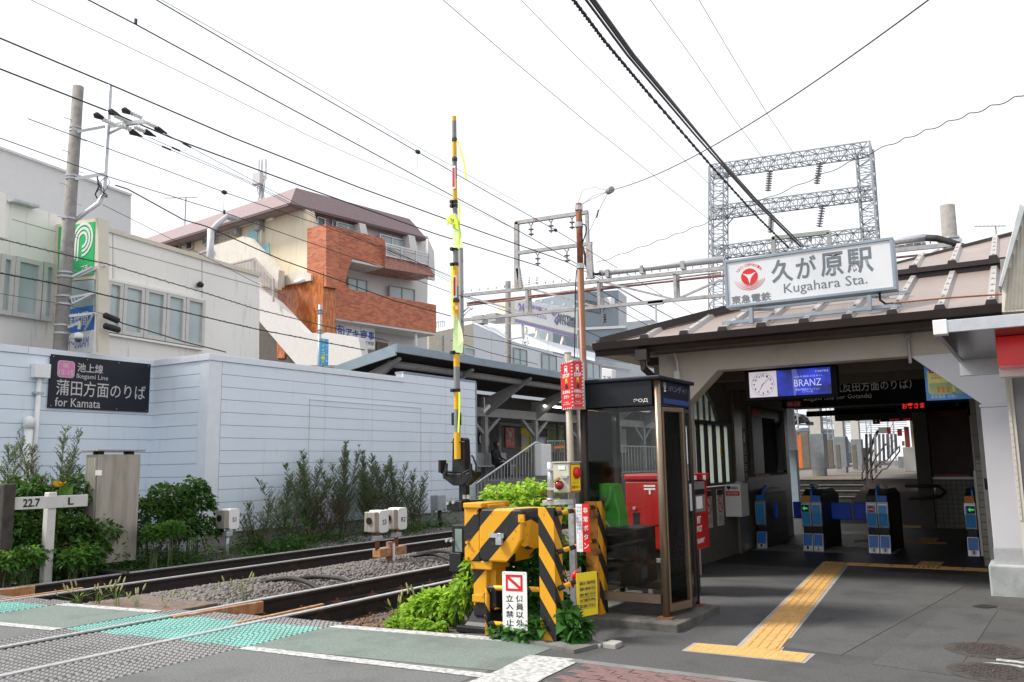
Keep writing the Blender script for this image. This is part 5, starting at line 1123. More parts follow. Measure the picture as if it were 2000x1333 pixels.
for i in range(60):
    x = 905+i*16; mb.cyl(g(x, 577-(x-898)*.104-5), g(x, 577-(x-898)*.104-9), .02, n=5)
o = mb.build('bolts', M['gantry'], t); o['kind'] = 'stuff'
t = thing('gantry_post', 'brown steel gantry post standing behind the raised barrier boom', 'post', g(899, 700)); mb = MB(); a, b = g(899, 725), g(897, 484); mb.box(a.x-.1, GY-.1, 0, a.x+.1, GY+.1, b.z); mb.build('post', M['gantry'], t); mb = MB(); mb.tube([g(905, 610), g(915, 600), g(922, 605)], .03, 5); mb.tube([g(905, 618), g(914, 608), g(924, 601)], .02, 5); mb.build('cable_hooks', M['gantry'], t)
t = thing('cable_conduit', 'pale steel cable conduit running above the gantry towards the station sign', 'conduit', g(1171, 532))
mb = MB(); mb.cyl(g(1172, 534, .2), g(1412, 507, .2), .10, n=12); mb.cyl(g(1700, 478, .2), g(1808, 464, .2), .10, n=12); mb.cyl(g(1745, 484, .4), g(1808, 476, .4), .08, n=12); mb.build('conduit', M['alu'], t, smooth=True)
mb = MB()
for x in (1183, 1250, 1330): y = 534-(x-1172)*.112; mb.bar(g(x, y+3, .2), g(x+10, y+13, .2), .06); mb.box(g(x, y).x-.06, GY+.08, g(x, y).z-.13, g(x, y).x+.06, GY+.32, g(x, y).z+.12)
mb.build('brackets', M['gantry'], t)
mb = MB(); mb.tube([g(1138, 484), g(1143, 500), g(1143, 515), g(1150, 530), g(1162, 536), g(1173, 535)], .045, 8); mb.tube([g(1808, 465), g(1830, 466), g(1860, 475), g(1890, 486)], .09, 8); mb.build('black_cable', M['rubber'], t, smooth=True)
t = thing('wire_support_frame', 'tall H-shaped steel portal carrying insulators above the gantry', 'frame', g(1010, 560))
mb = MB(); mb.bar(g(1009, 435), g(1010, 565), .16, .12); mb.bar(g(1012, 525), g(1018, 564), .12); mb.build('post', M['gantry'], t)
mb = MB(); mb.bar(g(1146, 415), g(1150, 545), .10); mb.bar(g(1152, 480), g(1156, 545), .12); mb.build('post', M['gantry'], t)
mb = MB(); mb.bar(g(1007, 436), g(1148, 415), .12); mb.build('top_beam', M['gantry'], t); mb = MB(); mb.bar(g(1010, 495), g(1156, 476), .11); mb.build('lower_beam', M['gantry'], t)
for (x, y) in ((1037, 436), (1076, 429), (1117, 422), (1050, 493), (1107, 487)):
    mb = MB(); p = g(x, y); mb.bar(p+Vector((-.08,0,0)), p-Vector((0,0,.12)), .03); mb.bar(p+Vector((.08,0,0)), p-Vector((0,0,.12)), .03); insul(mb, p-Vector((0,0,.12)), .34, .10, 2); mb.build('insulator', M['gantry'], t)
mb = MB(); mb.bar(g(998, 560), g(1052, 552), .05)
for x in (1018, 1033, 1048): insul(mb, g(x, 540), .22, .05, 3); mb.cyl(g(x, 552), g(x, 556), .02)
mb.build('small_insulators', M['white'], t)
t = thing('bracket_frame', 'small green-grey steel bracket frame directly behind the station sign', 'frame', g(1560, 480, 2))
mb = MB(); mb.bar(g(1509, 466, 2), g(1620, 454, 2), .12); mb.bar(g(1510, 464, 2), g(1512, 500, 2), .12); mb.bar(g(1619, 455, 2), g(1621, 490, 2), .12)
for x in (1545, 1582): mb.prism([g(x-5, 463-(x-1509)*.1, 2), g(x+5, 462-(x-1509)*.1, 2), g(x+1, 478-(x-1509)*.1, 2), g(x-1, 478-(x-1509)*.1, 2)], (0,.1,0))
mb.build('frame', mat('green_grey_steel', (.28,.30,.28), .6, .3), t)
# lattice tower portal far behind the station
LY = 60.0
def lt(x, y, dy=0.): return at(x, y, y=LY+dy)
t = thing('lattice_tower', 'large galvanised lattice portal tower behind the station roof', 'lattice tower', (lt(1400, 600).x, LY, 0))
def lattice(name, a, b, wd, dv, n, axis=(0,0,1)):
    "box truss from a to b: chords and diagonals"
    a = Vector(a); b = Vector(b); d = (b-a).normalized(); v = Vector(axis); v = (v-d*v.dot(d)).normalized(); w_ = Vector((0,1,0)); mb = MB()
    off = [v*wd/2+w_*dv/2, v*wd/2-w_*dv/2, -v*wd/2-w_*dv/2, -v*wd/2+w_*dv/2]
    for o_ in off: mb.bar(a+o_, b+o_, .08)
    for i in range(n):
        p = a.lerp(b, i/n); q = a.lerp(b, (i+1)/n); m_ = (p+q)/2
        for k in range(4):
            o1, o2 = off[k], off[(k+1) % 4]; mb.bar(p+o1, q+o2 if i % 2 else q+o2, .05) if (i+k) % 2 else mb.bar(p+o2, q+o1, .05); mb.bar(p+o1, p+o2, .045)
    o = mb.build(name, M['lattice'], t)
M['lattice'] = mat('galvanised_far', (.30,.32,.34), .6, .2, var=.15, scale=2)
lattice('leg', lt(1403, 640), lt(1403, 327), 1.1, 1.1, 22, (1,0,0)); lattice('leg', lt(1704, 520), lt(1688, 290), 1.0, 1.1, 16, (1,0,0))
lattice('beam', lt(1390, 336), lt(1697, 292), .75, 1.1, 22); lattice('beam', lt(1392, 417), lt(1703, 377), .75, 1.1, 22); lattice('beam', lt(1395, 495), lt(1711, 457), .75, 1.1, 22)
mb = MB(); mb.bar(lt(1386, 322, -1), lt(1394, 600, -1), .09); mb.bar(lt(1698, 275, -1), lt(1713, 465, -1), .12)
for a, b in (((1417, 350), (1427, 338)), ((1678, 310), (1664, 296)), ((1420, 440), (1432, 426)), ((1680, 400), (1666, 386))): mb.bar(lt(*a), lt(*b), .07)
mb.build('ladder_rail', M['lattice'], t)
for (x0, y0, x1, y1) in ((1504, 333, 1500, 374), (1602, 318, 1595, 360), (1507, 420, 1505, 455), (1607, 400, 1600, 444)):
    mb = MB(); a, b = lt(x0, y0), lt(x1, y1); insul(mb, a, (b-a).length, .24, 9, b-a); mb.build('insulator_string', M['gantry'], t)
# far concrete pole
t = thing('concrete_pole', 'short round concrete pole top showing above the station roof', 'utility pole', at(1857, 560, y=26)); mb = MB(); a, b = at(1860, 600, y=26), at(1850, 402, y=26); mb.cyl((a.x, 26, 0), (b.x, 26, b.z), .26, .19, 18); mb.build('pole', M['polec'], t, smooth=True); mb = MB(); c = at(1856, 468, y=26); mb.cyl((c.x-.0, 26, c.z), (c.x, 26, c.z+.06), .24, n=16); mb.bar((c.x-.3, 25.8, c.z-.1), (c.x+.3, 25.8, c.z-.1), .08); mb.build('band', M['galv'], t)
# grey pole in front of the billboard
p = at(990, 720, x=-19); q = at(992, 550, x=-19); t = thing('utility_pole', 'grey concrete pole standing left of the gym billboard', 'utility pole', (p.x, p.y, 0)); mb = MB(); mb.cyl((p.x, p.y, 0), q, .15, .12, 14); mb.build('pole', M['polec'], t, smooth=True)
mb = MB(); mb.bar(at(990, 633, x=-18.9), at(1022, 633, x=-18.9), .05); mb.bar(at(990, 664, x=-18.9), at(1018, 660, x=-18.9), .06); mb.bar(at(1021, 633, x=-18.9), at(1022, 662, x=-18.9), .1)
for y in (560, 590, 608, 640, 652, 675, 690): c = at(991, y, x=-18.85); mb.cyl(c-Vector((0,.25,0)), c+Vector((0,.25,0)), .012, n=5)
for i in range(6): mb.tube([at(1024, 668, x=-18.9), at(1024+random.uniform(-6, 10), 672+random.uniform(-8, 8), x=-18.9), at(1022+random.uniform(-3, 12), 660+random.uniform(-12, 18), x=-18.9)], .018, 4)
mb.build('arm', M['galv'], t)
# small catenary insulators under the gantry
t = thing('hanging_insulator', 'brown ribbed insulator hanging from the gantry bottom chord', 'insulator', g(1181, 605)); mb = MB(); mb.tube([g(1181, 602), g(1178, 608), g(1181, 614)], .015, 5); insul(mb, g(1181, 612), .30, .06, 4); mb.tube([g(1181, 625), g(1178, 633)], .015, 4); mb.build('insulator', M['brown'], t)
t = thing('drop_bracket', 'angled steel drop arm holding the contact wires right of centre', 'bracket', g(1280, 590)); mb = MB(); mb.bar(g(1281, 588), g(1282, 640), .05); mb.bar(g(1282, 632), g(1265, 640), .06); insul(mb, g(1272, 634), .35, .05, 4, g(1256, 643)-g(1272, 634)); mb.box(g(1281, 592).x-.25, GY-.05, g(1281, 592).z-.06, g(1281, 592).x+.25, GY+.05, g(1281, 592).z+.06); mb.build('arm', M['galv'], t)
# rusty pole and prism pole near the barrier
PY = 7.75
a = at(1121, 1010, y=PY); b = at(1130, 398, y=PY)
t = thing('rusty_pole', 'slim rust-stained steel pole rising beside the phone booth', 'pole', (b.x, PY, 0))
mb = MB(); mb.cyl((b.x, PY, 0), (b.x, PY, at(1130, 521, y=PY).z), .036, n=12); mb.build('lower_tube', M['rust_streak'] if 'rust_streak' in M else M['rust'], t, smooth=True)
mb = MB(); mb.cyl((b.x, PY, at(1130, 521, y=PY).z), (b.x, PY, b.z), .033, n=12); mb.build('upper_tube', M['rust'], t, smooth=True)
mb = MB()
for y in (407, 521, 440): c = at(1130, y, y=PY); mb.cyl((b.x, PY, c.z-.025), (b.x, PY, c.z+.025), .043, n=12)
mb.build('clamps', M['galv'], t)
mb = MB(); c = at(1136, 440, y=PY); mb.tube([c+Vector((.02*math.sin(q*2), 0, 0))+Vector((.045*math.sin(q), 0, -.10+.11*math.cos(q))) for q in np.linspace(0, 6.2, 14)], .007, 5); mb.tube([at(1134, 412, y=PY), at(1136, 430, y=PY), at(1137, 470, y=PY)], .008, 5); mb.tube([at(1130, 521, y=PY), at(1126, 530, y=PY), at(1124, 560, y=PY), at(1122, 700, y=PY)], .006, 4); mb.build('cable_loops', M['rubber'], t)
# ---- wires
def wire(label, pts, r, m='wire', grp=None, sag=0., name='overhead_wire'):
    P_ = [at(px, py, x=X) for px, py, X in pts]; out = []
    n = len(P_)
    for i in range(n-1):
        a = P_[max(i-1, 0)]; b = P_[i]; c = P_[i+1]; d = P_[min(i+2, n-1)]
        for k in range(8): q = k/8; out.append(b.lerp(c, q)-Vector((0,0,sag*4*q*(1-q))))
    out.append(P_[-1])
    if pts[0][0] <= 0 or pts[0][1] <= 0: out.insert(0, out[0]+(out[0]-out[3]).normalized()*25)
    if pts[-1] == (1240, 580, -12.0) or pts[-1] == (1330, 600, -11.2): out.append(out[-1]+(out[-1]-out[-4]).normalized()*25)
    mb = MB(); mb.tube(out, max(r*.85, (.00028 if r < .0065 else .0004)*out[len(out)//2].length), 5); o = mb.build(name, M[m], smooth=True); tag(o, label, 'wire', grp or 'overhead wires'); return o
def wline(label, pts, r, m='wire', **k):   # constant depth plane given once
    X = k.pop('X'); return wire(label, [(a, b, X) for a, b in pts], r, m, **k)
wire('thick dark green wire meeting the riser pipe of the utility pole', [(-60,48,-15.0),(0,75,-15.0),(216,166,-15.0),(457,270,-14.6),(700,366,-14.0),(881,432,-13.4),(1107,512,-12.7)], .019, 'wireg')
wire('thick dark green wire passing the pole just below its top', [(-60,110,-15.0),(0,135,-15.0),(230,225,-14.9),(336,270,-14.8),(600,368,-14.5),(850,457,-14.2),(1052,520,-13.8)], .019, 'wireg')
wire('black wire leaving the right insulator of the lower beam towards the roof', [(1107,512,-12.7),(1200,560,-12.6),(1310,620,-12.5),(1400,672,-12.4)], .012)
wire('black wire leaving the left insulator of the lower beam', [(1052,520,-13.8),(1150,572,-13.7),(1250,628,-13.6),(1330,672,-13.5)], .012)
wline('dark wire crossing the top left sky and passing behind the boom middle', [(172,0),(265,48),(500,176),(730,300),(878,380),(1014,452),(1240,580)], .014, X=-12.0)
wline('dark wire with round clamps crossing left of the boom top', [(305,0),(560,150),(815,297),(960,380),(1085,450),(1330,600)], .012, X=-11.2)
wline('thin pale wire just above the clamped wire', [(315,0),(560,138),(838,300),(1010,395)], .004, 'wirel', X=-11.0)
wline('faint thin wire from the top left corner', [(60,0),(350,140),(612,270),(881,390),(1000,445)], .004, 'wirel', X=-14)
wline('thin wire from top centre going down to the lattice tower', [(865,0),(1000,117),(1150,243),(1260,330),(1388,432)], .006, 'wirel', X=-6)
wline('thin wire from top right of centre to the tower foot', [(1017,0),(1120,105),(1260,240),(1385,360)], .004, 'wirel', X=-5)
wline('thin pale wire left of the two rightmost faint ones', [(1270,0),(1350,110),(1430,228),(1492,312)], .004, 'wirel', X=-4)
wline('faint wire farthest right in the sky', [(1365,0),(1430,110),(1500,225),(1550,300)], .003, 'wirel', X=-3.5)
# heavy cable bundle running to behind the sign
mb = MB(); BP = [(1112,-10,-3.4),(1180,80,-3.5),(1262,178,-3.6),(1385,320,-3.8),(1480,425,-3.95),(1543,487,-4.05)]
P_ = [at(a, b, x=c) for a, b, c in BP]; P_.insert(0, P_[0]+(P_[0]-P_[1])*3)
def hel(P_, r, R_, turns, ph):
    out = []; tot = len(P_)-1
    for i in range(tot):
        for k in range(24):
            q = k/24; s_ = (i+q)/tot; c = P_[i].lerp(P_[i+1], q); d = (P_[i+1]-P_[i]).normalized(); u = d.cross(Vector((0,0,1))).normalized(); v = d.cross(u); th = s_*turns*6.28+ph; out.append(c+(u*math.cos(th)+v*math.sin(th))*R_)
    return out
mb.tube(hel(P_, 0, .012, 46, 0), .012, 6); mb.tube(hel(P_, 0, .012, 46, 3.14), .012, 6); tag(mb.build('cable_bundle', M['wire'], smooth=True), 'twisted black cable with a spiral lashing, left of the heavy cable bundle', 'cable')
t = thing('cable_bundle', 'heavy bundle of three thick cables slanting down to the station sign', 'cable', at(1150, 0, x=-3.2))
for k, (dx0, dx1, r, m) in enumerate(((0, 0, .013, 'wire'), (16, 2, .017, 'bundlegrey'), (9, 7, .013, 'wire'))):
    pts = [(1137+dx0, -10, -3.2), (1225+dx0*.8, 108, -3.3), (1359+dx0*.5+dx1*.4, 266, -3.5), (1470+dx1, 390, -3.7), (1563+dx1, 482, -3.85)]
    P_ = [at(a, b, x=c) for a, b, c in pts]; out = [P_[0]+(P_[0]-P_[1])*3]
    for i in range(4):
        for j in range(6): out.append(P_[i].lerp(P_[i+1], j/6))
    mb = MB(); mb.tube(out+[P_[-1]], r, 6); mb.build('cable', mat('bundle_grey', (.11,.10,.10), .6) if m == 'bundlegrey' else M[m], t, smooth=True)
# stay from the rusty pole to the upper right
P1 = at(1130, 402, y=PY); P2 = at(1190, 373, y=PY-.35); P3 = at(1830, -12, y=3.5)
t = thing('stay_wire', 'dark stay wire with strain insulator running from the rusty pole to the upper right', 'wire', P1, 'overhead wires')
mb = MB(); mb.tube([P2.lerp(P3, k/20)-Vector((0,0,.12*4*k/20*(1-k/20))) for k in range(21)]+[P3+(P3-P2).normalized()*12+Vector((0,0,.4))], .0035, 6); mb.build('wire', M['wire'], t)
mb = MB(); d = (P3-P2).normalized(); insul(mb, P2-d*.07, .16, .035, 3, d); mb.build('strain_insulator', M['gantry'], t)
mb = MB(); mb.tube([P1, P2-d*.07], .0025, 4); mb.tube([P1+Vector((0,0,-.02)), at(1160, 382, y=PY-.2), P2-d*.06], .0025, 4); mb.tube([at(1128, 400, y=PY), at(1138, 372, y=PY), at(1160, 366, y=PY-.1), P2], .0025, 4); mb.tube([P2, at(1178, 395, y=PY-.2), at(1166, 420, y=PY), at(1150, 455, y=PY)], .003, 4); mb.build('jumper_wire', M['wirel'], t)
mb = MB(); a = at(1167, 418, y=PY); mb.cyl(a+Vector((.012,0,.04)), a-Vector((.012,0,.04)), .009, n=6); mb.build('sleeve', M['brown'], t)
P_ = [at(a, b, y=c) for a, b, c in ((2010,182,14),(1870,232,15.5),(1740,282,17),(1560,362,19),(1390,432,21),(1280,473,22.5),(1160,516,24))]; P_.insert(0, P_[0]+(P_[0]-P_[1])*5)
mb = MB(); mb.tube(hel(P_, 0, .02, 22, 0), .009, 5); tag(mb.build('overhead_wire', M['wire'], smooth=True), 'wavy dashed cable from the right edge down to the gantry', 'wire', 'overhead wires')
wire('dark wire from the left edge that crosses the street lamp head', [(0,270,-14.9),(200,342,-14.9),(437,415,-14.6),(598,472,-14.3),(778,534,-13.9),(881,572,-13.5),(1000,612,-13)], .010)
wire('thin wire carrying a round clamp above the antenna mast', [(54,232,-15.5),(250,305,-15.2),(438,376,-14.9),(636,443,-14.5),(754,487,-14.2),(881,540,-13.8)], .007)
wire('thick sagging black cable starting from the loops on the utility pole', [(225,362,-15.0),(250,370,-15.0),(359,430,-15.0),(402,442,-15.0),(500,486,-14.8),(550,508,-14.7),(657,546,-14.5),(768,587,-14.2),(881,618,-14)], .016)
for k, (a, b, c) in enumerate((((312,256),(500,356),(640,430)), ((290,268),(480,352),(640,434)), ((268,266),(470,350),(640,438)))):
    wire(('upper', 'middle', 'lower')[k]+' of the three converging wires from the pole insulators', [(*a, -14.8), (*b, -14.5), (*c, -14.2), (885, 545+k*4, -13.6)], .006)
    mb = MB(); P_ = [at(*q, x=-14.7) for q in (a, b)]; c0 = P_[0].lerp(P_[1], .22); c1 = P_[0].lerp(P_[1], .30); mb.cyl(c0, c1, .02, n=6); tag(mb.build('wire_sleeve', M['rubber']), ('upper', 'middle', 'lower')[k]+' of the three dark sleeves on the converging wires', 'wire sleeve')
def spiral(label, pts, r, R_, turns):
    P_ = [at(a, b, x=c) for a, b, c in pts]; mb = MB(); mb.tube(P_, r, 5); mb.tube(hel(P_, 0, R_, turns, 0), r*.35, 3); o = mb.build('lashed_cable', M['wire'], smooth=True); tag(o, label, 'cable', 'cables in front of the cream supermarket')
spiral('upper lashed cable crossing the green logo of the pylon sign', [(-20,462,-15),(157,505,-15),(206,515,-14.9),(396,571,-14.8),(500,604,-14.7),(630,636,-14.6),(760,667,-14.5)], .010, .035, 60)
spiral('middle lashed cable crossing the supermarket windows', [(-20,530,-15),(118,556,-15),(206,577,-14.9),(342,606,-14.8),(500,643,-14.8),(712,684,-14.6)], .013, .025, 50)
wire('lowest thin wire across the left supermarket windows', [(-10,572,-15),(120,594,-15),(205,614,-15)], .005)
wire('black service cable dropping from the sleeves behind the white wall top', [(202,614,-14.9),(240,632,-14.9),(272,641,-14.9),(360,668,-14.85),(441,688,-14.8)], .015)
for k, (x0, y0, x1, y1) in enumerate(((202, 615, 233, 628), (202, 636, 235, 646))):
    mb = MB(); a, b = at(x0, y0, x=-14.8), at(x1, y1, x=-14.8); mb.tube([a, a.lerp(b, .08), a.lerp(b, .92), b], [.02, .06, .06, .02], 10); tag(mb.build('cable_closure', M['rubber'], smooth=True), ('upper', 'lower')[k]+' black cable closure hanging right of the utility pole', 'cable closure')
wire('thin diagonal wire falling across the upper stair railing', [(200,400,-15.5),(350,475,-15.6),(492,549,-15.8),(560,580,-16)], .004)
for k, (px, py, X) in enumerate(((438, 376, -14.9), (816, 297, -11.2), (1085, 450, -11.2))):
    p = at(px, py, x=X); mb = MB(); mb.lathe(p+Vector((0,-.06,0)), [(.03, 0), (.045, .02), (.05, .06), (.045, .10), (.03, .12)], 10, (0,1,0)); mb.tube([p, p-Vector((0,0,.42 if k < 2 else .1))], .004, 4); tag(mb.build('wire_clamp', M['wire']), ('round clamp on the thin wire left of the antenna mast', 'round clamp with hanging thread left of the boom top', 'round clamp on the wire between the portal insulators')[k], 'wire clamp')
for (px, py, X, lb) in ((265, 45, -12, 'small clip on the wire near the top left corner'), (438, 417, -14.6, 'clip on the wire at the street lamp head'), (1430-100*0, 100, -4, '')):
    if lb: p = at(px, py, x=X); mb = MB(); mb.box(p.x-.015, p.y-.02, p.z-.02, p.x+.015, p.y+.02, p.z+.07); tag(mb.build('wire_clip', M['wire']), lb, 'wire clip')
# contact wires over the two tracks
for X, z, nm in ((-7.25, 5.0, 'nearer'), (-11.07, 5.0, 'farther')):
    pass
for i, pts in enumerate([[(1160,560,-13),(1300,640,-12.7),(1350,668,-12.6)], [(880,760-95,-14),(960,690,-13.6),(1050,712,-13.4)], [(905,655,-13.4),(985,668,-13.3),(1100,700,-13.2)], [(1130,640,-12.8),(1240,690,-12.6),(1300,720,-12.5)]]):
    wire(('thin wire under the gantry right of the rusty pole', 'thin wire sagging over the canopy beside the boom', 'black wire from the gantry post to the white house', 'thin wire falling to the left roof corner')[i], pts, .007)
# ================================================================ barrier machine, striped fence, signs
HZ = stripemat('hazard_box', .40, -1, 1.0, -.3, .13); HZP = stripemat('hazard_post', .34, 1, 1.5, 1.5); HZR = stripemat('hazard_pipe', .3, 1, 1.6, 1.2, .07)
def bx(mb, x0, y0, x1, y1, Y0, Y1):
    a = at(x0, y1, y=Y0); b = at(x1, y0, y=Y0); return mb.box(a.x, Y0, a.z, b.x, Y1, b.z)
Y0 = 6.78
c = at(940, 1238, y=Y0)
t = thing('barrier_machine', 'black and yellow striped level crossing barrier machine on a black pedestal', 'barrier machine', (c.x, Y0, 0))
mb = MB(); bx(mb, 907, 992, 936, 1096, Y0+.02, Y0+.5); mb.build('gear_case', HZ, t, bevel=.012)
mb = MB(); bx(mb, 904, 983, 940, 993, Y0-.0, Y0+.52); mb.build('case_lid', M['yellow'], t, bevel=.01)
a = at(936, 1096, y=Y0); b = at(1021, 995, y=Y0); r_ = at(1036, 1020, y=Y0+.15)
mb = MB(); zz0, zz1 = a.z, b.z; dz = zz1-zz0
prof = [(a.x, zz0+.02), (a.x+.04, zz0-.005), (b.x-.16, zz0-.005), (b.x-.02, zz0+dz*.42), (b.x, zz1-.02), (b.x-.03, zz1), (a.x+.03, zz1), (a.x, zz1-.05)]
mb.prism([(x, Y0, z) for x, z in prof], (0, .42, 0)); mb.build('motor_housing', HZ, t, bevel=.02)
mb = MB(); mb.prism([(b.x-.005, Y0+.02, zz1-.02), (b.x+.03, Y0+.1, zz1-.08), (b.x+.03, Y0+.36, zz1-.08), (b.x-.005, Y0+.40, zz1-.02)], (-.05, 0, -dz*.62)); mb.build('end_cover', HZ, t, bevel=.01)
mb = MB(); bx(mb, 941, 986, 955, 995, Y0+.1, Y0+.4); mb.build('top_cover', M['yellow'], t, bevel=.01)
mb = MB(); p = at(976, 1055, y=Y0); mb.box(p.x-.11, Y0-.012, p.z+.02, p.x+.05, Y0-.002, p.z+.06); mb.box(p.x-.015, Y0-.05, p.z-.04, p.x+.045, Y0-.014, p.z+.02); mb.tube([(p.x-.005, Y0-.035, p.z+.02), (p.x+.0, Y0-.035, p.z+.06), (p.x+.03, Y0-.035, p.z+.06), (p.x+.035, Y0-.035, p.z+.02)], .006, 6); mb.build('padlock', M['galv'], t)
mb = MB()
for (px, py) in ((1018, 1013), (912, 1060), (912, 1090), (930, 1003)): p = at(px, py, y=Y0); mb.cyl((p.x, Y0-.012, p.z), (p.x, Y0+.03, p.z), .014, n=8)
p = at(1018, 1013, y=Y0); mb.box(p.x-.03, Y0-.008, p.z-.035, p.x+.03, Y0+.02, p.z+.035); mb.build('bolts', M['yellow'], t)
mb = MB(); bx(mb, 919, 1097, 960, 1112, Y0+.03, Y0+.35); mb.build('flange', M['yellow'], t, bevel=.01)
mb = MB(); bx(mb, 925, 1112, 950, 1203, Y0+.06, Y0+.3); mb.build('pedestal', HZ, t, bevel=.01)
mb = MB(); bx(mb, 950, 1112, 968, 1190, Y0+.12, Y0+.3); mb.build('pedestal_rib', HZ, t, bevel=.006)
mb = MB(); bx(mb, 922, 1163, 946, 1176, Y0+.04, Y0+.06); mb.build('clamp_plate', M['yellow'], t, bevel=.006)
p = at(937, 1203, y=Y0+.06); q = at(937, 1240, y=Y0)
mb = MB(); prof = [(.14, 0), (.14, .02), (.12, .05), (.07, .17)]; cx_ = p.x
for (r0, h0), (r1, h1) in zip(prof[:-1], prof[1:]):
    ring = lambda r, h: [(cx_-r-.02, Y0+.18-r, h-.02), (cx_+r, Y0+.18-r, h-.02), (cx_+r, Y0+.18+r, h-.02), (cx_-r-.02, Y0+.18+r, h-.02)]
    mb.add(ring(r0, h0)+ring(r1, h1), [(0,1,5,4),(1,2,6,5),(2,3,7,6),(3,0,4,7),(4,5,6,7),(3,2,1,0)])
mb.build('cast_foot', M['black'], t, smooth=False); mb = MB(); mb.box(cx_-.22, Y0-.02, -.06, cx_+.18, Y0+.4, .0); mb.build('base_plate', M['black'], t, bevel=.01)
# boom carrier and boom
BY = 7.0
t = thing('barrier_boom', 'raised yellow and grey crossing barrier boom with pale lime pennants', 'barrier boom', at(893, 1000, y=BY))
def bp(px, py, dy=0.): return at(px, py, y=BY+dy)
mb = MB(); a = bp(877, 978); b = bp(903, 998); mb.box(a.x, BY-.05, b.z-.0, b.x+.03, BY+.35, a.z); 
c_ = bp(880, 1002); d_ = bp(900, 1028); mb.box(bp(878, 0).x, BY-.02, bp(0, 1075).z, bp(905, 0).x+.05, BY+.3, bp(0, 1000).z); mb.box(bp(877, 0).x, BY-.06, bp(0, 1060).z, bp(898, 0).x, BY-.02, bp(0, 1035).z); mb.build('drive_column', M['black'], t, bevel=.01)
mb = MB(); mb.box(bp(885, 0).x, BY-.03, bp(0, 1034).z, bp(897, 0).x, BY-.022, bp(0, 1005).z); mb.build('inspection_window', mat('dull_glass', (.2,.27,.25), .2), t)
mb = MB()
for px, py in ((882, 983), (893, 981), (889, 1055), (880, 1055)): p = bp(px, py); mb.cyl((p.x, BY-.075, p.z), (p.x, BY-.04, p.z), .016, n=10)
for px in (907, 915): p = bp(px, 975); mb.cyl(p, p+Vector((0,0,.04)), .018, n=8)
mb.build('bolts', M['galv'], t)
mb = MB(); mb.box(bp(889, 0).x, BY+.0, bp(0, 982).z, bp(901, 0).x, BY+.08, bp(0, 945).z); mb.build('neck', M['black'], t, bevel=.008)
mb = MB(); mb.prism([bp(866, 935, -.03), bp(884, 949, -.03), bp(903, 949, -.03), bp(922, 932, -.03), bp(925, 921, -.03), bp(905, 925, -.03), bp(880, 925, -.03), bp(862, 921, -.03)], (0, .16, 0)); mb.build('yoke', M['black'], t, bevel=.01)
mb = MB()
for s_, xa, xb in ((-1, 868, 875), (1, 918, 916)):
    mb.prism([bp(xa-s_*3, 932, -.08), bp(xa+s_*4, 930, -.08), bp(xb+s_*4, 906, -.08), bp(xb+s_*2, 905, -.08)], (0, .02, 0))
mb.box(bp(858, 0).x, BY-.05, bp(0, 933).z, bp(862, 0).x, BY+.05, bp(0, 917).z); mb.tube([bp(862, 922), bp(925, 922)], .02, 6)
mb.tube([bp(922, 932, -.05), bp(929, 925, -.05), bp(930, 910, -.05), bp(924, 893, -.05), bp(921, 890, -.05)], .010, 6); mb.tube([bp(905, 925, -.1), bp(918, 918, -.1), bp(922, 935, -.1), bp(912, 948, -.1)], .015, 6)
mb.bar(bp(873, 918, -.1), bp(866, 935, -.1), .012); mb.bar(bp(905, 917, -.1), bp(898, 935, -.1), .012); mb.build('release_hooks', M['black'], t)
mb = MB(); mb.prism([bp(882, 925, -.02), bp(908, 925, -.02), bp(905, 858, -.02), bp(902, 855, -.02), bp(886, 855, -.02), bp(883, 858, -.02)], (0, .12, 0)); mb.build('boom_holder', M['black'], t, bevel=.012)
mb = MB(); a = bp(882, 864, -.05); b = bp(908, 864, -.05); mb.tube([a, b], .008, 6); mb.box(bp(884, 0).x, BY-.07, bp(0, 873).z, bp(898, 0).x, BY-.03, bp(0, 857).z); mb.build('holder_clamp', M['black'], t)
def bc(py): f_ = (py-228)/(870-228); return bp(887+(893.5-887)*f_, py, -.045)
segs = [(228,237,'boomy'),(237,275,'netting'),(275,313,'boomy'),(313,345,'netting'),(345,350,'netting'),(350,392,'boomy'),(392,410,'netting'),(410,486,'netting'),(486,516,'netting'),(516,560,'boomy'),(560,590,'netting'),(590,617,'boomy'),(617,717,'boomy'),(717,766,'netting'),(766,800,'boomy'),(800,845,'netting'),(845,897,'boomy')]
for y0, y1, m_ in segs:
    a, b = bc(y1), bc(y0); ra = .0235+.010*(y1-228)/640; rb = .0235+.010*(y0-228)/640; mb = MB(); mb.cyl(a, b, ra, rb, 16); mb.build('boom_tube', M[m_], t, smooth=False)
mb = MB()
for y in (275, 313, 396, 404, 488, 518, 589, 764, 690): c = bc(y); r0 = .027+.011*(y-228)/640; mb.cyl(c-Vector((0,0,.012)), c+Vector((0,0,.022)), r0, n=14); mb.box(c.x+r0*.3*(1 if y % 2 else -1), c.y-r0-.015, c.z-.012, c.x+r0*1.3*(1 if y % 2 else -1), c.y-.0, c.z+.02)
mb.build('black_straps', M['black'], t)
for y0, y1 in ((327, 371), (540, 583)):
    c0, c1 = bc(y1), bc(y0); f = Fr((c0.x-.012, c0.y-.034, c0.z), (1,0,0)); h = c1.z-c0.z; mb = MB(); f.box(mb, 0, 0, .045, h, 0, .004); mb.build('reflector_frame', M['white'], t); mb = MB(); f.box(mb, .010, .02, .036, h-.02, .0042, .007); mb.build('red_reflector', M['red'], t)
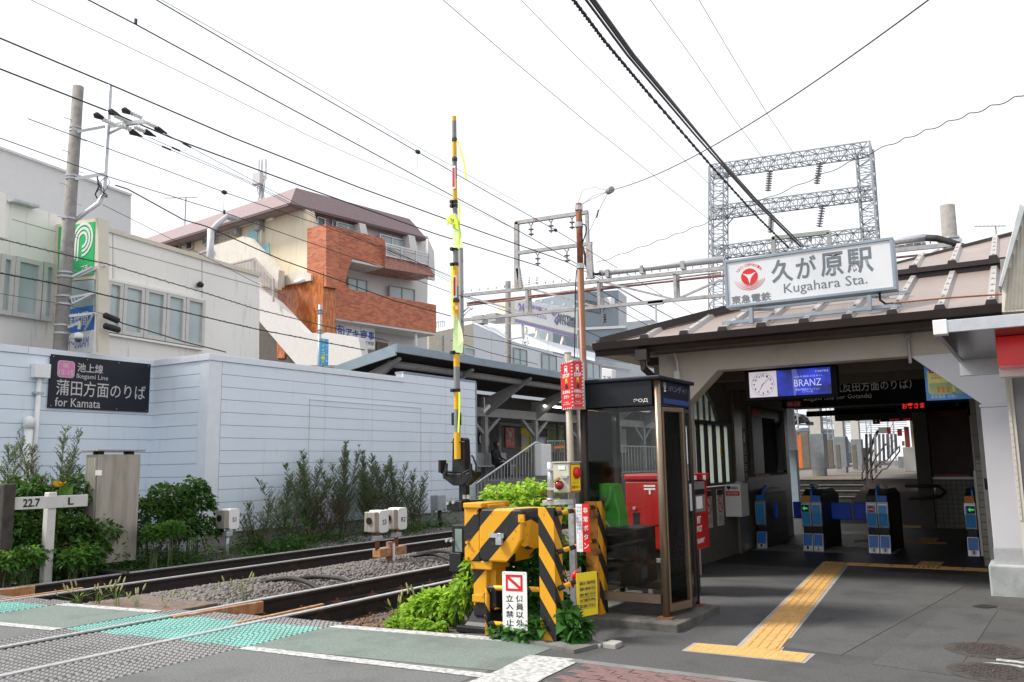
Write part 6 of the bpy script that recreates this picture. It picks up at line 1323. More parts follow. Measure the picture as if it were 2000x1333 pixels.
for pts in ([(893,275),(905,310),(911,350)], [(897,395),(897,425),(895,486)], [(883,520),(882,560),(884,615)], [(897,766),(897,800),(895,845)]):
    P_ = [bp(a, b, -.10) for a, b in pts]; mb = MB()
    for p, q in zip(P_[:-1], P_[1:]): d = Vector((.010, 0, 0)); mb.add([p-d, p+d, q+d, q-d, p-d+Vector((0,.004,0)), p+d+Vector((0,.004,0)), q+d+Vector((0,.004,0)), q-d+Vector((0,.004,0))], [(0,1,2,3),(7,6,5,4),(0,4,5,1),(1,5,6,2),(2,6,7,3),(3,7,4,0)])
    mb.build('reflective_ribbon', M['fluo'], t)
def pennant(pts, m_, dy=-.09):
    mb = MB(); c = bp(*pts[0], dy); P_ = [bp(a, b, dy+.02*math.sin(i*1.7)) for i, (a, b) in enumerate(pts)]; mb.prism(P_, (0, .003, 0)); return mb.build('pennant', m_, t)
pennant([(887,416),(893,420),(902,462),(904,484),(884,484),(884,440)], M['palefluo']); pennant([(885,417),(869,431),(896,450),(893,432)], M['palefluo2'] if 'palefluo2' in M else M['fluo'], -.12)
f = Fr(bp(876, 437, -.123), (1,0,-.55), (.45,0,1)); k = .0049; text(f, '無断', (0, 6*k, 14*k, 14*k), M['ink'], t, c=.001); text(f, 'おやめ', (-3*k, -4*k, 20*k, 5*k), M['ink'], t, c=.001)
pennant([(889,612),(893,618),(902,645),(905,665),(903,690),(884,688),(885,650)], M['palefluo'])
mb = MB(); f = Fr(bp(888, 606, -.085), (1,0,0)); f.box(mb, -.02, 0, .04, .04, 0, .004); mb.build('orange_tape', mat('orange_tape', (.85,.45,.15), .5), t)
# striped corner fence
t = thing('striped_fence', 'rusty black and yellow striped angle iron fence with pipe rails', 'fence', at(1078, 1260, y=6.4))
a = at(1056, 1258, y=6.42); b = at(1081, 992, y=6.42); e = at(1099, 995, y=6.52); z1 = b.z
mb = MB(); mb.box(a.x, 6.42, -.02, b.x, 6.432, z1); mb.box(b.x-.012, 6.433, -.02, b.x, 6.56, z1-.0); mb.build('corner_post', HZP, t, bevel=.003)
PX = b.x
aB = at(1148, 1215, y=7.5); bB = at(1165, 980, y=7.5); cB = at(1180, 980, y=7.62)
mb = MB(); mb.box(aB.x, 7.5, -.02, bB.x, 7.512, bB.z); mb.build('rear_post', M['postorange'] if 'postorange' in M else mat('rusty_orange', (.42,.17,.02), .6, var=.3, scale=9, dirt=(.12,.05,.02), dirta=.3, dscale=8), t)
mb = MB(); mb.box(bB.x-.0, 7.513, -.02, bB.x+.012, 7.66, bB.z); mb.build('rear_post_flange', HZP, t)
for y_a, y_b in ((1003, 998), (1078, 1063), (1150, 1137), (1222, 1200)):
    A_ = at(1092, y_a, x=PX+.02); B_ = at(1158, y_b, y=7.48); B_.x = bB.x-.03; A_.y = 6.45; B_.z = A_.z; B_.y = 7.5
    mb = MB(); mb.tube([A_, B_], .021, 10); mb.build('pipe_rail', HZR, t, smooth=True)
aL = at(1056, 1152, y=6.44); bL = at(958, 1148, y=6.44); cL = at(952, 1165, y=6.44)
mb = MB(); mb.tube([aL, bL, bL+Vector((-.03, 0, -.012)), cL, (cL.x-.002, 6.44, .02)], .022, 10); mb.build('pipe_rail', HZR, t, smooth=True)
p, q = at(1056, 1226, y=6.44), at(953, 1217, y=6.44); mb = MB(); mb.tube([p, q], .02, 10); mb.build('pipe_rail', HZR, t, smooth=True)
mb = MB(); p = at(1163, 1005, y=7.49); mb.cyl((p.x, 7.42, p.z), (p.x, 7.5, p.z), .03, n=12); p = at(1168, 1078, y=7.49); mb.cyl((p.x, 7.42, p.z), (p.x, 7.5, p.z), .03, n=12); mb.build('bolts', M['rust'], t)
# no entry sign
sy = 6.38; a = at(983, 1230, y=sy); b = at(1029, 1119, y=sy); f = Fr((a.x, sy, a.z), (1,0,.02)); w_, h = b.x-a.x, b.z-a.z
t = thing('no_entry_sign', 'small white no entry sign with red square and vertical lettering', 'sign', f.o)
mb = MB(); f.poly(mb, rrect(0, 0, w_, h, .012), 0, .006); mb.build('board', M['white'], t)
mb = MB(); x0, x1, y0, y1, k = w_*.15, w_*.83, h*.67, h*.95, w_*.08
f.box(mb, x0, y0, x1, y0+k, .0062, .009); f.box(mb, x0, y1-k, x1, y1, .0062, .009); f.box(mb, x0, y0+k, x0+k, y1-k, .0062, .009); f.box(mb, x1-k, y0+k, x1, y1-k, .0062, .009)
f.poly(mb, [(x0+k, y1-k*1.9), (x0+k, y1-k), (x0+k*1.9, y1-k), (x1-k, y0+k*1.9), (x1-k, y0+k), (x1-k*1.9, y0+k)], .0062, .0085); mb.build('red_symbol', M['red'], t)
for i, ch in enumerate('係員以外'): text(f, ch, (w_*.55, h*(.485-.135*i), w_*.86, h*(.60-.135*i)), M['ink'], t, c=.006, bold=.012)
for i, ch in enumerate('立入禁止'): text(f, ch, (w_*.14, h*(.485-.135*i), w_*.45, h*(.60-.135*i)), M['ink'], t, c=.006, bold=.012)
mb = MB()
for x in (.09, .9):
    for y in (.03, .97): disc(mb, f, w_*x, h*y, .005, .0062, .009, 8)
mb.build('rivets', M['galv'], t)
# yellow warning notice
a = at(1127, 1207, y=6.62); b = at(1167, 1198, y=6.87); u = Vector((b.x-a.x, b.y-a.y, 0)); top = at(1126, 1121, y=6.62); f = Fr((a.x, a.y, a.z), (u.x, u.y, 0)); w_ = u.length; h = top.z-a.z
t = thing('yellow_notice', 'tilted yellow warning notice for bicycles and pushchairs on the fence', 'sign', f.o); mb = MB(); f.poly(mb, rrect(0, 0, w_, h, .01), 0, .006); mb.build('board', M['notice'], t)
mb = MB(); f.box(mb, w_*.12, h*.16, w_*.92, h*.82, .0062, .0075); mb.build('faded_patch', mat('faded_yellow', (.60,.45,.04), .6), t)
for i, s_ in enumerate(('踏切には、列車の接近が', '通過する事があります。', '自転車・車椅子・ベビーカー', 'などで通行する際は、', '特に注意して下さい。')):
    text(f, s_, (w_*.14, h*(.72-.13*i), w_*(.9 if i != 4 else .86), h*(.79-.13*i)), M['ink'], t, c=.0075, bold=.02)
mb = MB(); f.box(mb, w_*.12, h*.435, w_*.9, h*.442, .0077, .009); mb.build('underline', M['ink'], t)
mb = MB(); p = at(1120, 1135, y=6.9); mb.tube([p, p+Vector((.01, 0, .05)), p+Vector((.03, .02, .09))], [.01, .03, .012], 8); mb.tube([p, p-Vector((.005, 0, .06))], [.02, .008], 8); tag(mb.build('red_cloth', M['red'], smooth=True), 'scrap of red cloth tied behind the yellow notice', 'cloth')
# emergency button labels
LY0 = 6.8; f = Fr(at(1127, 1078, y=LY0), (1,0,0)); k = at(1139, 1078, y=LY0).x-f.o.x; h = at(1127, 985, y=LY0).z-f.o.z; k2 = at(1153, 1078, y=LY0).x-f.o.x
t = thing('emergency_label', 'upright red and white emergency button label beside the fence', 'sign', f.o); mb = MB(); f.box(mb, 0, 0, k, h, 0, .004); mb.build('white_half', M['white'], t); mb = MB(); f.box(mb, k+.001, 0, k2, h*1.01, 0, .005); mb.build('red_half', M['red'], t)
for i, ch in enumerate('非常ボタン'): text(f, ch, (k+(k2-k)*.2, h*(.81-.185*i), k+(k2-k)*.82, h*(.93-.185*i)), M['white'], t, c=.005, bold=.01)
for j, s_ in enumerate(('踏切内で動けなくなったら', '非常ボタンを押して下さい', '列車に知らせます')):
    for i, ch in enumerate(s_): text(f, ch, (k*(.70-.28*j), h*(.90-.075*i), k*(.90-.28*j), h*(.955-.075*i)), M['blueink'], t, c=.004)
# emergency button box
ey = 7.15; t = thing('emergency_button_box', 'beige emergency button box with red lamp and yellow button face', 'emergency button', at(1100, 965, y=ey))
a = at(1081, 963, y=ey); b = at(1112, 905, y=ey); Lr = at(1134, 957, y=ey+.22)
mb = MB(); mb.box(a.x, ey, a.z, b.x, ey+.22, b.z); mb.build('case', mat('beige_box', (.50,.50,.38), .5), t, bevel=.012)
mb = MB(); mb.box(a.x-.005, ey-.01, b.z+.003, b.x+.008, ey+.23, b.z+.015); mb.build('rain_lid', mat('beige_box', (.50,.50,.38), .5), t, bevel=.004)
f = Fr((b.x+.001, ey+.01, a.z+.01), (0,1,0)); w_, h = .20, b.z-a.z-.02
mb = MB(); f.box(mb, 0, 0, w_, h, 0, .003); mb.build('red_border', M['red'], t); mb = MB(); f.box(mb, .008, .008, w_-.008, h-.008, .0032, .005); mb.build('yellow_face', M['notice2'] if 'notice2' in M else mat('bright_yellow', (.88,.80,.02), .5), t)
mb = MB(); c = f.p(w_*.5, h*.68, 0); mb.lathe(c, [(.055, 0), (.055, .03), (.04, .045), (.02, .05)], 18, f.n); mb.build('push_button', M['red'], t, smooth=True); text(f, 'おして', (w_*.2, h*.27, w_*.8, h*.36), M['redink'], t, c=.005); text(f, '非常ボタン', (w_*.08, h*.09, w_*.92, h*.22), M['redink'], t, c=.005, bold=.03)
mb = MB(); p = at(1093, 948, y=ey); mb.lathe((p.x, ey, p.z), [(.045, 0), (.043, .012), (.036, .035), (.018, .05)], 18, (0,-1,0)); mb.build('red_lamp', M['redglass'], t, smooth=True)
mb = MB(); p = at(1102, 932, y=ey); mb.box(p.x-.02, ey-.03, p.z-.01, p.x+.05, ey-.002, p.z+.012); mb.build('hasp', M['galv'], t); mb = MB(); mb.bar((p.x-.09, ey-.035, p.z-.045), (p.x-.03, ey-.035, p.z-.01), .028, .02); mb.build('padlock', M['brass'], t)
mb = MB(); p = at(1091, 914, y=ey); mb.box(p.x-.0, ey-.005, p.z-.018, p.x+.07, ey-.001, p.z+.018); mb.build('name_plate', M['white'], t)
t = thing('box_stand', 'galvanised pipe and bracket stand carrying the emergency button box', 'stand', at(1075, 985, y=7.3))
p = at(1077, 975, y=7.3); q = at(1077, 903, y=7.3); mb = MB(); mb.cyl((p.x, 7.3, p.z), (p.x, 7.3, q.z), .036, n=14); mb.lathe((p.x, 7.3, p.z-.01), [(.05, 0), (.05, .015)], 14); mb.build('pipe', M['galv'], t, smooth=True)
mb = MB()
for y in (917, 955): r = at(1077, y, y=7.3); mb.cyl((p.x, 7.3, r.z-.012), (p.x, 7.3, r.z+.012), .043, n=14); mb.box(p.x, 7.22, r.z-.01, p.x+.1, 7.25, r.z+.01)
mb.build('pipe_clamp', M['alu'], t)
a, b, c_ = at(1062, 983, y=7.3), at(1122, 980, y=7.3), at(1122, 1090, y=7.3); mb = MB(); mb.bar(a, b, .06, .05); mb.build('bracket_arm', M['galv'], t, bevel=.004); mb = MB(); mb.bar(b+Vector((-.03,0,.02)), (b.x-.03, 7.3, 0), .06, .05, up=(0,1,0)); mb.build('bracket_leg', M['galv'], t, bevel=.004)
# grey pipe post with the STOP prism
gp = at(1117, 1000, y=7.45); zt = at(1115, 690, y=7.45).z
t = thing('grey_post', 'beige-grey pipe post carrying the red STOP prism', 'post', (gp.x, 7.45, 0)); mb = MB(); mb.cyl((gp.x, 7.45, 0), (gp.x, 7.45, zt), .035, n=14); mb.cyl((gp.x, 7.45, zt), (gp.x, 7.45, zt+.01), .038, n=14); mb.build('pipe', mat('beige_pipe', (.40,.35,.28), .5, .1, dirt=(.3,.15,.1), dirta=.12, dscale=3), t, smooth=True)
zt, zb = at(1117, 704, y=7.3).z, at(1117, 798, y=7.3).z; c = at(1117, 750, y=7.30); h = zt-zb
t = thing('stop_prism', 'red and white striped prism sign reading STOP on the grey post', 'sign', (c.x, 7.3, zb))
e1 = at(1096, 750, y=7.46); e2 = at(1139, 750, y=7.38)
mb = MB(); e1.z = e2.z = c.z = zb; mb.prism([c, e2, Vector((c.x+.01, 7.56, zb)), e1], (0, 0, h)); mb.build('body', M['white'], t)
for (pa, pb) in ((e1, c), (c, e2)):
    u = pb-pa; L_ = u.length; f = Fr(pa, u)
    mb = MB(); f.box(mb, .013, .015, L_-.013, h-.015, .001, .003); mb.build('red_face', M['red'], t)
    mb = MB(); n_ = 14
    for i in range(n_):
        y = h*i/n_; 
        for x0 in (0, L_-.0125): f.poly(mb, [(x0, y), (x0+.0125, y+.006), (x0+.0125, min(h, y+h/n_*.5+.006)), (x0, min(h, y+h/n_*.5))], .0005, .0035)
    for i in range(5):
        x = .015+(L_-.03)*i/5
        for y0 in (.0, h-.0145): f.poly(mb, [(x, y0), (x+.008, y0+.0145), (x+.02, y0+.0145), (x+.012, y0)], .0005, .0035)
    mb.build('red_chevrons', M['red'], t)
    text(f, 'STOP', (L_*.2, h*.66, L_*.82, h*.745), M['white'], t, c=.003, bold=.04); text(f, '非常停止', (L_*.16, h*.32, L_*.86, h*.395), M['white'], t, c=.003, bold=.02); text(f, 'ボタン', (L_*.25, h*.22, L_*.77, h*.295), M['white'], t, c=.003, bold=.02)
    text(f, 'Emergency\nTrain Stop Button', (L_*.15, h*.08, L_*.85, h*.16), M['white'], t, c=.003)
    mb = MB(); f.poly(mb, rrect(L_*.37, h*.80, L_*.63, h*.915, .012), .0032, .005); f.poly(mb, [(L_*.38, h*.80), (L_*.34, h*.765), (L_*.42, h*.765), (L_*.46, h*.80)], .0032, .005); f.poly(mb, [(L_*.54, h*.80), (L_*.58, h*.765), (L_*.66, h*.765), (L_*.62, h*.80)], .0032, .005); mb.build('train_icon', M['white'], t)
    mb = MB(); f.box(mb, L_*.41, h*.865, L_*.59, h*.895, .0052, .006); mb.build('train_icon_window', M['red'], t)
    mb = MB(); f.box(mb, L_*.43, h*.54, L_*.60, h*.64, .0032, .0045); mb.build('button_icon', M['notice'], t); mb = MB(); f.poly(mb, rrect(L_*.42, h*.42, L_*.66, h*.50, .01), .0032, .006); f.box(mb, L_*.48, h*.5, L_*.54, h*.59, .0047, .006); mb.build('hand_icon', M['ink'], t)
# ================================================================ telephone booth
bx0, bx1, by0, by1, bh = -3.88, -3.07, 7.60, 8.42, 2.30
t = thing('telephone_booth', 'bronze glazed telephone booth with dark roof band and folding door', 'telephone booth', ((bx0+bx1)/2, by0, 0))
mb = MB(); mb.box(bx0-.1, by0-.25, -.02, bx1+.2, by1+.1, .07); mb.build('concrete_plinth', mat('plinth', (.10,.095,.085), .9, var=.3, scale=8, bump=.4, dirt=(.05,.05,.045), dirta=.35, dscale=5), t, bevel=.01)
for x, y, m_, r in ((bx1, by0, 'bronze', .032), (bx0, by0, 'dbronze', .055), (bx1, by1, 'dbronze', .03), (bx0, by1, 'dbronze', .03)):
    mb = MB(); mb.cyl((x, y, .07), (x, y, bh-.02), r, n=14); mb.build('corner_post', M[m_], t, smooth=True)
    mb = MB(); mb.box(x-.07, y-.05, .07, x+.07, y+.05, .085); mb.build('foot_plate', M['rust'], t)
mb = MB(); mb.box(bx0-.05, by0-.04, bh-.26, bx1-.04, by0+.0, bh-.02); mb.box(bx1-.03, by0+.03, bh-.26, bx1+.02, by1+.04, bh-.02); mb.box(bx0-.05, by0+.01, bh-.26, bx0-.01, by1, bh-.02); mb.box(bx0, by1, bh-.26, bx1-.035, by1+.04, bh-.02); mb.build('fascia_band', mat('booth_band', (.006,.008,.013), .45, spec=.35), t, bevel=.006)
mb = MB(); mb.box(bx0-.08, by0-.07, bh-.02, bx1+.06, by1+.07, bh+.02); mb.build('roof_slab', mat('booth_roof', (.01,.014,.022), .5, .1, spec=.3), t, bevel=.012)
f = Fr((bx1+.0205, by0+.08, bh-.24), (0,1,0)); mb = MB(); f.box(mb, .02, .0, .72, .05, 0, .002); mb.build('blue_stripe', mat('booth_blue', (.02,.06,.2), .5), t)
text(f, '☎', (.03, .11, .10, .2), M['white'], t, c=.001); text(f, '/ハンディ/', (.16, .12, .66, .19), mat('lilac_ink', (.25,.22,.4), .5), t, c=.001)
f = Fr((bx0, by0-.0405, bh-.24), (1,0,0)); text(f, 'ЭОД', (.58, .005, .73, .045), M['offwhite'], t, c=.001, bold=.02)
for nm, b_ in (('front', (bx0+.03, by0-.008, bx1-.035, by0+.0)), ('left', (bx0-.008, by0+.04, bx0, by1-.04)), ('rear', (bx0+.03, by1-.004, bx1-.03, by1+.004))):
    mb = MB(); mb.box(b_[0], b_[1], .28, b_[2], b_[3], bh-.27); mb.build('glass_pane', M['booth_glass'], t)
mb = MB()
for z0, z1 in ((.20, .28), ): mb.box(bx0+.03, by0-.02, z0, bx1-.04, by0+.02, z1); mb.box(bx0-.02, by0+.04, z0, bx0+.02, by1-.03, z1); mb.box(bx0+.03, by1-.02, z0, bx1-.03, by1+.02, z1)
mb.build('bottom_rail', M['bronze'], t)
# folding door on the right side
for k, (ya, yb, xo) in enumerate(((by0+.05, by0+.42, .0), (by0+.43, by1-.04, .0))):
    mb = MB(); fx = bx1+xo+(.06 if k == 0 else .06)
    xa, xb = (bx1+.01, bx1+.09) if k == 0 else (bx1+.09, bx1+.01)
    A_ = Vector((xa, ya, 0)); B_ = Vector((xb, yb, 0)); u = (B_-A_); f = Fr(A_, u); L_ = u.length
    for a0, a1, z0, z1 in ((0, .026, .12, 2.02), (L_-.026, L_, .12, 2.02), (.027, L_-.027, .12, .19), (.027, L_-.027, 1.98, 2.02)): f.box(mb, a0, z0, a1, z1, -.015, .015)
    d_ = mb.build('folding_door_leaf', M['bronze'] if k == 0 else M['dbronze'], t, bevel=.003); mb = MB(); f.box(mb, .027, .19, L_-.027, 1.98, -.003, .003); mb.build('glass', M['booth_glass'], d_)
    if k == 1: mb = MB(); f.box(mb, .06, 1.02, .075, 1.28, .02, .04); mb.build('handle', M['alu'], d_)
t = thing('payphone', 'bright green public telephone inside the booth', 'telephone', (-3.75, 8.1, .95))
yy = 8.02; a = at(1154, 1030, y=yy); b = at(1208, 945, y=yy)
f = Fr((a.x, yy, a.z), (1,0,0)); w_ = b.x-a.x; h = b.z-a.z
mb = MB(); f.poly(mb, [(0, 0), (w_, 0), (w_*.98, h*.35), (w_*.80, h*.98), (w_*.72, h), (.0, h)], -.22, .0); mb.build('body', M['phone'], t, bevel=.012)
mb = MB(); mb.tube([f.p(w_*.82, h*.92, .03), f.p(w_*.80, h*.8, .05), f.p(w_*.70, h*.55, .05), f.p(w_*.60, h*.42, .03)], [.03, .018, .018, .03], 8); mb.build('handset', M['phone'], t, smooth=True)
mb = MB(); f.box(mb, w_*.25, h*.62, w_*.65, h*.68, .001, .012); mb.build('coin_slot', M['bronze'], t); mb = MB(); mb.tube([f.p(w_*.15, h*.6, .01), f.p(w_*.5, h*.2, .04), f.p(w_*.85, -h*.1, .03), f.p(w_*.6, -h*.35, .03), f.p(w_*.3, -h*.3, .03)], .007, 6); mb.build('cord', M['galv'], t, smooth=True)
mb = MB(); mb.box(bx0+.06, 7.86, .3, bx0+.42, by1-.06, a.z); mb.box(bx0+.05, 7.85, a.z, bx0+.46, by1-.05, a.z+.012); tag(mb.build('phone_cabinet', M['black']), 'black cabinet under the green telephone inside the booth', 'cabinet')
mb = MB(); q = at(1160, 820, y=8.25); mb.prism([(q.x-.08, 8.2, q.z-.28), (q.x+.07, 8.2, q.z-.26), (q.x+.10, 8.2, q.z+.02), (q.x+.05, 8.2, q.z+.22), (q.x-.04, 8.2, q.z+.22), (q.x-.09, 8.2, q.z-.0)], (0, .12, 0)); o = mb.build('beige_cover', M['parcel'], bevel=.01); tag(o, 'tapered beige case with a dark band behind the booth glass', 'case')  # beige tapered plastic cover of unclear use, hung inside the booth
mb = MB(); mb.box(q.x-.105, 8.19, q.z-.12, q.x+.095, 8.325, q.z-.0); mb.build('band', M['black'], o)
# ================================================================ post box
px0, px1, py0, py1 = -4.20, -3.40, 9.28, 9.86; zb_, zt_ = .50, 1.36
t = thing('post_box', 'red Japanese post box with grey slots behind the telephone booth', 'post box', ((px0+px1)/2, py0, 0))
mb = MB(); mb.box(px0, py0, zb_, px1, py1, zt_-.08); mb.build('body', M['postred'], t, bevel=.02)
mb = MB(); mb.box(px0-.01, py0-.012, zt_-.075, px1+.03, py1+.012, zt_); mb.build('cap', M['postred'], t, bevel=.02)
mb = MB(); mb.box(px0+.12, py0+.1, .0, px1-.1, py1-.1, zb_); mb.build('pedestal', M['gatedark'], t, bevel=.01)
f = Fr((px0, py0-.001, zb_), (1,0,0)); mb = MB(); f.box(mb, .24, .715, .38, .735, 0, .003); f.box(mb, .24, .68, .38, .70, 0, .003); f.box(mb, .30, .63, .32, .68, 0, .003); mb.build('postal_mark', M['white'], t)
mb = MB(); f.box(mb, .09, .22, .17, .42, 0, .004); mb.build('collection_window', M['black'], t); mb = MB(); disc(mb, f, .11, .47, .02, 0, .01, 12); mb.build('keyhole', M['galv'], t)
f = Fr((px1+.001, py0, zb_), (0,1,0)); mb = MB(); f.box(mb, .03, .42, .45, .77, 0, .012); mb.build('slot_panel', mat('slot_grey', (.28,.28,.30), .4, .4), t, bevel=.006); mb = MB(); f.box(mb, .06, .62, .42, .68, .013, .02); mb.build('slot', M['black'], t)
mb = MB(); f.box(mb, .14, .46, .34, .60, .013, .015); mb.build('label_card', M['white'], t); text(f, '郵便\nPOST', (.16, .2, .32, .38), M['white'], t, c=.001, bold=.03); text(f, '〒 日本郵便', (.07, .07, .40, .13), M['white'], t, c=.001, bold=.03)
mb = MB(); f.box(mb, .03, .79, .13, .84, .03, .033); f.box(mb, .35, .79, .45, .84, .03, .033); mb.build('cap_labels', M['white'], t)
# low dark rail and hedge behind the booth
mb = MB(); mb.bar((-4.6, 8.75, .45), (-3.5, 8.75, .45), .04); mb.bar((-4.3, 8.75, 0), (-4.3, 8.75, .45), .04); mb.bar((-3.7, 8.75, 0), (-3.7, 8.75, .45), .04); tag(mb.build('low_rail', M['gantry']), 'low grey pipe rail seen through the booth glass', 'rail')
# ================================================================ station building
FY, EY, EZ, SL = 10.9, 10.38, 3.09, .35
ST = thing('station_building', 'small station house with brown ribbed metal roof and open plaster portal', 'station', (-2.4, FY, 0))
def sb(name, m, *boxes, parent=None, bevel=0, **k):
    mb = MB()
    for b in boxes: mb.box(*b)
    return mb.build(name, m, parent or ST, bevel=bevel, **k)
sb('portal_beam', M['stbeam'], (-4.36, FY, 2.69, 2.5, FY+.28, 3.12))
mb = MB(); mb.prism([(-4.36, FY-.0, 0), (-3.99, FY, 0), (-3.99, FY, 2.26), (-3.54, FY, 2.69), (-4.36, FY, 2.69)], (0, .28, 0)); mb.build('left_pier', M['stbeam'], ST)
mb = MB(); mb.prism([(-1.215, FY+.001, 2.689), (-.513, FY+.001, 2.08), (-.25, FY+.001, 2.08), (.35, FY+.001, 2.689)], (0, .26, 0)); mb.build('column_bracket', M['column'], ST, bevel=.004)
sb('column', M['column'], (-.535, FY, .50, -.245, FY+.30, 2.05), bevel=.006)
sb('column_cap', M['column'], (-.545, FY-.012, 2.05, -.235, FY+.31, 2.08), bevel=.003); sb('steel_band', M['alu'], (-.542, FY-.006, .33, -.238, FY+.305, .50), bevel=.003)
sb('column_base', mat('base_concrete', (.36,.38,.39), .85, var=.15, scale=6, bump=.2, dirt=(.24,.26,.27), dirta=.3, dscale=5), (-.60, FY-.11, -.02, .2, FY+.45, .33), bevel=.02)
# roof: panels between battens, hip on the left
def hipY(X): return EY+.02+1.06*(X+5.05)
def rz(Y): return EZ+SL*(Y-EY)
bxs = [-4.85, -4.34, -3.79, -3.28, -2.79, -2.28, -1.79, -1.30, -.81, -.31, .19, .69, 1.2]
YS, YT = 12.95, 16.4
def rp(x, y, dz=0.): return Vector((x, y, rz(y)+dz))
for i in range(len(bxs)-1):
    a, b = bxs[i]+.05, bxs[i+1]-.05
    ya, yb = min(hipY(a), YS), min(hipY(b), YS)
    mb = MB(); mb.prism([rp(a-.05, EY), rp(b+.05, EY), rp(b+.05, yb), rp(a-.05, ya)], (0, 0, .02)); mb.build('roof_panel', M['roofpan'], ST)
    if hipY(b) > YS:
        ya2, yb2 = max(YS, min(hipY(a), YT)), min(hipY(b), YT)
        mb = MB(); mb.prism([rp(a-.05, YS-.03, .12), rp(b+.05, YS-.03, .12), rp(b+.05, yb2, .12), rp(a-.05, ya2, .12)], (0, 0, .02)); mb.build('roof_panel', M['roofpan'], ST)
bolt = MB()
for x in bxs:
    for (y0, y1, dz) in ((EY-.02, min(hipY(x), YS), .02), (YS-.02, min(hipY(x), YT), .14)):
        if y1-y0 < .1: continue
        mb = MB(); p, q = rp(x, y0, dz), rp(x, y1, dz); mb.prism([p+Vector((-.055,0,0)), p+Vector((.055,0,0)), p+Vector((.032,0,.055)), p+Vector((-.032,0,.055))], q-p); mb.build('roof_batten', M['batten'], ST)
        mb = MB(); mb.prism([p+Vector((-.075,-.012,-.02)), p+Vector((.075,-.012,-.02)), p+Vector((.045,-.012,.07)), p+Vector((-.045,-.012,.07))], (0, .04, .012)); mb.build('batten_end_cap', M['gutter'], ST)
        n = int((y1-y0)/.42)
        for k in range(n): c = rp(x, y0+.2+k*.42, dz+.055); bolt.cyl(c, c+Vector((0,0,.02)), .009, n=5); bolt.box(c.x-.02, c.y-.02, c.z-.001, c.x+.02, c.y+.02, c.z+.004)
o = bolt.build('batten_bolts', M['alu'], ST); o['kind'] = 'stuff'
mb = MB(); mb.prism([rp(-1.75, YS-.04, .015), rp(1.3, YS-.04, .015), rp(1.3, YS-.04, .125), rp(-1.65, YS-.04, .125)], (0, .03, 0)); mb.bar(rp(-1.70, YS-.06, .13), rp(1.3, YS-.06, .13), .10, .07); mb.build('roof_step_flashing', M['gutter'], ST)
h0, h1 = rp(-5.05, EY-.0, .04), rp(.62, hipY(.62), .16)
hd_ = (h1-h0).normalized(); mb = MB(); mb.bar(h0-hd_*.05, h1, .20, .05); mb.build('hip_cap', M['roofpan'], ST)
mb = MB(); off = Vector((.12, -.11, -.0)); mb.bar(h0+off, h1+off+Vector((0,0,-.05)), .05, .10); mb.build('hip_flashing', M['gutter'], ST)
mb = MB(); mb.add([rp(-5.05, EY), (-5.05, 16, EZ), (.62, 16, rz(hipY(.62))), rp(.62, hipY(.62))], [(0,1,2,3)]); mb.add([(-5.05, 16, EZ), (2.5, 22, EZ), (2.5, 16, rz(16.4))], [(0,1,2)]); mb.build('rear_roof', M['roofpan'], ST)
mb = MB(); prof = [(0, .0), (-.03, .06), (-.10, .08), (-.12, .17), (-.105, .17), (-.09, .10), (.02, .08), (.02, .0)]
mb.prism([(-5.06, EY+a, EZ-.15+b) for a, b in prof], (6.2, 0, 0)); mb.build('gutter', M['gutter'], ST)
mb = MB(); mb.box(-5.02, EY+.02, EZ-.15, 1.2, EY+.06, EZ-.0); mb.box(-5.0, EY+.061, EZ-.13, 1.2, FY+.0, EZ-.10); mb.build('eave_board', M['gutter'], ST)
mb = MB(); mb.prism([(-5.05, EY+.05, EZ-.14), (-4.37, FY, EZ-.12), (-4.37, 16, EZ-.12), (-5.05, 16, EZ-.14)], (0, 0, .03)); mb.build('side_soffit', M['stbeam'], ST)
mb = MB(); mb.box(-4.44, EY-.10, EZ-.26, -4.28, EY+.02, EZ-.12); mb.tube([(-4.36, EY-.03, EZ-.24), (-4.36, EY-.03, EZ-.36), (-4.2, EY+.35, EZ-.62), (-4.12, FY-.06, EZ-.75), (-4.12, FY-.06, .1)], .045, 10); mb.build('downpipe', M['gutter'], ST)
p = at(1325, 730, y=FY); mb = MB(); mb.tube([(p.x-.05, FY-.02, 3.0), (p.x-.03, FY-.02, 2.93), (p.x-.0, FY-.02, 2.85), (p.x, FY-.02, p.z)], .015, 6); mb.box(p.x-.04, FY-.07, p.z-.08, p.x+.04, FY-.003, p.z+.03); mb.build('switch_and_conduit', M['offwhite'], ST)
p = at(1775, 665, y=FY); mb = MB(); mb.cyl((p.x, FY-.03, p.z+.04), (p.x, FY-.03, 2.6), .018); mb.box(p.x-.04, FY-.05, p.z+.03, p.x+.04, FY-.001, p.z+.06); mb.build('cable_hanger', M['gantry'], ST)
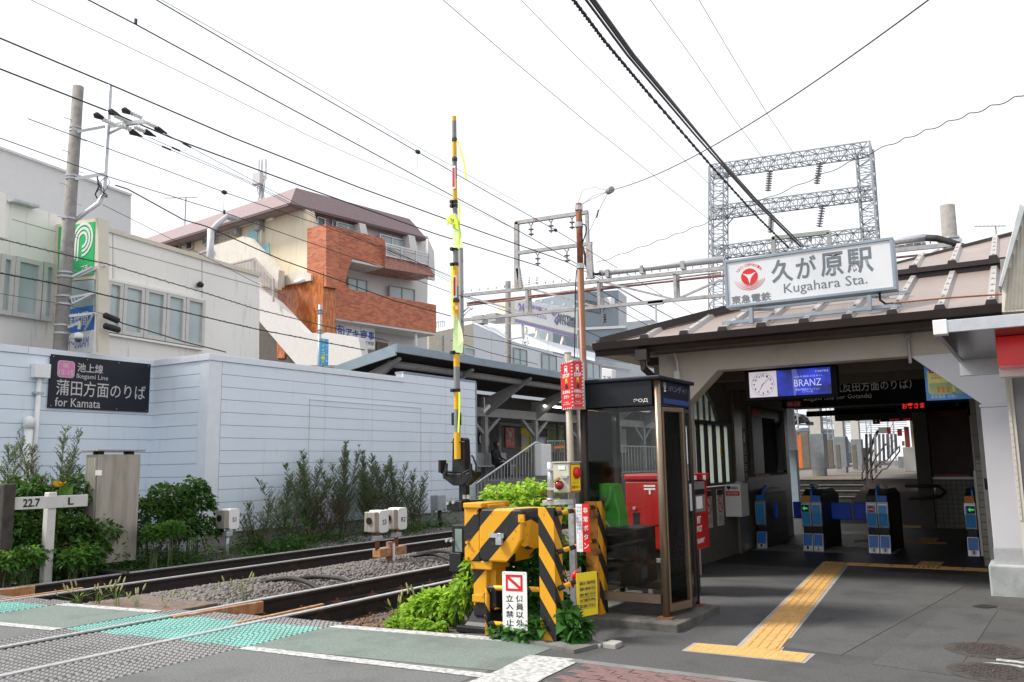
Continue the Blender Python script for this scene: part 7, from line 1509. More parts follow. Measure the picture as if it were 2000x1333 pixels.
# interior shell
LW = -4.35
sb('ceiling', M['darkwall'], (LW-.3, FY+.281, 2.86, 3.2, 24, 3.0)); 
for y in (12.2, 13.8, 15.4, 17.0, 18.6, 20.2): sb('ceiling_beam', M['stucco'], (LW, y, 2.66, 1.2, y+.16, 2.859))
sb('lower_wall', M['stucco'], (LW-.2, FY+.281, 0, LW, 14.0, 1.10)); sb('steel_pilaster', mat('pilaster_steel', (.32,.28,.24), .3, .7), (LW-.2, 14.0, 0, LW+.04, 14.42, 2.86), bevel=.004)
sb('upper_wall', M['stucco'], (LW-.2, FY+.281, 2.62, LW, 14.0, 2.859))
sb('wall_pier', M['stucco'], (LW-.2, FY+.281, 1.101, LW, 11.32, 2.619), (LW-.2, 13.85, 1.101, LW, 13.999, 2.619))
sb('block_wall', M['plainblock'], (LW-.2, 14.421, 0, LW, 17.7, 2.859)); sb('side_wall', M['stbeam'], (LW-.42, FY+.05, 0, LW-.30, 14.0, 1.0), (LW-.42, 14.0, 0, LW-.30, 17.7, 2.9)); sb('shading_ceiling', M['darkwall'], (-6.6, 17.7, 2.86, LW-.31, 24, 3.0))  # side ceiling piece added out of view to shade the ramp
f = Fr((LW, 11.32, 1.12), (0,1,0))   # windows on the left wall, seen from the passage
wl = [(0, .62), (.64, .98), (1.0, 1.34), (1.36, 1.72), (1.74, 2.12), (2.14, 2.50)]
for i, (a0, a1) in enumerate(wl):
    mb = MB(); 
    for b in ((a0, 0, a1, .04), (a0, .94, a1, .98), (a0, .04, a0+.035, .94), (a1-.035, .04, a1, .94)): f.box(mb, b[0], b[1], b[2], b[3], -.05, .02)
    if i == 0: f.box(mb, a0+.036, .44, a1-.036, .48, -.05, .02)
    w_ = mb.build('window', M['black'], ST); mb = MB(); f.box(mb, a0+.036, .04, a1-.036, .94, -.03, -.02); mb.build('pane', M['frosted'], w_)
mb = MB(); f.box(mb, .05, .5, .5, .92, -.0195, -.012); f.box(mb, .06, .06, .5, .42, -.0195, -.012); mb.build('poster', M['posterblue'], ST); text(f, 'TOKYO', (.08, .66, .46, .74), M['white'], ST, c=-.010)
mb = MB(); f.box(mb, .12, .52, .2, .64, -.0118, -.010); f.box(mb, .3, .52, .38, .7, -.0118, -.010); mb.build('poster_print', M['redink'], ST)
mb = MB(); f.box(mb, 2.0, .45, 2.1, .6, .0, .002); f.box(mb, 1.8, .06, 1.83, .3, 0, .002); mb.build('paper_notice', M['notice'], ST)
mb = MB(); f.poly(mb, [(0, .985), (2.0, .985), (1.78, 1.28), (1.45, 1.48), (0, 1.49)], -.06, -.05); mb.build('fanlight', M['frosted'], ST)
mb = MB()
for a in (.3, .62, .9, 1.12, 1.4, 1.66): f.box(mb, a, .985, a+.03, 1.48 if a < 1.45 else 1.32, -.05, -.02)
f.box(mb, 0, .982, 2.5, 1.0, -.05, .03); mb.build('fanlight_bars', M['stucco'], ST)
mb = MB(); f.poly(mb, [(2.0, .986), (2.52, .986), (2.52, 1.5), (1.45, 1.5), (1.78, 1.29)], -.08, -.0); mb.build('fanlight_surround', M['stucco'], ST)
# wall-mounted things
def wallsign(y0, y1, z0, z1, label, m='offwhite', th=.012):
    f = Fr((LW+.001, y0, z0), (0,1,0)); t = thing('wall_sign', label, 'sign', f.o); mb = MB(); f.box(mb, 0, 0, y1-y0, z1-z0, 0, th); mb.build('board', M[m], t, bevel=.002); return t, f, y1-y0, z1-z0
for (y0, y1, ch, lb) in ((12.44, 12.76, '🚭', 'nearer upright grey no smoking sign on the lower wall'), (13.0, 13.30, '🚭', 'farther upright grey no smoking sign next to the white box')):
    t, f, w_, h = wallsign(y0, y1, .50, 1.06, lb); mb = MB(); f.box(mb, .01, h*.84, w_-.01, h-.01, .0122, .014); mb.build('header', M['ink'], t); mb = MB()
    for i in range(20): t0, t1 = 2*math.pi*i/20, 2*math.pi*(i+1)/20; f.poly(mb, [(w_/2+.11*math.cos(t0), h*.60+.11*math.sin(t0)), (w_/2+.135*math.cos(t0), h*.60+.135*math.sin(t0)), (w_/2+.135*math.cos(t1), h*.60+.135*math.sin(t1)), (w_/2+.11*math.cos(t1), h*.60+.11*math.sin(t1))], .0122, .0145)
    f.poly(mb, [(w_/2-.09, h*.60+.07), (w_/2-.07, h*.60+.09), (w_/2+.09, h*.60-.07), (w_/2+.07, h*.60-.09)], .0122, .0145); mb.build('prohibition_ring', M['red'], t)
    mb = MB(); f.box(mb, w_/2-.06, h*.585, w_/2+.06, h*.615, .0122, .0135); mb.build('cigarette', M['ink'], t); text(f, 'おたばこは\nご遠慮ください', (w_*.15, h*.14, w_*.85, h*.28), M['ink'], t, c=.012)
y0 = 13.42; t = thing('aed_box', 'white AED cabinet with red label mounted on the left wall', 'AED box', (LW, y0, .7))
mb = MB(); mb.box(LW+.002, y0, .62, LW+.26, y0+.42, 1.13); mb.build('case', M['white'], t, bevel=.008); f = Fr((LW+.002, y0-.001, .62), (1,0,0)); mb = MB(); f.box(mb, .02, .33, .24, .40, 0, .002); mb.build('red_band', M['red'], t); text(f, '♥AED', (.04, .42, .22, .48), M['ink'], t, c=.001, bold=.03); text(f, '自動体外除細動器', (.04, .345, .22, .385), M['white'], t, c=.002)
mb = MB(); mb.box(LW+.02, y0+.46, .66, LW+.16, y0+.64, 1.16); mb.build('extinguisher_box', M['galv'], t, bevel=.01)
t, f, w_, h = wallsign(14.52, 14.74, .95, 2.05, 'narrow dark upright direction sign on the block wall', 'greysign' if 'greysign' in M else 'signblack')
for i, ch in enumerate('五反田方面'): text(f, ch, (w_*.2, h*(.60-.13*i), w_*.8, h*(.70-.13*i)), M['offwhite'], t, c=.012)
mb = MB(); f.box(mb, w_*.2, h*.78, w_*.6, h*.93, .0122, .014); mb.build('badge', M['red'], t)
t = thing('ticket_office_board', 'dark framed notice board with red header on the left block wall', 'notice board', (LW, 15, 1.2))
f = Fr((LW+.001, 14.95, 1.22), (0,1,0)); mb = MB()
for b in ((0, 0, 2.3, .04), (0, 1.2, 2.3, 1.25), (0, .04, .05, 1.2), (2.25, .04, 2.3, 1.2)): f.box(mb, *b, 0, .05)
mb.build('frame', M['stucco'], t); mb = MB(); f.box(mb, .05, .04, .8, 1.06, .0, .02); mb.build('left_leaf', mat('board_brown', (.05,.035,.03), .4), t); mb = MB(); f.box(mb, .82, .04, 1.7, 1.06, .0, .02); mb.build('right_leaf', M['blackplastic'], t)
mb = MB(); f.box(mb, .15, 1.07, .72, 1.2, .02, .04); mb.build('red_header', M['red'], t); mb = MB(); f.box(mb, .08, .0, 1.0, .03, .051, .055); mb.build('orange_sill', M['orangeplastic'], t)
mb = MB(); mb.add([f.p(1.72, .05, .03), f.p(2.2, .08, .06), f.p(2.25, 1.05, .05), f.p(1.75, .95, .10), f.p(1.85, .5, .09)], [(0,1,4),(1,2,4),(2,3,4),(3,0,4)]); mb.build('tarpaulin', M['clothgrey'], t)
# column at the end of the wall and right-hand walls
for (x, y, w_, m1, m2, zs, lb) in ((-5.6, 23.0, .24, 'column', 'canopy', 1.75, 'white column with blue-grey lower cladding left of the stairs'),):
    t = thing('platform_column', lb, 'column', (x, y, 0)); mb = MB(); mb.box(x-w_/2, y, .15, x+w_/2, y+w_, zs); mb.build('cladding', M[m2], t, bevel=.005); mb = MB(); mb.box(x-w_*.4, y+.02, zs, x+w_*.4, y+w_-.02, 3.0); mb.build('shaft', M[m1], t); mb = MB(); mb.box(x-w_*.7, y-.05, 0, x+w_*.7, y+w_, .15); mb.build('base', M['concrete'], t, bevel=.01)
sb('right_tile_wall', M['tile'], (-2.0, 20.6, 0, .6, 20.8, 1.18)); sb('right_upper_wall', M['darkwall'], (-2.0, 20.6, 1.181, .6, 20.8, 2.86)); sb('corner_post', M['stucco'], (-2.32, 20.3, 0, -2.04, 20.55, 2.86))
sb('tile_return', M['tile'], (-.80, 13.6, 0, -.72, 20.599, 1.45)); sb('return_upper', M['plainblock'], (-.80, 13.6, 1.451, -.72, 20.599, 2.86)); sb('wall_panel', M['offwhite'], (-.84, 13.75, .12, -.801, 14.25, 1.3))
sb('right_front_wall', M['offwhite'], (-.719, 13.5, 0, 2.2, 13.6, 2.86)); sb('dark_dado', M['ink'], (-.70, 13.47, 1.05, 2.2, 13.499, 1.2))
f = Fr((-.2, 13.49, 1.25), (1,0,0)); t = thing('information_poster', 'pale poster with a drawn face and small text right of the column', 'poster', f.o); mb = MB(); f.box(mb, .0, 0, .5, .72, 0, .006); mb.build('sheet', M['offwhite'], t); mb = MB(); disc(mb, f, .13, .60, .07, .0062, .008); f.box(mb, .05, .53, .21, .57, .0062, .0075); mb.build('face_drawing', M['brown'], t); mb = MB(); f.box(mb, .03, .12, .4, .22, .0062, .008); mb.build('purple_strip', M['purple'], t); text(f, '駅からの\nお知らせ', (.05, .27, .4, .46), M['greyink'], t, c=.0065)
t = thing('notice_board', 'large blank brown notice board with silver frame above the tiled wall', 'notice board', (-1.8, 20.5, 1.2)); a, b = at(1820, 932, y=20.55), at(1893, 812, y=20.55)
mb = MB(); mb.box(a.x, 20.53, a.z, b.x, 20.598, b.z); mb.build('board', M['brown'], t); mb = MB(); mb.box(a.x-.04, 20.5, a.z, a.x, 20.597, b.z); mb.box(b.x, 20.5, a.z, b.x+.04, 20.597, b.z); mb.box(a.x-.04, 20.5, a.z-.05, b.x+.04, 20.597, a.z-.001); mb.build('frame', M['alu'], t); mb = MB(); mb.box(a.x+.05, 20.49, a.z-.0, b.x-.1, 20.529, a.z+.05); mb.build('red_strip', M['red'], t); mb = MB(); mb.box(a.x-.02, 20.5, b.z+.001, b.x-.02, 20.597, b.z+.2); mb.build('header', mat('dull_red', (.16,.03,.02), .5), t)
mb = MB(); c = at(1815, 970, y=20.25); mb.tube([(c.x-.45, 20.25, c.z+.22), (c.x+.2, 20.2, c.z+.22), (c.x+.32, 20.2, c.z+.1), (c.x+.2, 20.2, c.z-.0), (c.x-.4, 20.25, c.z-.05)], .035, 8); tag(mb.build('pipe_guard', M['rubber'], smooth=True), 'dark looped pipe guard around the grey post by the ramp', 'guard rail')
# ---- suspended displays and signs
def hung(x0, y0, x1, y1, Y, th, m, label, name='hanging_sign', cat='sign'):
    a, b = at(x0, y1, y=Y), at(x1, y0, y=Y); f = Fr((a.x, Y, a.z), (1,0,0)); t = thing(name, label, cat, f.o); mb = MB(); f.box(mb, 0, 0, b.x-a.x, b.z-a.z, -th, 0); mb.build('case', M[m], t, bevel=.006); return t, f, b.x-a.x, b.z-a.z
a = at(1457, 785, y=11.22); b = at(1632, 712, y=11.22)
t, f, w_, h = hung(1457, 712, 1632, 784, 11.22, .18, 'blackplastic', 'black clock display with white dial and blue advertising screen', 'clock_display', 'display')
mb = MB(); f.box(mb, w_*.05, h*.10, w_*.36, h*.93, .001, .004); mb.build('clock_face', M['screenw'], t); mb = MB(); f.box(mb, w_*.365, h*.10, w_*.94, h*.93, .001, .004); mb.build('advert_screen', M['screenb'], t)
cx, cy, rr = w_*.205, h*.515, h*.36; mb = MB()
for i in range(60):
    an = 2*math.pi*i/60; u = (math.sin(an), math.cos(an)); q = (u[1], -u[0]); r0, r1, k = rr*.95, rr*1.05, .0018; f.poly(mb, [(cx+u[0]*r0-q[0]*k, cy+u[1]*r0-q[1]*k), (cx+u[0]*r0+q[0]*k, cy+u[1]*r0+q[1]*k), (cx+u[0]*r1+q[0]*k, cy+u[1]*r1+q[1]*k), (cx+u[0]*r1-q[0]*k, cy+u[1]*r1-q[1]*k)], .0042, .005)
mb.build('minute_marks', M['ink'], t)
for i in range(1, 13):
    an = 2*math.pi*i/12; x, y = cx+rr*.8*math.sin(an), cy+rr*.8*math.cos(an); k = .014; ww = k*(1.5 if i > 9 else .8); text(f, str(i), (x-ww, y-k, x+ww, y+k), M['ink'], t, c=.004, bold=.03, name='numeral')
for an, L_, k, nm in ((R(212), rr*.62, .004, 'hour_hand'), (R(48), rr*.85, .003, 'minute_hand')):
    u = (math.sin(an), math.cos(an)); q = (u[1], -u[0]); mb = MB(); f.poly(mb, [(cx-u[0]*rr*.15-q[0]*k, cy-u[1]*rr*.15-q[1]*k), (cx-u[0]*rr*.15+q[0]*k, cy-u[1]*rr*.15+q[1]*k), (cx+u[0]*L_+q[0]*k*.6, cy+u[1]*L_+q[1]*k*.6), (cx+u[0]*L_-q[0]*k*.6, cy+u[1]*L_-q[1]*k*.6)], .0052, .0065); mb.build(nm, M['ink'], t)
SW = mat('screen_text', (.62,.66,.85), .4, emit=.4); text(f, 'BRANZ', (w_*.55, h*.38, w_*.84, h*.60), SW, t, c=.004); text(f, '人生を極める住まい。', (w_*.55, h*.66, w_*.86, h*.72), SW, t, c=.004); text(f, '東急不動産のマンション\n［ブランズ］', (w_*.56, h*.17, w_*.82, h*.31), SW, t, c=.004); text(f, '◎ 東急不動産', (w_*.78, h*.80, w_*.92, h*.86), SW, t, c=.004)
mb = MB(); f.poly(mb, [(w_*.53, h*.93), (w_*.58, h*.93), (w_*.60, h*.6), (w_*.56, h*.1), (w_*.54, h*.1)], .0041, .0046); mb.build('light_streak', mat('screen_streak', (.12,.15,.6), .4, emit=.3), t)
mb = MB(); mb.bar(f.p(w_*.9, h, -.08), f.p(w_*.9, h+.2, -.08), .03); mb.bar(f.p(w_*.15, h, -.08), f.p(w_*.15, h+.2, -.08), .03); mb.build('hanger', M['black'], t)
t, f, w_, h = hung(1527, 735, 1815, 798, 14.0, .15, 'blackplastic', 'wide dark hanging sign for the line towards Gotanda behind the clock')
k = w_/282; text(f, '五反田方面のりば）', (106*k, 26*k, 250*k, 46*k), M['greyled'] if 'greyled' in M else mat('dim_ink', (.75,.77,.77), .5), t, c=.001, bold=.01); text(f, 'Ikegami Line (for Gotanda)', (46*k, 10*k, 176*k, 22*k), mat('dim_ink', (.75,.77,.77), .5), t, c=.001)
mb = MB(); f.poly(mb, rrect(10*k, 1*k, 40*k, 14*k, 4*k), .001, .003); mb.build('badge', mat('badge_red', (.35,.02,.03), .5), t); text(f, '01-15', (13*k, 4*k, 37*k, 11*k), M['paleink'], t, c=.003, bold=.02)
t, f, w_, h = hung(1575, 790, 1885, 814, 17.6, .2, 'blackplastic', 'long black LED information board showing red characters', 'led_board', 'display')
k = w_/310; text(f, 'お客さま', (194*k, 7*k, 236*k, 19*k), M['redled'], t, c=.001, bold=.02); text(f, 'ごあんない Information', (88*k, 15*k, 158*k, 22*k), mat('olive_led', (.22,.20,.12), .5), t, c=.001); text(f, '↓', (292*k, 8*k, 299*k, 20*k), mat('olive_led2', (.35,.35,.2), .5), t, c=.001)
t, f, w_, h = hung(1705, 815, 1717, 829, 24, .1, 'blackplastic', 'small square platform number 2 sign'); text(f, '2', (w_*.25, h*.3, w_*.75, h*.9), M['white'], t, c=.001, bold=.02); mb = MB(); f.box(mb, 0, 0, w_, h*.15, .001, .004); mb.build('red_base', M['red'], t)
t, f, w_, h = hung(1719, 808, 1780, 824, 24, .1, 'blackplastic', 'black train departure display beside the platform number 2 sign', 'departure_display', 'display'); text(f, '2', (w_*.03, h*.5, w_*.09, h*.9), M['white'], t, c=.001); mb = MB(); disc(mb, f, w_*.15, h*.68, .06, .001, .004, 12); mb.build('badge', M['pink'], t); text(f, '五反田方面 旗の台', (w_*.2, h*.6, w_*.65, h*.8), M['offwhite'], t, c=.001); text(f, '各停 各停', (w_*.3, h*.15, w_*.6, h*.35), M['redled'], t, c=.001); text(f, '13:10', (w_*.75, h*.15, w_*.95, h*.35), M['redled'], t, c=.001)
# poster at the right of the portal
a, b = at(1810, 783, y=11.35), at(1930, 709, y=11.35); f = Fr((a.x, 11.35, a.z), (1,0,0)); w_, h = b.x-a.x, b.z-a.z
t = thing('hanging_poster', 'bright blue and yellow poster asking for masks behind the column bracket', 'poster', f.o); mb = MB(); f.box(mb, 0, 0, w_, h, -.02, 0); mb.build('sheet', mat('poster_blue_glow', (.05,.22,.55), .4, emit=.12), t); mb = MB(); f.box(mb, .03, .09, w_, h*.88, .001, .003); mb.build('yellow_area', mat('poster_yellow_glow', (.62,.60,.18), .4, var=.2, emit=.1), t); mb = MB(); f.poly(mb, rrect(.05, h*.80, w_*.6, h*.97, .02), .0032, .005); mb.build('red_title', M['red'], t)  # blue and yellow sheets given a faint glow of their own
text(f, 'お客さまへのお願い', (.07, h*.84, w_*.56, h*.93), M['white'], t, c=.0052); text(f, 'マスクを着用し\n会話は控えめに', (.07, h*.62, w_*.4, h*.78), M['redink'], t, c=.0035); mb = MB(); f.poly(mb, rrect(.04, h*.16, w_*.42, h*.5, .02), .0032, .005); f.poly(mb, rrect(w_*.46, h*.16, w_*.9, h*.5, .02), .0032, .005); mb.build('picture_frame', mat('poster_green_light', (.45,.55,.25), .4), t); mb = MB()
for i in range(3): disc(mb, f, .14+i*.05, h*.34, .018, .0052, .007, 10); f.box(mb, .125+i*.05, h*.22, .155+i*.05, h*.30, .0052, .0065)
mb.build('figures', M['orange'], t); text(f, '東急電鉄  お願い', (.05, .02, w_*.5, .06), M['white'], t, c=.001)
# fluorescent tubes
for (x, y, yy, L_, lb) in ((1792, 732, 14.6, .35, 'lit fluorescent tube under the station ceiling'),):
    p = at(x, y, y=yy); t = thing('ceiling_tube', lb, 'lamp', p); mb = MB(); mb.cyl(p-Vector((.12,0,0)), p+Vector((.1,0,0)), .016); mb.build('tube', M['tube'], t); mb = MB(); mb.box(p.x-.25, p.y-.04, p.z+.02, p.x+.25, p.y+.04, p.z+.06); mb.build('fitting', M['offwhite'], t)
# ---- ticket gates
def gate(x0, x1, Y, label, nums, arrow, lids, L_=1.5):
    t = thing('ticket_gate', label, 'ticket gate', ((x0+x1)/2, Y, 0), 'blue automatic ticket gates'); f = Fr((x0, Y, 0), (1,0,0)); w_ = x1-x0; n = len(nums)
    mb = MB(); mb.box(x0+.01, Y+.03, .0, x1-.01, Y+L_, .92); mb.build('body', M['gatedark'], t, bevel=.015)
    mb = MB(); mb.prism([(x0+.02, Y+.08, .92), (x0+.02, Y+.3, 1.0), (x0+.02, Y+L_-.4, 1.0), (x0+.02, Y+L_-.1, .92)], (w_-.04, 0, 0)); mb.build('top_housing', M['gatesilver'] if 'gatesilver' in M else mat('gate_side', (.12,.115,.11), .35, .5), t, bevel=.01)
    for i in range(n):
        a0, a1 = w_*i/n+.006, w_*(i+1)/n-.006
        mb = MB(); mb.prism([(x0+a0, Y+.03, .38), (x0+a0, Y-.015, .40), (x0+a0, Y-.045, .62), (x0+a0, Y-.03, .78), (x0+a0, Y+.03, .78)], (a1-a0, 0, 0)); mb.build('front_frame', M['alu'], t, bevel=.004)
        mb = MB(); mb.prism([(x0+a0+.014, Y-.018, .42), (x0+a0+.014, Y-.049, .62), (x0+a0+.014, Y-.036, .75), (x0+a0+.014, Y-.02, .75), (x0+a0+.014, Y-.0, .42)], (a1-a0-.028, 0, 0)); mb.build('blue_panel', M['gatepanel'] if 'gatepanel' in M else mat('gate_panel', (.06,.36,.78), .35), t)
        mb = MB(); mb.prism([(x0+a0, Y+.03, .0), (x0+a0, Y-.06, .0), (x0+a0, Y-.0, .28), (x0+a0, Y+.03, .28)], (a1-a0, 0, 0)); mb.build('kick_plate', M['alu'], t, bevel=.003)
        mb = MB(); mb.prism([(x0+a0+.01, Y-.05, .085), (x0+a0+.01, Y-.008, .27), (x0+a0+.01, Y+.0, .27), (x0+a0+.01, Y-.03, .085)], (a1-a0-.02, 0, 0)); mb.build('blue_kick_panel', M['gateblue'], t)
        f2 = Fr((x0+a0, Y-.062, .01), (1,0,0), (0,.2,1)); mb = MB(); disc(mb, f2, (a1-a0)/2, .045, .042, .0, .006, 6); mb.build('number_disc', M['white'], t); text(f2, nums[i], ((a1-a0)/2-.018, .018, (a1-a0)/2+.018, .075), M['ink'], t, c=.006, bold=.03)
        mb = MB(); mb.box(x0+a0+.01, Y-.0, .80, x0+a1-.01, Y+.03, .90); mb.build('reader_face', M[lids[i]], t, bevel=.004)
        mb = MB(); mb.box(x0+a0, Y-.01, .782, x0+a1, Y+.03, .797); mb.build('silver_trim', M['alu'], t)
    mb = MB(); c = x0+w_/n if n > 1 else x0+w_*.75; mb.prism([(c-.012, Y+.0, .80), (c-.012, Y+.02, .98), (c-.012, Y+.2, 1.06), (c-.012, Y+.35, 1.0), (c-.012, Y+.3, .93), (c-.012, Y+.06, .80)], (.03, 0, 0)); mb.build('sensor_arm', M['gateblue'], t, bevel=.004)
    f3 = Fr((x0, Y-.052, 0), (1,0,0))
    if arrow == 'left' or arrow == 'left1':
        a = .02 if n > 1 else w_*.25; mb = MB(); f3.box(mb, a, .64, a+.11, .75, .0, .006); mb.build('display', M['ink'], t); mb = MB(); y = .695; f3.poly(mb, [(a+.015, y), (a+.05, y+.035), (a+.05, y+.012), (a+.10, y+.012), (a+.10, y-.012), (a+.05, y-.012), (a+.05, y-.035)], .0062, .009); mb.build('green_arrow', M['greenled'], t)
    elif arrow == 'stop':
        mb = MB(); disc(mb, f3, w_*.25, .69, .05, 0, .006, 18); mb.build('no_entry_disc', M['red'], t); mb = MB(); f3.box(mb, w_*.25-.035, .68, w_*.25+.035, .70, .0062, .008); mb.build('no_entry_bar', M['white'], t)
    return t
def flap(t, x0, x1, Y, z0=.47, z1=.76): mb = MB(); mb.box(x0, Y, z0, x1, Y+.045, z1); mb.build('flap', M['flap'], t, bevel=.018)
g1 = gate(-3.50, -3.165, 14.8, 'ticket gate numbered 1 and 2 with green arrow', ('1', '2'), 'left', ('orange', 'gateblue')); flap(g1, -3.165, -2.84, 15.5)
g2 = gate(-2.49, -2.15, 14.85, 'ticket gate numbered 2 and 3 with red no entry disc', ('2', '3'), 'stop', ('gatedark', 'gateblue')); flap(g2, -2.80, -2.49, 15.5)
g3 = gate(-1.09, -.92, 14.95, 'single ticket gate numbered 3 by the tiled wall', ('3',), 'left1', ('orange',))
g4 = gate(-4.30, -4.12, 14.9, 'dark ticket gate numbered 1 by the left wall', ('1',), None, ('gateblue',)); flap(g4, -4.11, -4.05, 15.4); flap(g1, -3.83, -3.51, 15.6)
flat('gate_mat', [(-4.3, 14.55), (-2.1, 14.75), (-2.1, 15.7), (-4.3, 15.6)], mat('gate_mat', (.34,.32,.28), .7), .004)
# plastic bag-like covers over the gate heads
for (px, py, lb) in ((1592, 950, 'crumpled white plastic cover on the gate with the green arrow'), (1722, 952, 'crumpled clear plastic cover on the gate with the red disc')):
    p = at(px, py, y=15.2); v = IV*np.array([.09, .12, .05])*(1+rng.uniform(-.3, .3, (12, 1)))+np.array(p); o = link('plastic_cover', npmesh('plastic_cover', v, IF, mat('plastic_sheet', (.5,.5,.48), .25, spec=.7))); tag(o, lb, 'plastic cover')
# ---- stairs, ramp, handrails and platform
t = thing('stairs', 'six dark stone steps rising to the platform behind the ticket gates', 'stairs', (-5.3, 24.6, 0))
for i in range(6): mb = MB(); mb.box(-6.4, 24.5+i*.34, 0 if i == 0 else i*.152-.02, -4.35, 24.5+(i+1)*.34+.0, (i+1)*.152-.012); mb.build('step', M['steprough'] if 'steprough' in M else mat('step_stone', (.045,.042,.038), .9, var=.3, bump=.3), t); mb = MB(); mb.box(-6.4, 24.48+i*.34, (i+1)*.152-.011, -4.35, 24.56+i*.34, (i+1)*.152+.006); mb.build('nosing', M['concrete'], t)
struct(MB().box(-12.4, 26.54, 0, 2.5, 75, .91).build('platform', mat('platform_paving', (.15,.14,.125), .85, var=.2, scale=3)))
mb = MB(); mb.prism([(-4.3, 21.3, .0), (-4.3, 26.53, 0), (-4.3, 26.53, .90)], (2.2, 0, 0)); struct(mb.build('ramp', mat('ramp_brown', (.022,.013,.010), .7, var=.2)))
sb('light_block_roof', M['darkwall'], (-6.6, 24.01, 4.5, 2.5, 62, 4.7)); sb('rear_lintel', M['darkwall'], (-4.6, 23.8, 2.5, 3.2, 24, 2.859)); sb('rear_side_wall', M['darkwall'], (.6, 20.6, 0, 3.2, 20.8, 2.86))  # unseen roof added over the platform to block light from behind
for i in range(9):
    mb = MB(); mb.box(-6.9+i*.3, 27.2, .911, -6.61+i*.3, 27.49, .922); mb.build('tactile_tile', M['tactile'], tp)
t = thing('handrail', 'double stainless handrail with posts beside the stairs and ramp', 'handrail', (-4.3, 24.3, 0))
def rail3(pts, r=.022): mb = MB(); mb.tube([at(a, b, y=c) for a, b, c in pts], r, 8); return mb.build('rail', M['steelwarm'] if 'steelwarm' in M else mat('stainless_warm', (.45,.36,.30), .25, .9), t, smooth=True)
rail3([(1684,940,23.6),(1684,925,23.6),(1703,888,24.6),(1706,880,25)]); rail3([(1684,938,23.6),(1690,936,23.6),(1712,892,24.8),(1730,868,26)])
rail3([(1704,938,23.5),(1702,922,23.5),(1723,903,24.6),(1732,900,25),(1757,872,27),(1757,882,27),(1733,915,25),(1723,918,24.6),(1706,940,23.5)])
rail3([(1797,942,21.2),(1806,905,22.5),(1812,895,23)]); rail3([(1798,943,21.2),(1806,940,21.2),(1814,915,22.5)])
mb = MB(); mb.tube([at(1690, 897, y=24.6), at(1714, 843, y=26.5)], .04, 8); mb.build('black_handrail_cover', M['rubber'], t)
for (x0, yb) in ((1694, 948), (1702, 925), (1711, 915), (1719, 905), (1727, 895), (1735, 885), (1743, 878), (1751, 870)):
    Y_ = 24.0+(x0-1694)*.05; a, b = at(x0, yb+10, y=Y_), at(x0-2, 848, y=Y_); mb = MB(); mb.bar(a, b, .06); mb.build('post', M['gantry'], t)
for (x, y, w_, zt, lb) in ((-6.75, 31.4, .50, 2.05, 'nearest platform pillar with grey cladding'), (-7.30, 38.4, .48, 2.1, 'middle platform pillar with grey cladding'), (-7.75, 44.8, .48, 2.1, 'farthest platform pillar with grey cladding')):
    t = thing('platform_pillar', lb, 'pillar', (x, y, .91), 'pillars along the platform'); mb = MB(); mb.box(x-w_/2, y, 1.15, x+w_/2-.0, y+.6, zt+.35); mb.build('cladding', M['gantry2'] if 'gantry2' in M else mat('clad_grey', (.22,.24,.26), .6), t, bevel=.01); mb = MB(); mb.box(x-w_*.42, y+.05, zt+.351, x+w_*.34, y+.5, 5); mb.build('shaft', M['offwhite'], t); mb = MB(); mb.box(x-w_*.4, y-.02, .911, x+w_*.4, y+.5, 1.149); mb.build('base', M['concrete'], t)
t = thing('platform_fence', 'grey-brown platform fence panel with an orange stripe', 'fence', (-7.6, 28, .91)); 
for i, (x0, x1, yt) in enumerate(((1540, 1560, 842), (1561, 1579, 845), (1610, 1626, 858), (1634, 1640, 868), (1666, 1672, 868), (1687, 1694, 875))):
    a, b = at(x0, 916, y=29+i*2), at(x1, yt, y=29+i*2); mb = MB(); mb.box(a.x, 29+i*2, max(.92, a.z), b.x, 29.05+i*2, b.z); mb.build('panel', mat('fence_taupe', (.17,.15,.125), .7), t, bevel=.02)
a, b = at(1561, 915, y=28.9), at(1564, 850, y=28.9); mb = MB(); mb.box(a.x, 28.9, a.z, b.x, 28.94, b.z); mb.build('orange_stripe', M['orangeplastic'], t)
mb = MB(); mb.tube([at(1548, 885, y=26), at(1555, 872, y=26), at(1552, 862, y=26)], .03, 6); tag(mb.build('hook_rail', M['alu'], smooth=True), 'bent stainless rail end by the blue-grey column', 'rail')
a, b = at(1766, 915, y=40), at(1803, 873, y=40); mb = MB(); mb.box(a.x, 40, .91, b.x, 40.2, b.z); tag(mb.build('white_cabinet', M['offwhite'], bevel=.02), 'white cabinet standing at the far end of the platform', 'cabinet')
a, b = at(1781, 873, y=42), at(1800, 800, y=42); mb = MB(); mb.box(a.x, 42, .91, b.x+.5, 42.2, b.z); tag(mb.build('ribbed_shed', mat('ribbed_tan', (.42,.33,.22), .7), bevel=.02), 'tan ribbed shed wall beyond the white cabinet', 'shed')
for (x0, y0, x1, y1, m_, lb) in ((1753, 838, 1761, 852, 'red', 'small red sign hanging on the platform'), (1755, 892, 1764, 915, 'white', 'small white notice at the foot of the ramp rail'), (1716, 835, 1733, 847, 'offwhite', 'white box-shaped sign above the handrail'), (1733, 835, 1739, 848, 'red', 'red end of the box-shaped sign above the handrail'), (1670, 814, 1678, 823, 'red', 'red and white tag on the farthest pillar'), (1762, 862, 1766, 871, 'orange', 'small orange tag on a far post')):
    a, b = at(x0, y1, y=28), at(x1, y0, y=28); mb = MB(); mb.box(a.x, 28, a.z, b.x, 28.06, b.z); tag(mb.build('small_sign', M[m_]), lb, 'sign')
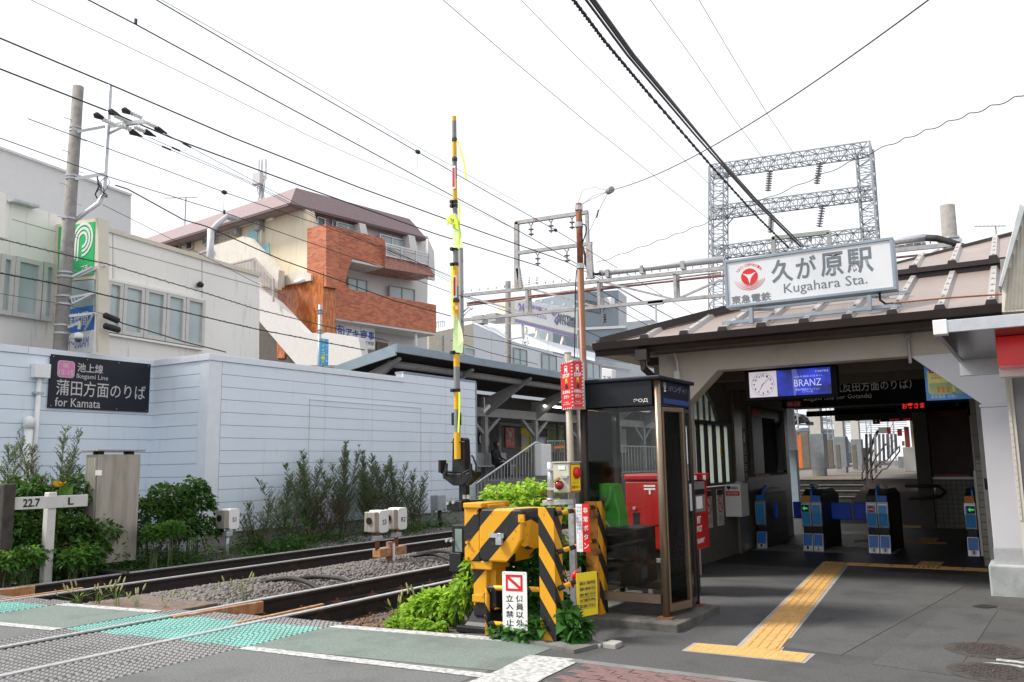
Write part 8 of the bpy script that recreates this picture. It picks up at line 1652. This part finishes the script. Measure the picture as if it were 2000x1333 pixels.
a, b = at(1768, 868, y=43), at(1774, 834, y=43); mb = MB(); mb.box(a.x, 43, .91, b.x, 43.2, b.z); tag(mb.build('upright_board', mat('dull_red2', (.2,.03,.02), .5)), 'dark red upright panel at the far end of the platform', 'panel')
# masts and hills beyond
for i, (px, yt, yb, Y) in enumerate(((1555, 800, 870, 50), (1590, 812, 900, 60), (1625, 800, 900, 70), (1650, 812, 880, 80), (1700, 800, 880, 75), (1745, 800, 900, 65))):
    a, b = at(px, yb, y=Y), at(px, 700, y=Y); mb = MB(); 
    for dx in (-.18, .18): mb.bar((a.x+dx, Y, .5), (a.x+dx, Y, b.z), .07)
    for k in range(14): z = .5+k*(b.z-.5)/14; mb.bar((a.x-.18, Y, z), (a.x+.18, Y, z+(b.z-.5)/14), .04)
    tag(mb.build('catenary_mast', M['lattice']), f"{('leftmost','second','third','fourth','fifth','rightmost')[i]} lattice mast seen through the station passage", 'mast', 'masts beyond the platform')
for k in range(5):
    Y = 62+k*5; a = at(1560, 830-k*3, y=Y); b = at(1770, 822-k*3, y=Y); mb = MB(); mb.bar(a, b, .08); mb.bar(a-Vector((0,0,.7)), b-Vector((0,0,.7)), .05); tag(mb.build('cross_beam', M['lattice']), f"{('nearest','second','third','fourth','farthest')[k]} grey cross beam over the tracks beyond the platform", 'beam', 'cross beams beyond the platform')
v = []; mb = MB(); hs_ = [at(px, py, y=160) for px, py in ((1500,870),(1535,850),(1560,838),(1585,834),(1605,838),(1618,860),(1640,885))]; mb.prism(hs_+[Vector((hs_[-1].x, 160, -.5)), Vector((hs_[0].x, 160, -.5))], (0, 20, 0)); struct(mb.build('hill', M['hill']))
a, b = at(1549, 838, y=21), at(1578, 812, y=21); p = at(1566, 825, y=21); mb = MB(); mb.prism([at(1561, 812, y=21), at(1566, 810, y=21), at(1580, 822, y=21), at(1580, 828, y=21), at(1574, 828, y=21)], (0, .1, 0)); mb.box(p.x+.1, 21, p.z-.08, p.x+.25, 21.1, p.z+.0); tag(mb.build('platform_camera', M['offwhite']), 'pale camera housing hanging at the left end of the LED board', 'security camera')
# ---- the station name sign
sy = 10.62; c = [at(*q, y=sy) for q in ((1418, 600), (1752, 568), (1747, 466), (1409, 507))]
f = Fr(Vector((c[0].x, sy, (c[0].z+c[1].z)/2)), (1,0,0)); w_ = c[1].x-c[0].x; h = (c[3].z-c[0].z+c[2].z-c[1].z)/2; Wd, Ht = w_, h
t = thing('station_sign', 'large white station name sign with red emblem on the roof', 'sign', f.o)
mb = MB(); f.box(mb, .02, .02, w_-.02, h-.02, -.18, -.012); mb.build('face_panel', M['signface'], t)
mb = MB(); k = .035
for b in ((0, 0, w_, k), (0, h-k, w_, h), (0, k, k, h-k), (w_-k, k, w_, h-k)): f.box(mb, *b, -.2, .004)
mb.build('frame', M['steelgrey'], t, bevel=.004)
def T(s_, x0, y0, x1, y1, m_='greyink', bold=.0): return text(f, s_, (x0*w_, (1-y1)*h, x1*w_, (1-y0)*h), M[m_], t, c=-.011, bold=bold)
T('久', .295, .13, .425, .60, bold=.02); T('が', .445, .13, .565, .58, bold=.02); T('原', .59, .13, .72, .60, bold=.02); T('駅', .74, .12, .885, .61, bold=.02)
T('Kugahara Sta.', .365, .635, .845, .885); T('東急電鉄', .035, .76, .285, .94, bold=.02)
cx, cy, r = .158*w_, .60*h, .105*w_*.5; mb = MB(); disc(mb, f, cx, cy, r*1.0, -.0115, -.008, 32, ry=r*1.0); mb.build('red_emblem', M['red'], t)
mb = MB(); P_ = []
for i in range(3):
    a0 = R(150-120*i); a1 = R(150-120*(i+1)); P_.append((cx+r*.93*math.cos(a0), cy+r*.93*math.sin(a0)))
    for q in (.25, .5, .75): x = (1-q)*math.cos(a0)+q*math.cos(a1); y = (1-q)*math.sin(a0)+q*math.sin(a1); s_ = 1-.62*4*q*(1-q)*.75; P_.append((cx+r*.93*x*s_, cy+r*.93*y*s_))
f.poly(mb, P_, -.0079, -.006); mb.build('white_star', M['signface'], t)
mb = MB()
for i, (rr, a_, k) in enumerate(((1.22, 58, .05), (1.42, 66, .05), (1.62, 72, .06), (1.84, 76, .07))):
    for j in range(18):
        t0, t1 = R(-90-a_+2*a_*j/18), R(-90-a_+2*a_*(j+1)/18); kk = k*r*(1-abs(j-8.5)/11)+.002
        f.poly(mb, [(cx+rr*r*math.cos(t0), cy+rr*r*.85*math.sin(t0)), (cx+(rr*r+kk)*math.cos(t0), cy+(rr*r+kk)*.85*math.sin(t0)), (cx+(rr*r+kk)*math.cos(t1), cy+(rr*r+kk)*.85*math.sin(t1)), (cx+rr*r*math.cos(t1), cy+rr*r*.85*math.sin(t1))], -.0115, -.009)
mb.build('red_arcs', M['red'], t)
for i, ch in enumerate('TOKYU CORPORATION'):
    if ch == ' ': continue
    an = R(148-116*i/16); q = 1.30*r; u = Vector((math.sin(an), 0, -math.cos(an))); v_ = Vector((math.cos(an), 0, math.sin(an))); o = f.p(cx+q*math.cos(an)*1.15, cy+q*math.sin(an), -.0115); f2 = Fr(o-u*.011, u, v_); text(f2, ch, (0, 0, .022, .034), M['redink'], t, c=.0)
for px in (1467, 1698):
    a = at(px, 602 if px < 1500 else 577, y=sy-.05); b = at(px+1, 632 if px < 1500 else 607, y=sy-.05); mb = MB(); mb.bar(a, b, .045, .06, up=(0,1,0)); b2 = rp(a.x+.12, sy+.55, .1); mb.bar(a+Vector((.02, .03, -.02)), b2, .04, .03); mb.build('leg', M['steelgrey'], t)
for (x0, y0, x1, y1, dy) in ((1427, 632, 1752, 602, 0), (1446, 610, 1752, 577, .85)):
    a = rp(-3.35, 10.62+dy, .085); b = rp(-1.22, 10.62+dy, .085); mb = MB(); mb.bar(a, b, .045, .04); mb.build('roof_rail', M['steelgrey'], t)
mb = MB()
for x in (-3.3, -2.8, -2.3, -1.8, -1.3): p = rp(x, 10.62, .08); mb.cyl(p-Vector((0,0,.03)), p+Vector((0,0,.07)), .008, n=5); p = rp(x, 11.47, .08); mb.cyl(p-Vector((0,0,.03)), p+Vector((0,0,.08)), .008, n=5)
mb.build('clamp_bolts', M['alu'], t)
mb = MB(); mb.tube([f.p(w_*.90, 0, -.1), f.p(w_*.90, -.09, -.1), f.p(w_*.93, -.15, -.08), f.p(w_*.98, -.165, .0)], .014, 8); mb.build('power_hose', M['rubber'], t, smooth=True)
mb = MB(); a = f.p(w_*.98, -.165, 0.02); b = rp(.6, 11.9, .12); b = at(1962, 575, pl=(rp(0, 11.1, .12), Vector((0,-SL,1)))); mb.tube([a, a.lerp(b, .5)+Vector((0,0,.01)), b], .010, 6); tag(mb.build('rusty_conduit', M['rust']), 'thin rusty conduit crossing the roof right of the sign', 'conduit')
# ================================================================ platform across the tracks
PX0 = -13.9
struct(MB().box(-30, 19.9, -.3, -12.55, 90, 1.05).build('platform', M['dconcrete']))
t = thing('platform_canopy', 'blue-grey edged platform canopy with tapered steel arms', 'canopy', (-15, 20, 0))
e0 = at(772, 671, x=PX0); e1 = at(1160, 747, x=PX0); zc = (e0.z+at(930, 700, x=PX0).z)/2; v0 = at(652, 716, y=e0.y); 
sl_ = (zc-v0.z)/(PX0-v0.x)
mb = MB(); mb.box(PX0-.02, e0.y, zc-.22, PX0+.05, 70, zc); mb.build('fascia', M['canopy'], t, bevel=.01)
mb = MB(); mb.prism([(PX0, e0.y, zc), (v0.x, e0.y, v0.z), (v0.x, e0.y, v0.z-.25), (PX0, e0.y, zc-.30)], (0, .06, 0)); mb.build('gable_fascia', M['canopy'], t)
mb = MB(); mb.prism([(PX0-.03, e0.y+.07, zc-.04), (v0.x, e0.y+.07, v0.z-.04), (v0.x, e0.y+.07, v0.z-.12), (PX0-.03, e0.y+.07, zc-.12)], (0, 50, 0)); mb.prism([(v0.x, e0.y+.07, v0.z-.04), (v0.x-4, e0.y+.07, v0.z+.5), (v0.x-4, e0.y+.07, v0.z+.42), (v0.x, e0.y+.07, v0.z-.12)], (0, 50, 0)); mb.build('roof_deck', M['darkroof'], t)
cxm = v0.x
for i in range(9):
    y = 17.2+i*3.4; c = MB()
    xa = PX0-.25; za = zc-.28
    c.prism([(xa, y, za), (xa, y, za-.07), (cxm+.1, y, 3.15), (cxm+.1, y, 3.75), (cxm+1.0, y, zc-.55)], (0, .14, 0)); c.build('tapered_arm', M['arm'], t, bevel=.01)
    c = MB(); c.box(cxm-.09, y, 1.05, cxm+.09, y+.18, 3.8); c.build('column', M['arm'], t); c = MB(); c.bar((cxm, y-.9, 3.15), (cxm, y, 2.55), .09, .11); c.bar((cxm, y+1.05, 3.15), (cxm, y+.15, 2.55), .09, .11); c.build('knee_brace', M['arm'], t)
    if i > 0: c = MB(); c.cyl((PX0-.6, y-3.35, zc-.42), (PX0-.6, y-.05, zc-.42), .10, n=10); c.build('purlin_pipe', M['arm'], t, smooth=True)
mb = MB(); mb.box(cxm-.12, 17, 3.12, cxm+.12, 60, 3.42); mb.build('longitudinal_beam', M['arm'], t)
t = thing('platform_building', 'dim grey waiting room wall under the platform canopy', 'building', (-19, 22, 1)); bx_ = -18.2
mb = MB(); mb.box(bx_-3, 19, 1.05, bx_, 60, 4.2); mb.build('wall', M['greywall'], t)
B2 = Pl(1000, 850, 0, x=bx_)
for (x0, x1, y0, y1) in ((948, 952, 820, 870), (1033, 1066, 853, 905), (1108, 1112, 842, 870)):
    window(B2, x0, x1, y0, y0+1, y1, y1, t, .03, 2 if x1-x0 > 10 else 1, frame=M['offwhite'], glass=M['curtain'])
mb = MB()
for px in (974, 1089): p = B2.at(px, 826, .3); mb.cyl((p.x, p.y, 1.05), (p.x, p.y, p.z), .09, n=10)
p, q = B2.at(932, 824, .25), B2.at(1100, 838, .25); mb.cyl(p, q, .07, n=8); mb.build('drain_pipes', M['arm'], t, smooth=True)
for (x0, y0, x1, y1, m_, lb) in ((988, 836, 1004, 875, 'posterpink', 'pink poster on the dim platform wall'), (1018, 850, 1028, 872, 'offwhite', 'pale notice on the platform wall right of the column'), (933, 846, 948, 868, 'navy', 'dark blue sign around the white clock face')):
    a, b = B2.at(x0, y1, .06), B2.at(x1, y0, .06); mb = MB(); mb.box(a.x-.03, a.y, a.z, a.x+.02, b.y, b.z); o = tag(mb.build('wall_poster', M[m_]), lb, 'poster')
    if m_ == 'posterpink': fr = Fr((a.x+.021, a.y, a.z), (0,1,0)); mb = MB(); fr.box(mb, 0, 0, b.y-a.y, .1, 0, .004); mb.build('red_band', M['red'], o); mb = MB(); disc(mb, fr, (b.y-a.y)/2, (b.z-a.z)*.68, .12, 0, .004); mb.build('drawing', M['offwhite'], o)
c = B2.at(941, 858, .1); mb = MB(); mb.lathe(c, [(.19, 0), (.19, .02)], 24, (1,0,0)); o = tag(mb.build('platform_clock', M['white']), 'small white round clock under the platform canopy', 'clock'); mb = MB(); mb.bar(c+Vector((.03,0,0)), c+Vector((.03,.06,.09)), .02); mb.bar(c+Vector((.03,0,0)), c+Vector((.03,-.07,.03)), .02); mb.build('hands', M['ink'], o)
for k, (x, y, L_, X) in enumerate(((1079, 795, 1.3, -15.5),)):
    p = at(x, y, x=X); mb = MB(); mb.cyl(p-Vector((0,L_/2,0)), p+Vector((0,L_/2,0)), .03); o = tag(mb.build('platform_tube', M['tube']), 'lit fluorescent tube under the platform canopy', 'lamp'); mb = MB(); mb.box(p.x-.07, p.y-L_/2-.05, p.z+.035, p.x+.07, p.y+L_/2+.05, p.z+.08); mb.build('fitting', M['offwhite'], o)
p = at(946, 798, x=-14.8); t = thing('platform_monitor', 'white camera box hanging under the left end of the canopy', 'security camera', p); mb = MB(); mb.cyl(p, p+Vector((0,0,.35)), .02); mb.bar(p+Vector((0,-.12,-.12)), p+Vector((0,.25,.10)), .12, .10); mb.build('body', M['offwhite'], t)
# ramp railing
t = thing('ramp_railing', 'steel railing with many bars rising along the platform ramp', 'railing', (-13.3, 21, 1)); RX = -13.2
a0, a1 = at(930, 945, x=RX), at(1046, 864, x=RX); b0, b1 = at(930, 972, x=RX), at(1046, 933, x=RX)
mb = MB(); mb.tube([a0, a1, at(1060, 868, x=RX)], .03, 8); mb.build('top_rail', M['alu'], t, smooth=True)
mb = MB(); mb.bar(b0, b1, .05); mb.build('bottom_rail', M['gantry'], t)
for i in range(19): q = (i+.5)/19; mb = MB(); mb.cyl(a0.lerp(a1, q), b0.lerp(b1, q), .014, n=6); mb.build('bar', M['gantry'], t)
mb = MB()
for x0, x1 in ((1046, 1058), (1069, 1102)):
    p, q = at(x0, 862, x=RX), at(x1, 862, x=RX); r0, r1 = at(x0, 930, x=RX), at(x1, 925, x=RX); mb.tube([r0, p, q, r1], .025, 8)
    n = max(2, int((x1-x0)/4.5))
    for i in range(1, n): mb.cyl(p.lerp(q, i/n), r0.lerp(r1, i/n), .012, n=5)
mb.build('end_frame', M['gantry'], t); a, b = at(1082, 875, x=RX+.03), at(1101, 873, x=RX+.03); mb = MB(); mb.bar(a, b, .03, .08); mb.build('orange_plate', M['orangeplastic'], t)
a, b = at(1056, 930, x=-13.0), at(1074, 868, x=-13.0); mb = MB(); mb.box(-13.2, a.y, a.z, -12.95, b.y, b.z); tag(mb.build('ticket_reader', M['white'], bevel=.02), 'slim white card reader post at the end of the ramp railing', 'card reader')
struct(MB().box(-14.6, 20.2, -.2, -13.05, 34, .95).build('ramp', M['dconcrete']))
# more platform railings and posters seen through the booth
t = thing('platform_railing', 'dark platform railing seen through the telephone booth glass', 'railing', (-13, 30, 1)); mb = MB()
for i in range(60): y = 26+i*.28; mb.cyl((-13.1, y, 1.05), (-13.1, y, 2.1), .018, n=5)
for z in (1.15, 2.1): mb.bar((-13.1, 26, z), (-13.1, 43, z), .04)
mb.build('railing_bars', M['gantry'], t)
for i, (y, m_) in enumerate(((30, 'notice'), (32.2, 'postergreen'), (36, 'posterblue'), (39, 'offwhite'))):
    mb = MB(); mb.box(bx_+.01, y, 2.0, bx_+.04, y+1.5, 3.2); tag(mb.build('wall_poster', M[m_]), ('yellow', 'green', 'blue', 'pale')[i]+' poster on the platform wall seen through the booth', 'poster')
# seated passenger in dark clothes
def person(base, label, h=.45):
    t = thing('person', label, 'person', base); bm = bmesh.new(); B_ = Vector(base)
    J = {'pel': (0,0,h), 'ch': (.02,0,h+.38), 'nk': (.04,0,h+.52), 'hd': (.08,0,h+.66), 'ht': (.07,0,h+.76), 'lh': (.06,.10,h), 'rh': (.06,-.10,h), 'lk': (.46,.12,h+.02), 'rk': (.46,-.12,h+.02), 'la': (.48,.12,.1), 'ra': (.48,-.12,.1), 'lt': (.62,.13,.04), 'rt': (.62,-.13,.04), 'ls': (.02,.17,h+.46), 'rs': (.02,-.17,h+.46), 'le': (.10,.22,h+.22), 're': (.10,-.22,h+.22), 'lw': (.32,.14,h+.14), 'rw': (.32,-.14,h+.14), 'lf': (.40,.12,h+.12), 'rf': (.40,-.12,h+.12)}
    rad = {'pel': .14, 'ch': .14, 'nk': .055, 'hd': .085, 'ht': .07, 'lh': .09, 'rh': .09, 'lk': .065, 'rk': .065, 'la': .042, 'ra': .042, 'lt': .035, 'rt': .035, 'ls': .06, 'rs': .06, 'le': .042, 're': .042, 'lw': .03, 'rw': .03, 'lf': .035, 'rf': .035}
    E_ = [('pel','ch'),('ch','nk'),('nk','hd'),('hd','ht'),('pel','lh'),('pel','rh'),('lh','lk'),('rh','rk'),('lk','la'),('rk','ra'),('la','lt'),('ra','rt'),('ch','ls'),('ch','rs'),('ls','le'),('rs','re'),('le','lw'),('re','rw'),('lw','lf'),('rw','rf')]
    K = list(J); V = [tuple(B_+Vector(J[k])) for k in K]; me = bpy.data.meshes.new('body'); me.from_pydata(V, [(K.index(a), K.index(b)) for a, b in E_], []); o = link('body', me, t)
    me.materials.append(M['cloth']); sk = o.modifiers.new('skin', 'SKIN'); 
    for i, k in enumerate(K): me.skin_vertices[0].data[i].radius = (rad[k], rad[k])
    me.skin_vertices[0].data[0].use_root = True; ss = o.modifiers.new('s', 'SUBSURF'); ss.levels = 1; ss.render_levels = 2
    mb = MB(); c = B_+Vector((.055,0,h+.72)); mb.lathe(c+Vector((0,0,-.10)), [(.06, 0), (.095, .04), (.10, .10), (.07, .15), (.02, .165)], 12); mb.build('hair', M['hair'], t, smooth=True)
    mb = MB(); c = B_+Vector((.13,0,h+.68)); mb.lathe(c+Vector((0,0,-.07)), [(.02, 0), (.05, .03), (.055, .08), (.04, .11)], 10); mb.build('face', M['skin'], t, smooth=True)
    for s_ in (1, -1): mb = MB(); q = B_+Vector((.33,.14*s_,h+.14)); mb.tube([q, q+Vector((.06,-.02*s_,-.01)), q+Vector((.11,-.03*s_,-.02))], [.026, .032, .02], 8); mb.build('hand', M['skin'], t, smooth=True)
    return t
p = at(972, 935, x=-15.6); bz = 1.05
person((-15.7, p.y, bz), 'dark-clothed person sitting on the far platform behind the ramp railing', .45)
mb = MB(); mb.box(-16.0, p.y-1.2, bz+.38, -15.6, p.y+1.2, bz+.43); mb.box(-16.05, p.y-1.2, bz+.43, -16.0, p.y+1.2, bz+.85)
for s_ in (-1, 1): mb.box(-15.95, p.y+s_-.03, bz, -15.65, p.y+s_+.03, bz+.38)
tag(mb.build('bench', M['arm']), 'platform bench beneath the seated person', 'bench')
# ================================================================ neighbouring shop at the right edge
zs = 2.42; n0 = at(1825, 652, z=zs); f0_ = at(1836, 709, z=zs-.0)
t = thing('shop_building', 'neighbouring shop with metal canopy and cream siding at the right edge', 'building', (0, n0.y, 0))
yn, yf, xl = n0.y, f0_.y, n0.x
th_ = at(1825, 628, y=yn).z-zs
mb = MB(); mb.box(xl, yn, zs, 3.0, yn+.03, zs+th_); mb.build('canopy_fascia', M['alu'], t, bevel=.004)
mb = MB(); mb.box(xl, yn+.031, zs, xl+.03, yf, zs+th_); mb.build('canopy_side', M['alu'], t); mb = MB(); mb.box(xl-.006, yn-.008, zs-.01, xl+.09, yn+.1, zs+th_+.008); mb.build('corner_cover', M['white'], t, bevel=.004)
mb = MB(); mb.box(xl+.031, yn+.031, zs+.01, 3.0, yf, zs+.03); mb.build('canopy_soffit', mat('soffit_brown', (.10,.08,.075), .22, .4, var=.15, scale=1.5), t)
mb = MB(); mb.box(xl+.002, yf+.001, zs-.14, 3.0, yf+.10, zs+.09); mb.build('rear_beam', M['alu'], t)
a = at(1962, 720, y=yf+.12); wx = a.x
mb = MB(); mb.box(wx, yf+.12, 0, wx+.05, yf+.5, zs+.0); mb.build('tile_edge', M['siding'], t)
for i in range(26): mb = MB(); mb.box(wx-.006, yf+.113, .9+i*.062, wx+.02, yf+.2, .9+i*.062+.055); mb.build('edge_tile', M['siding'], t)
mb = MB(); mb.box(wx+.051, yf+.2, 0, 3.0, yf+4, zs+1.0); mb.build('shop_wall', M['bronze2'] if 'bronze2' in M else mat('shop_steel', (.30,.29,.28), .35, .5), t)
# upper cream siding with sloping edge
uy = yn+.35; pa = [at(*q, y=uy) for q in ((1998, 402), (1952, 556), (1955, 641), (2100, 640), (2100, 402))]
ua = at(1997, 470, y=uy); 
mb = MB(); mb.prism([at(1999, 405, y=uy), at(1957, 556, y=uy), at(1957, 610, y=uy), at(2150, 600, y=uy), at(2150, 405, y=uy)], (0, 2.0, 0)); mb.build('siding_wall', M['siding'], t)
for i in range(8):
    x = 1966+i*7.5; yt = max(405, 556-(x-1957)*3.6); mb = MB(); p, q = at(x-3, 606-i*.8, y=uy-.004), at(x+6, yt, y=uy-.004); mb.bar(p, q, .010, .008); mb.build('siding_joint', M['joint2'] if 'joint2' in M else mat('dark_siding_joint', (.30,.28,.23), .7), t)  # thin joints darker than the siding boards
mb = MB(); p, q = at(1950, 560, y=uy-.03), at(1992, 400, y=uy-.03); mb.prism([p, at(1957, 561, y=uy-.03), at(2003, 405, y=uy-.03), at(1991, 398, y=uy-.03)], (0, .3, 0)); mb.build('edge_flashing', M['canopytrim'] if 'canopytrim' in M else mat('trim_silver', (.50,.52,.52), .4, .4), t, bevel=.004)
# red lightbox sign
ry = yn+.55; a, b = at(1949, 715, y=ry), at(2080, 648, y=ry)
t = thing('red_lightbox', 'glossy red lightbox sign with white base under the shop canopy', 'sign', (a.x, ry, a.z)); mb = MB(); mb.box(a.x, ry, a.z, b.x, ry+.35, b.z); mb.build('red_box', mat('red_acrylic', (.72,.01,.01), .2, emit=.08), t, bevel=.004)
mb = MB(); mb.box(a.x-.005, ry+.34, a.z-.06, b.x, ry+.5, b.z-.05); mb.build('white_back', M['white'], t, bevel=.004)
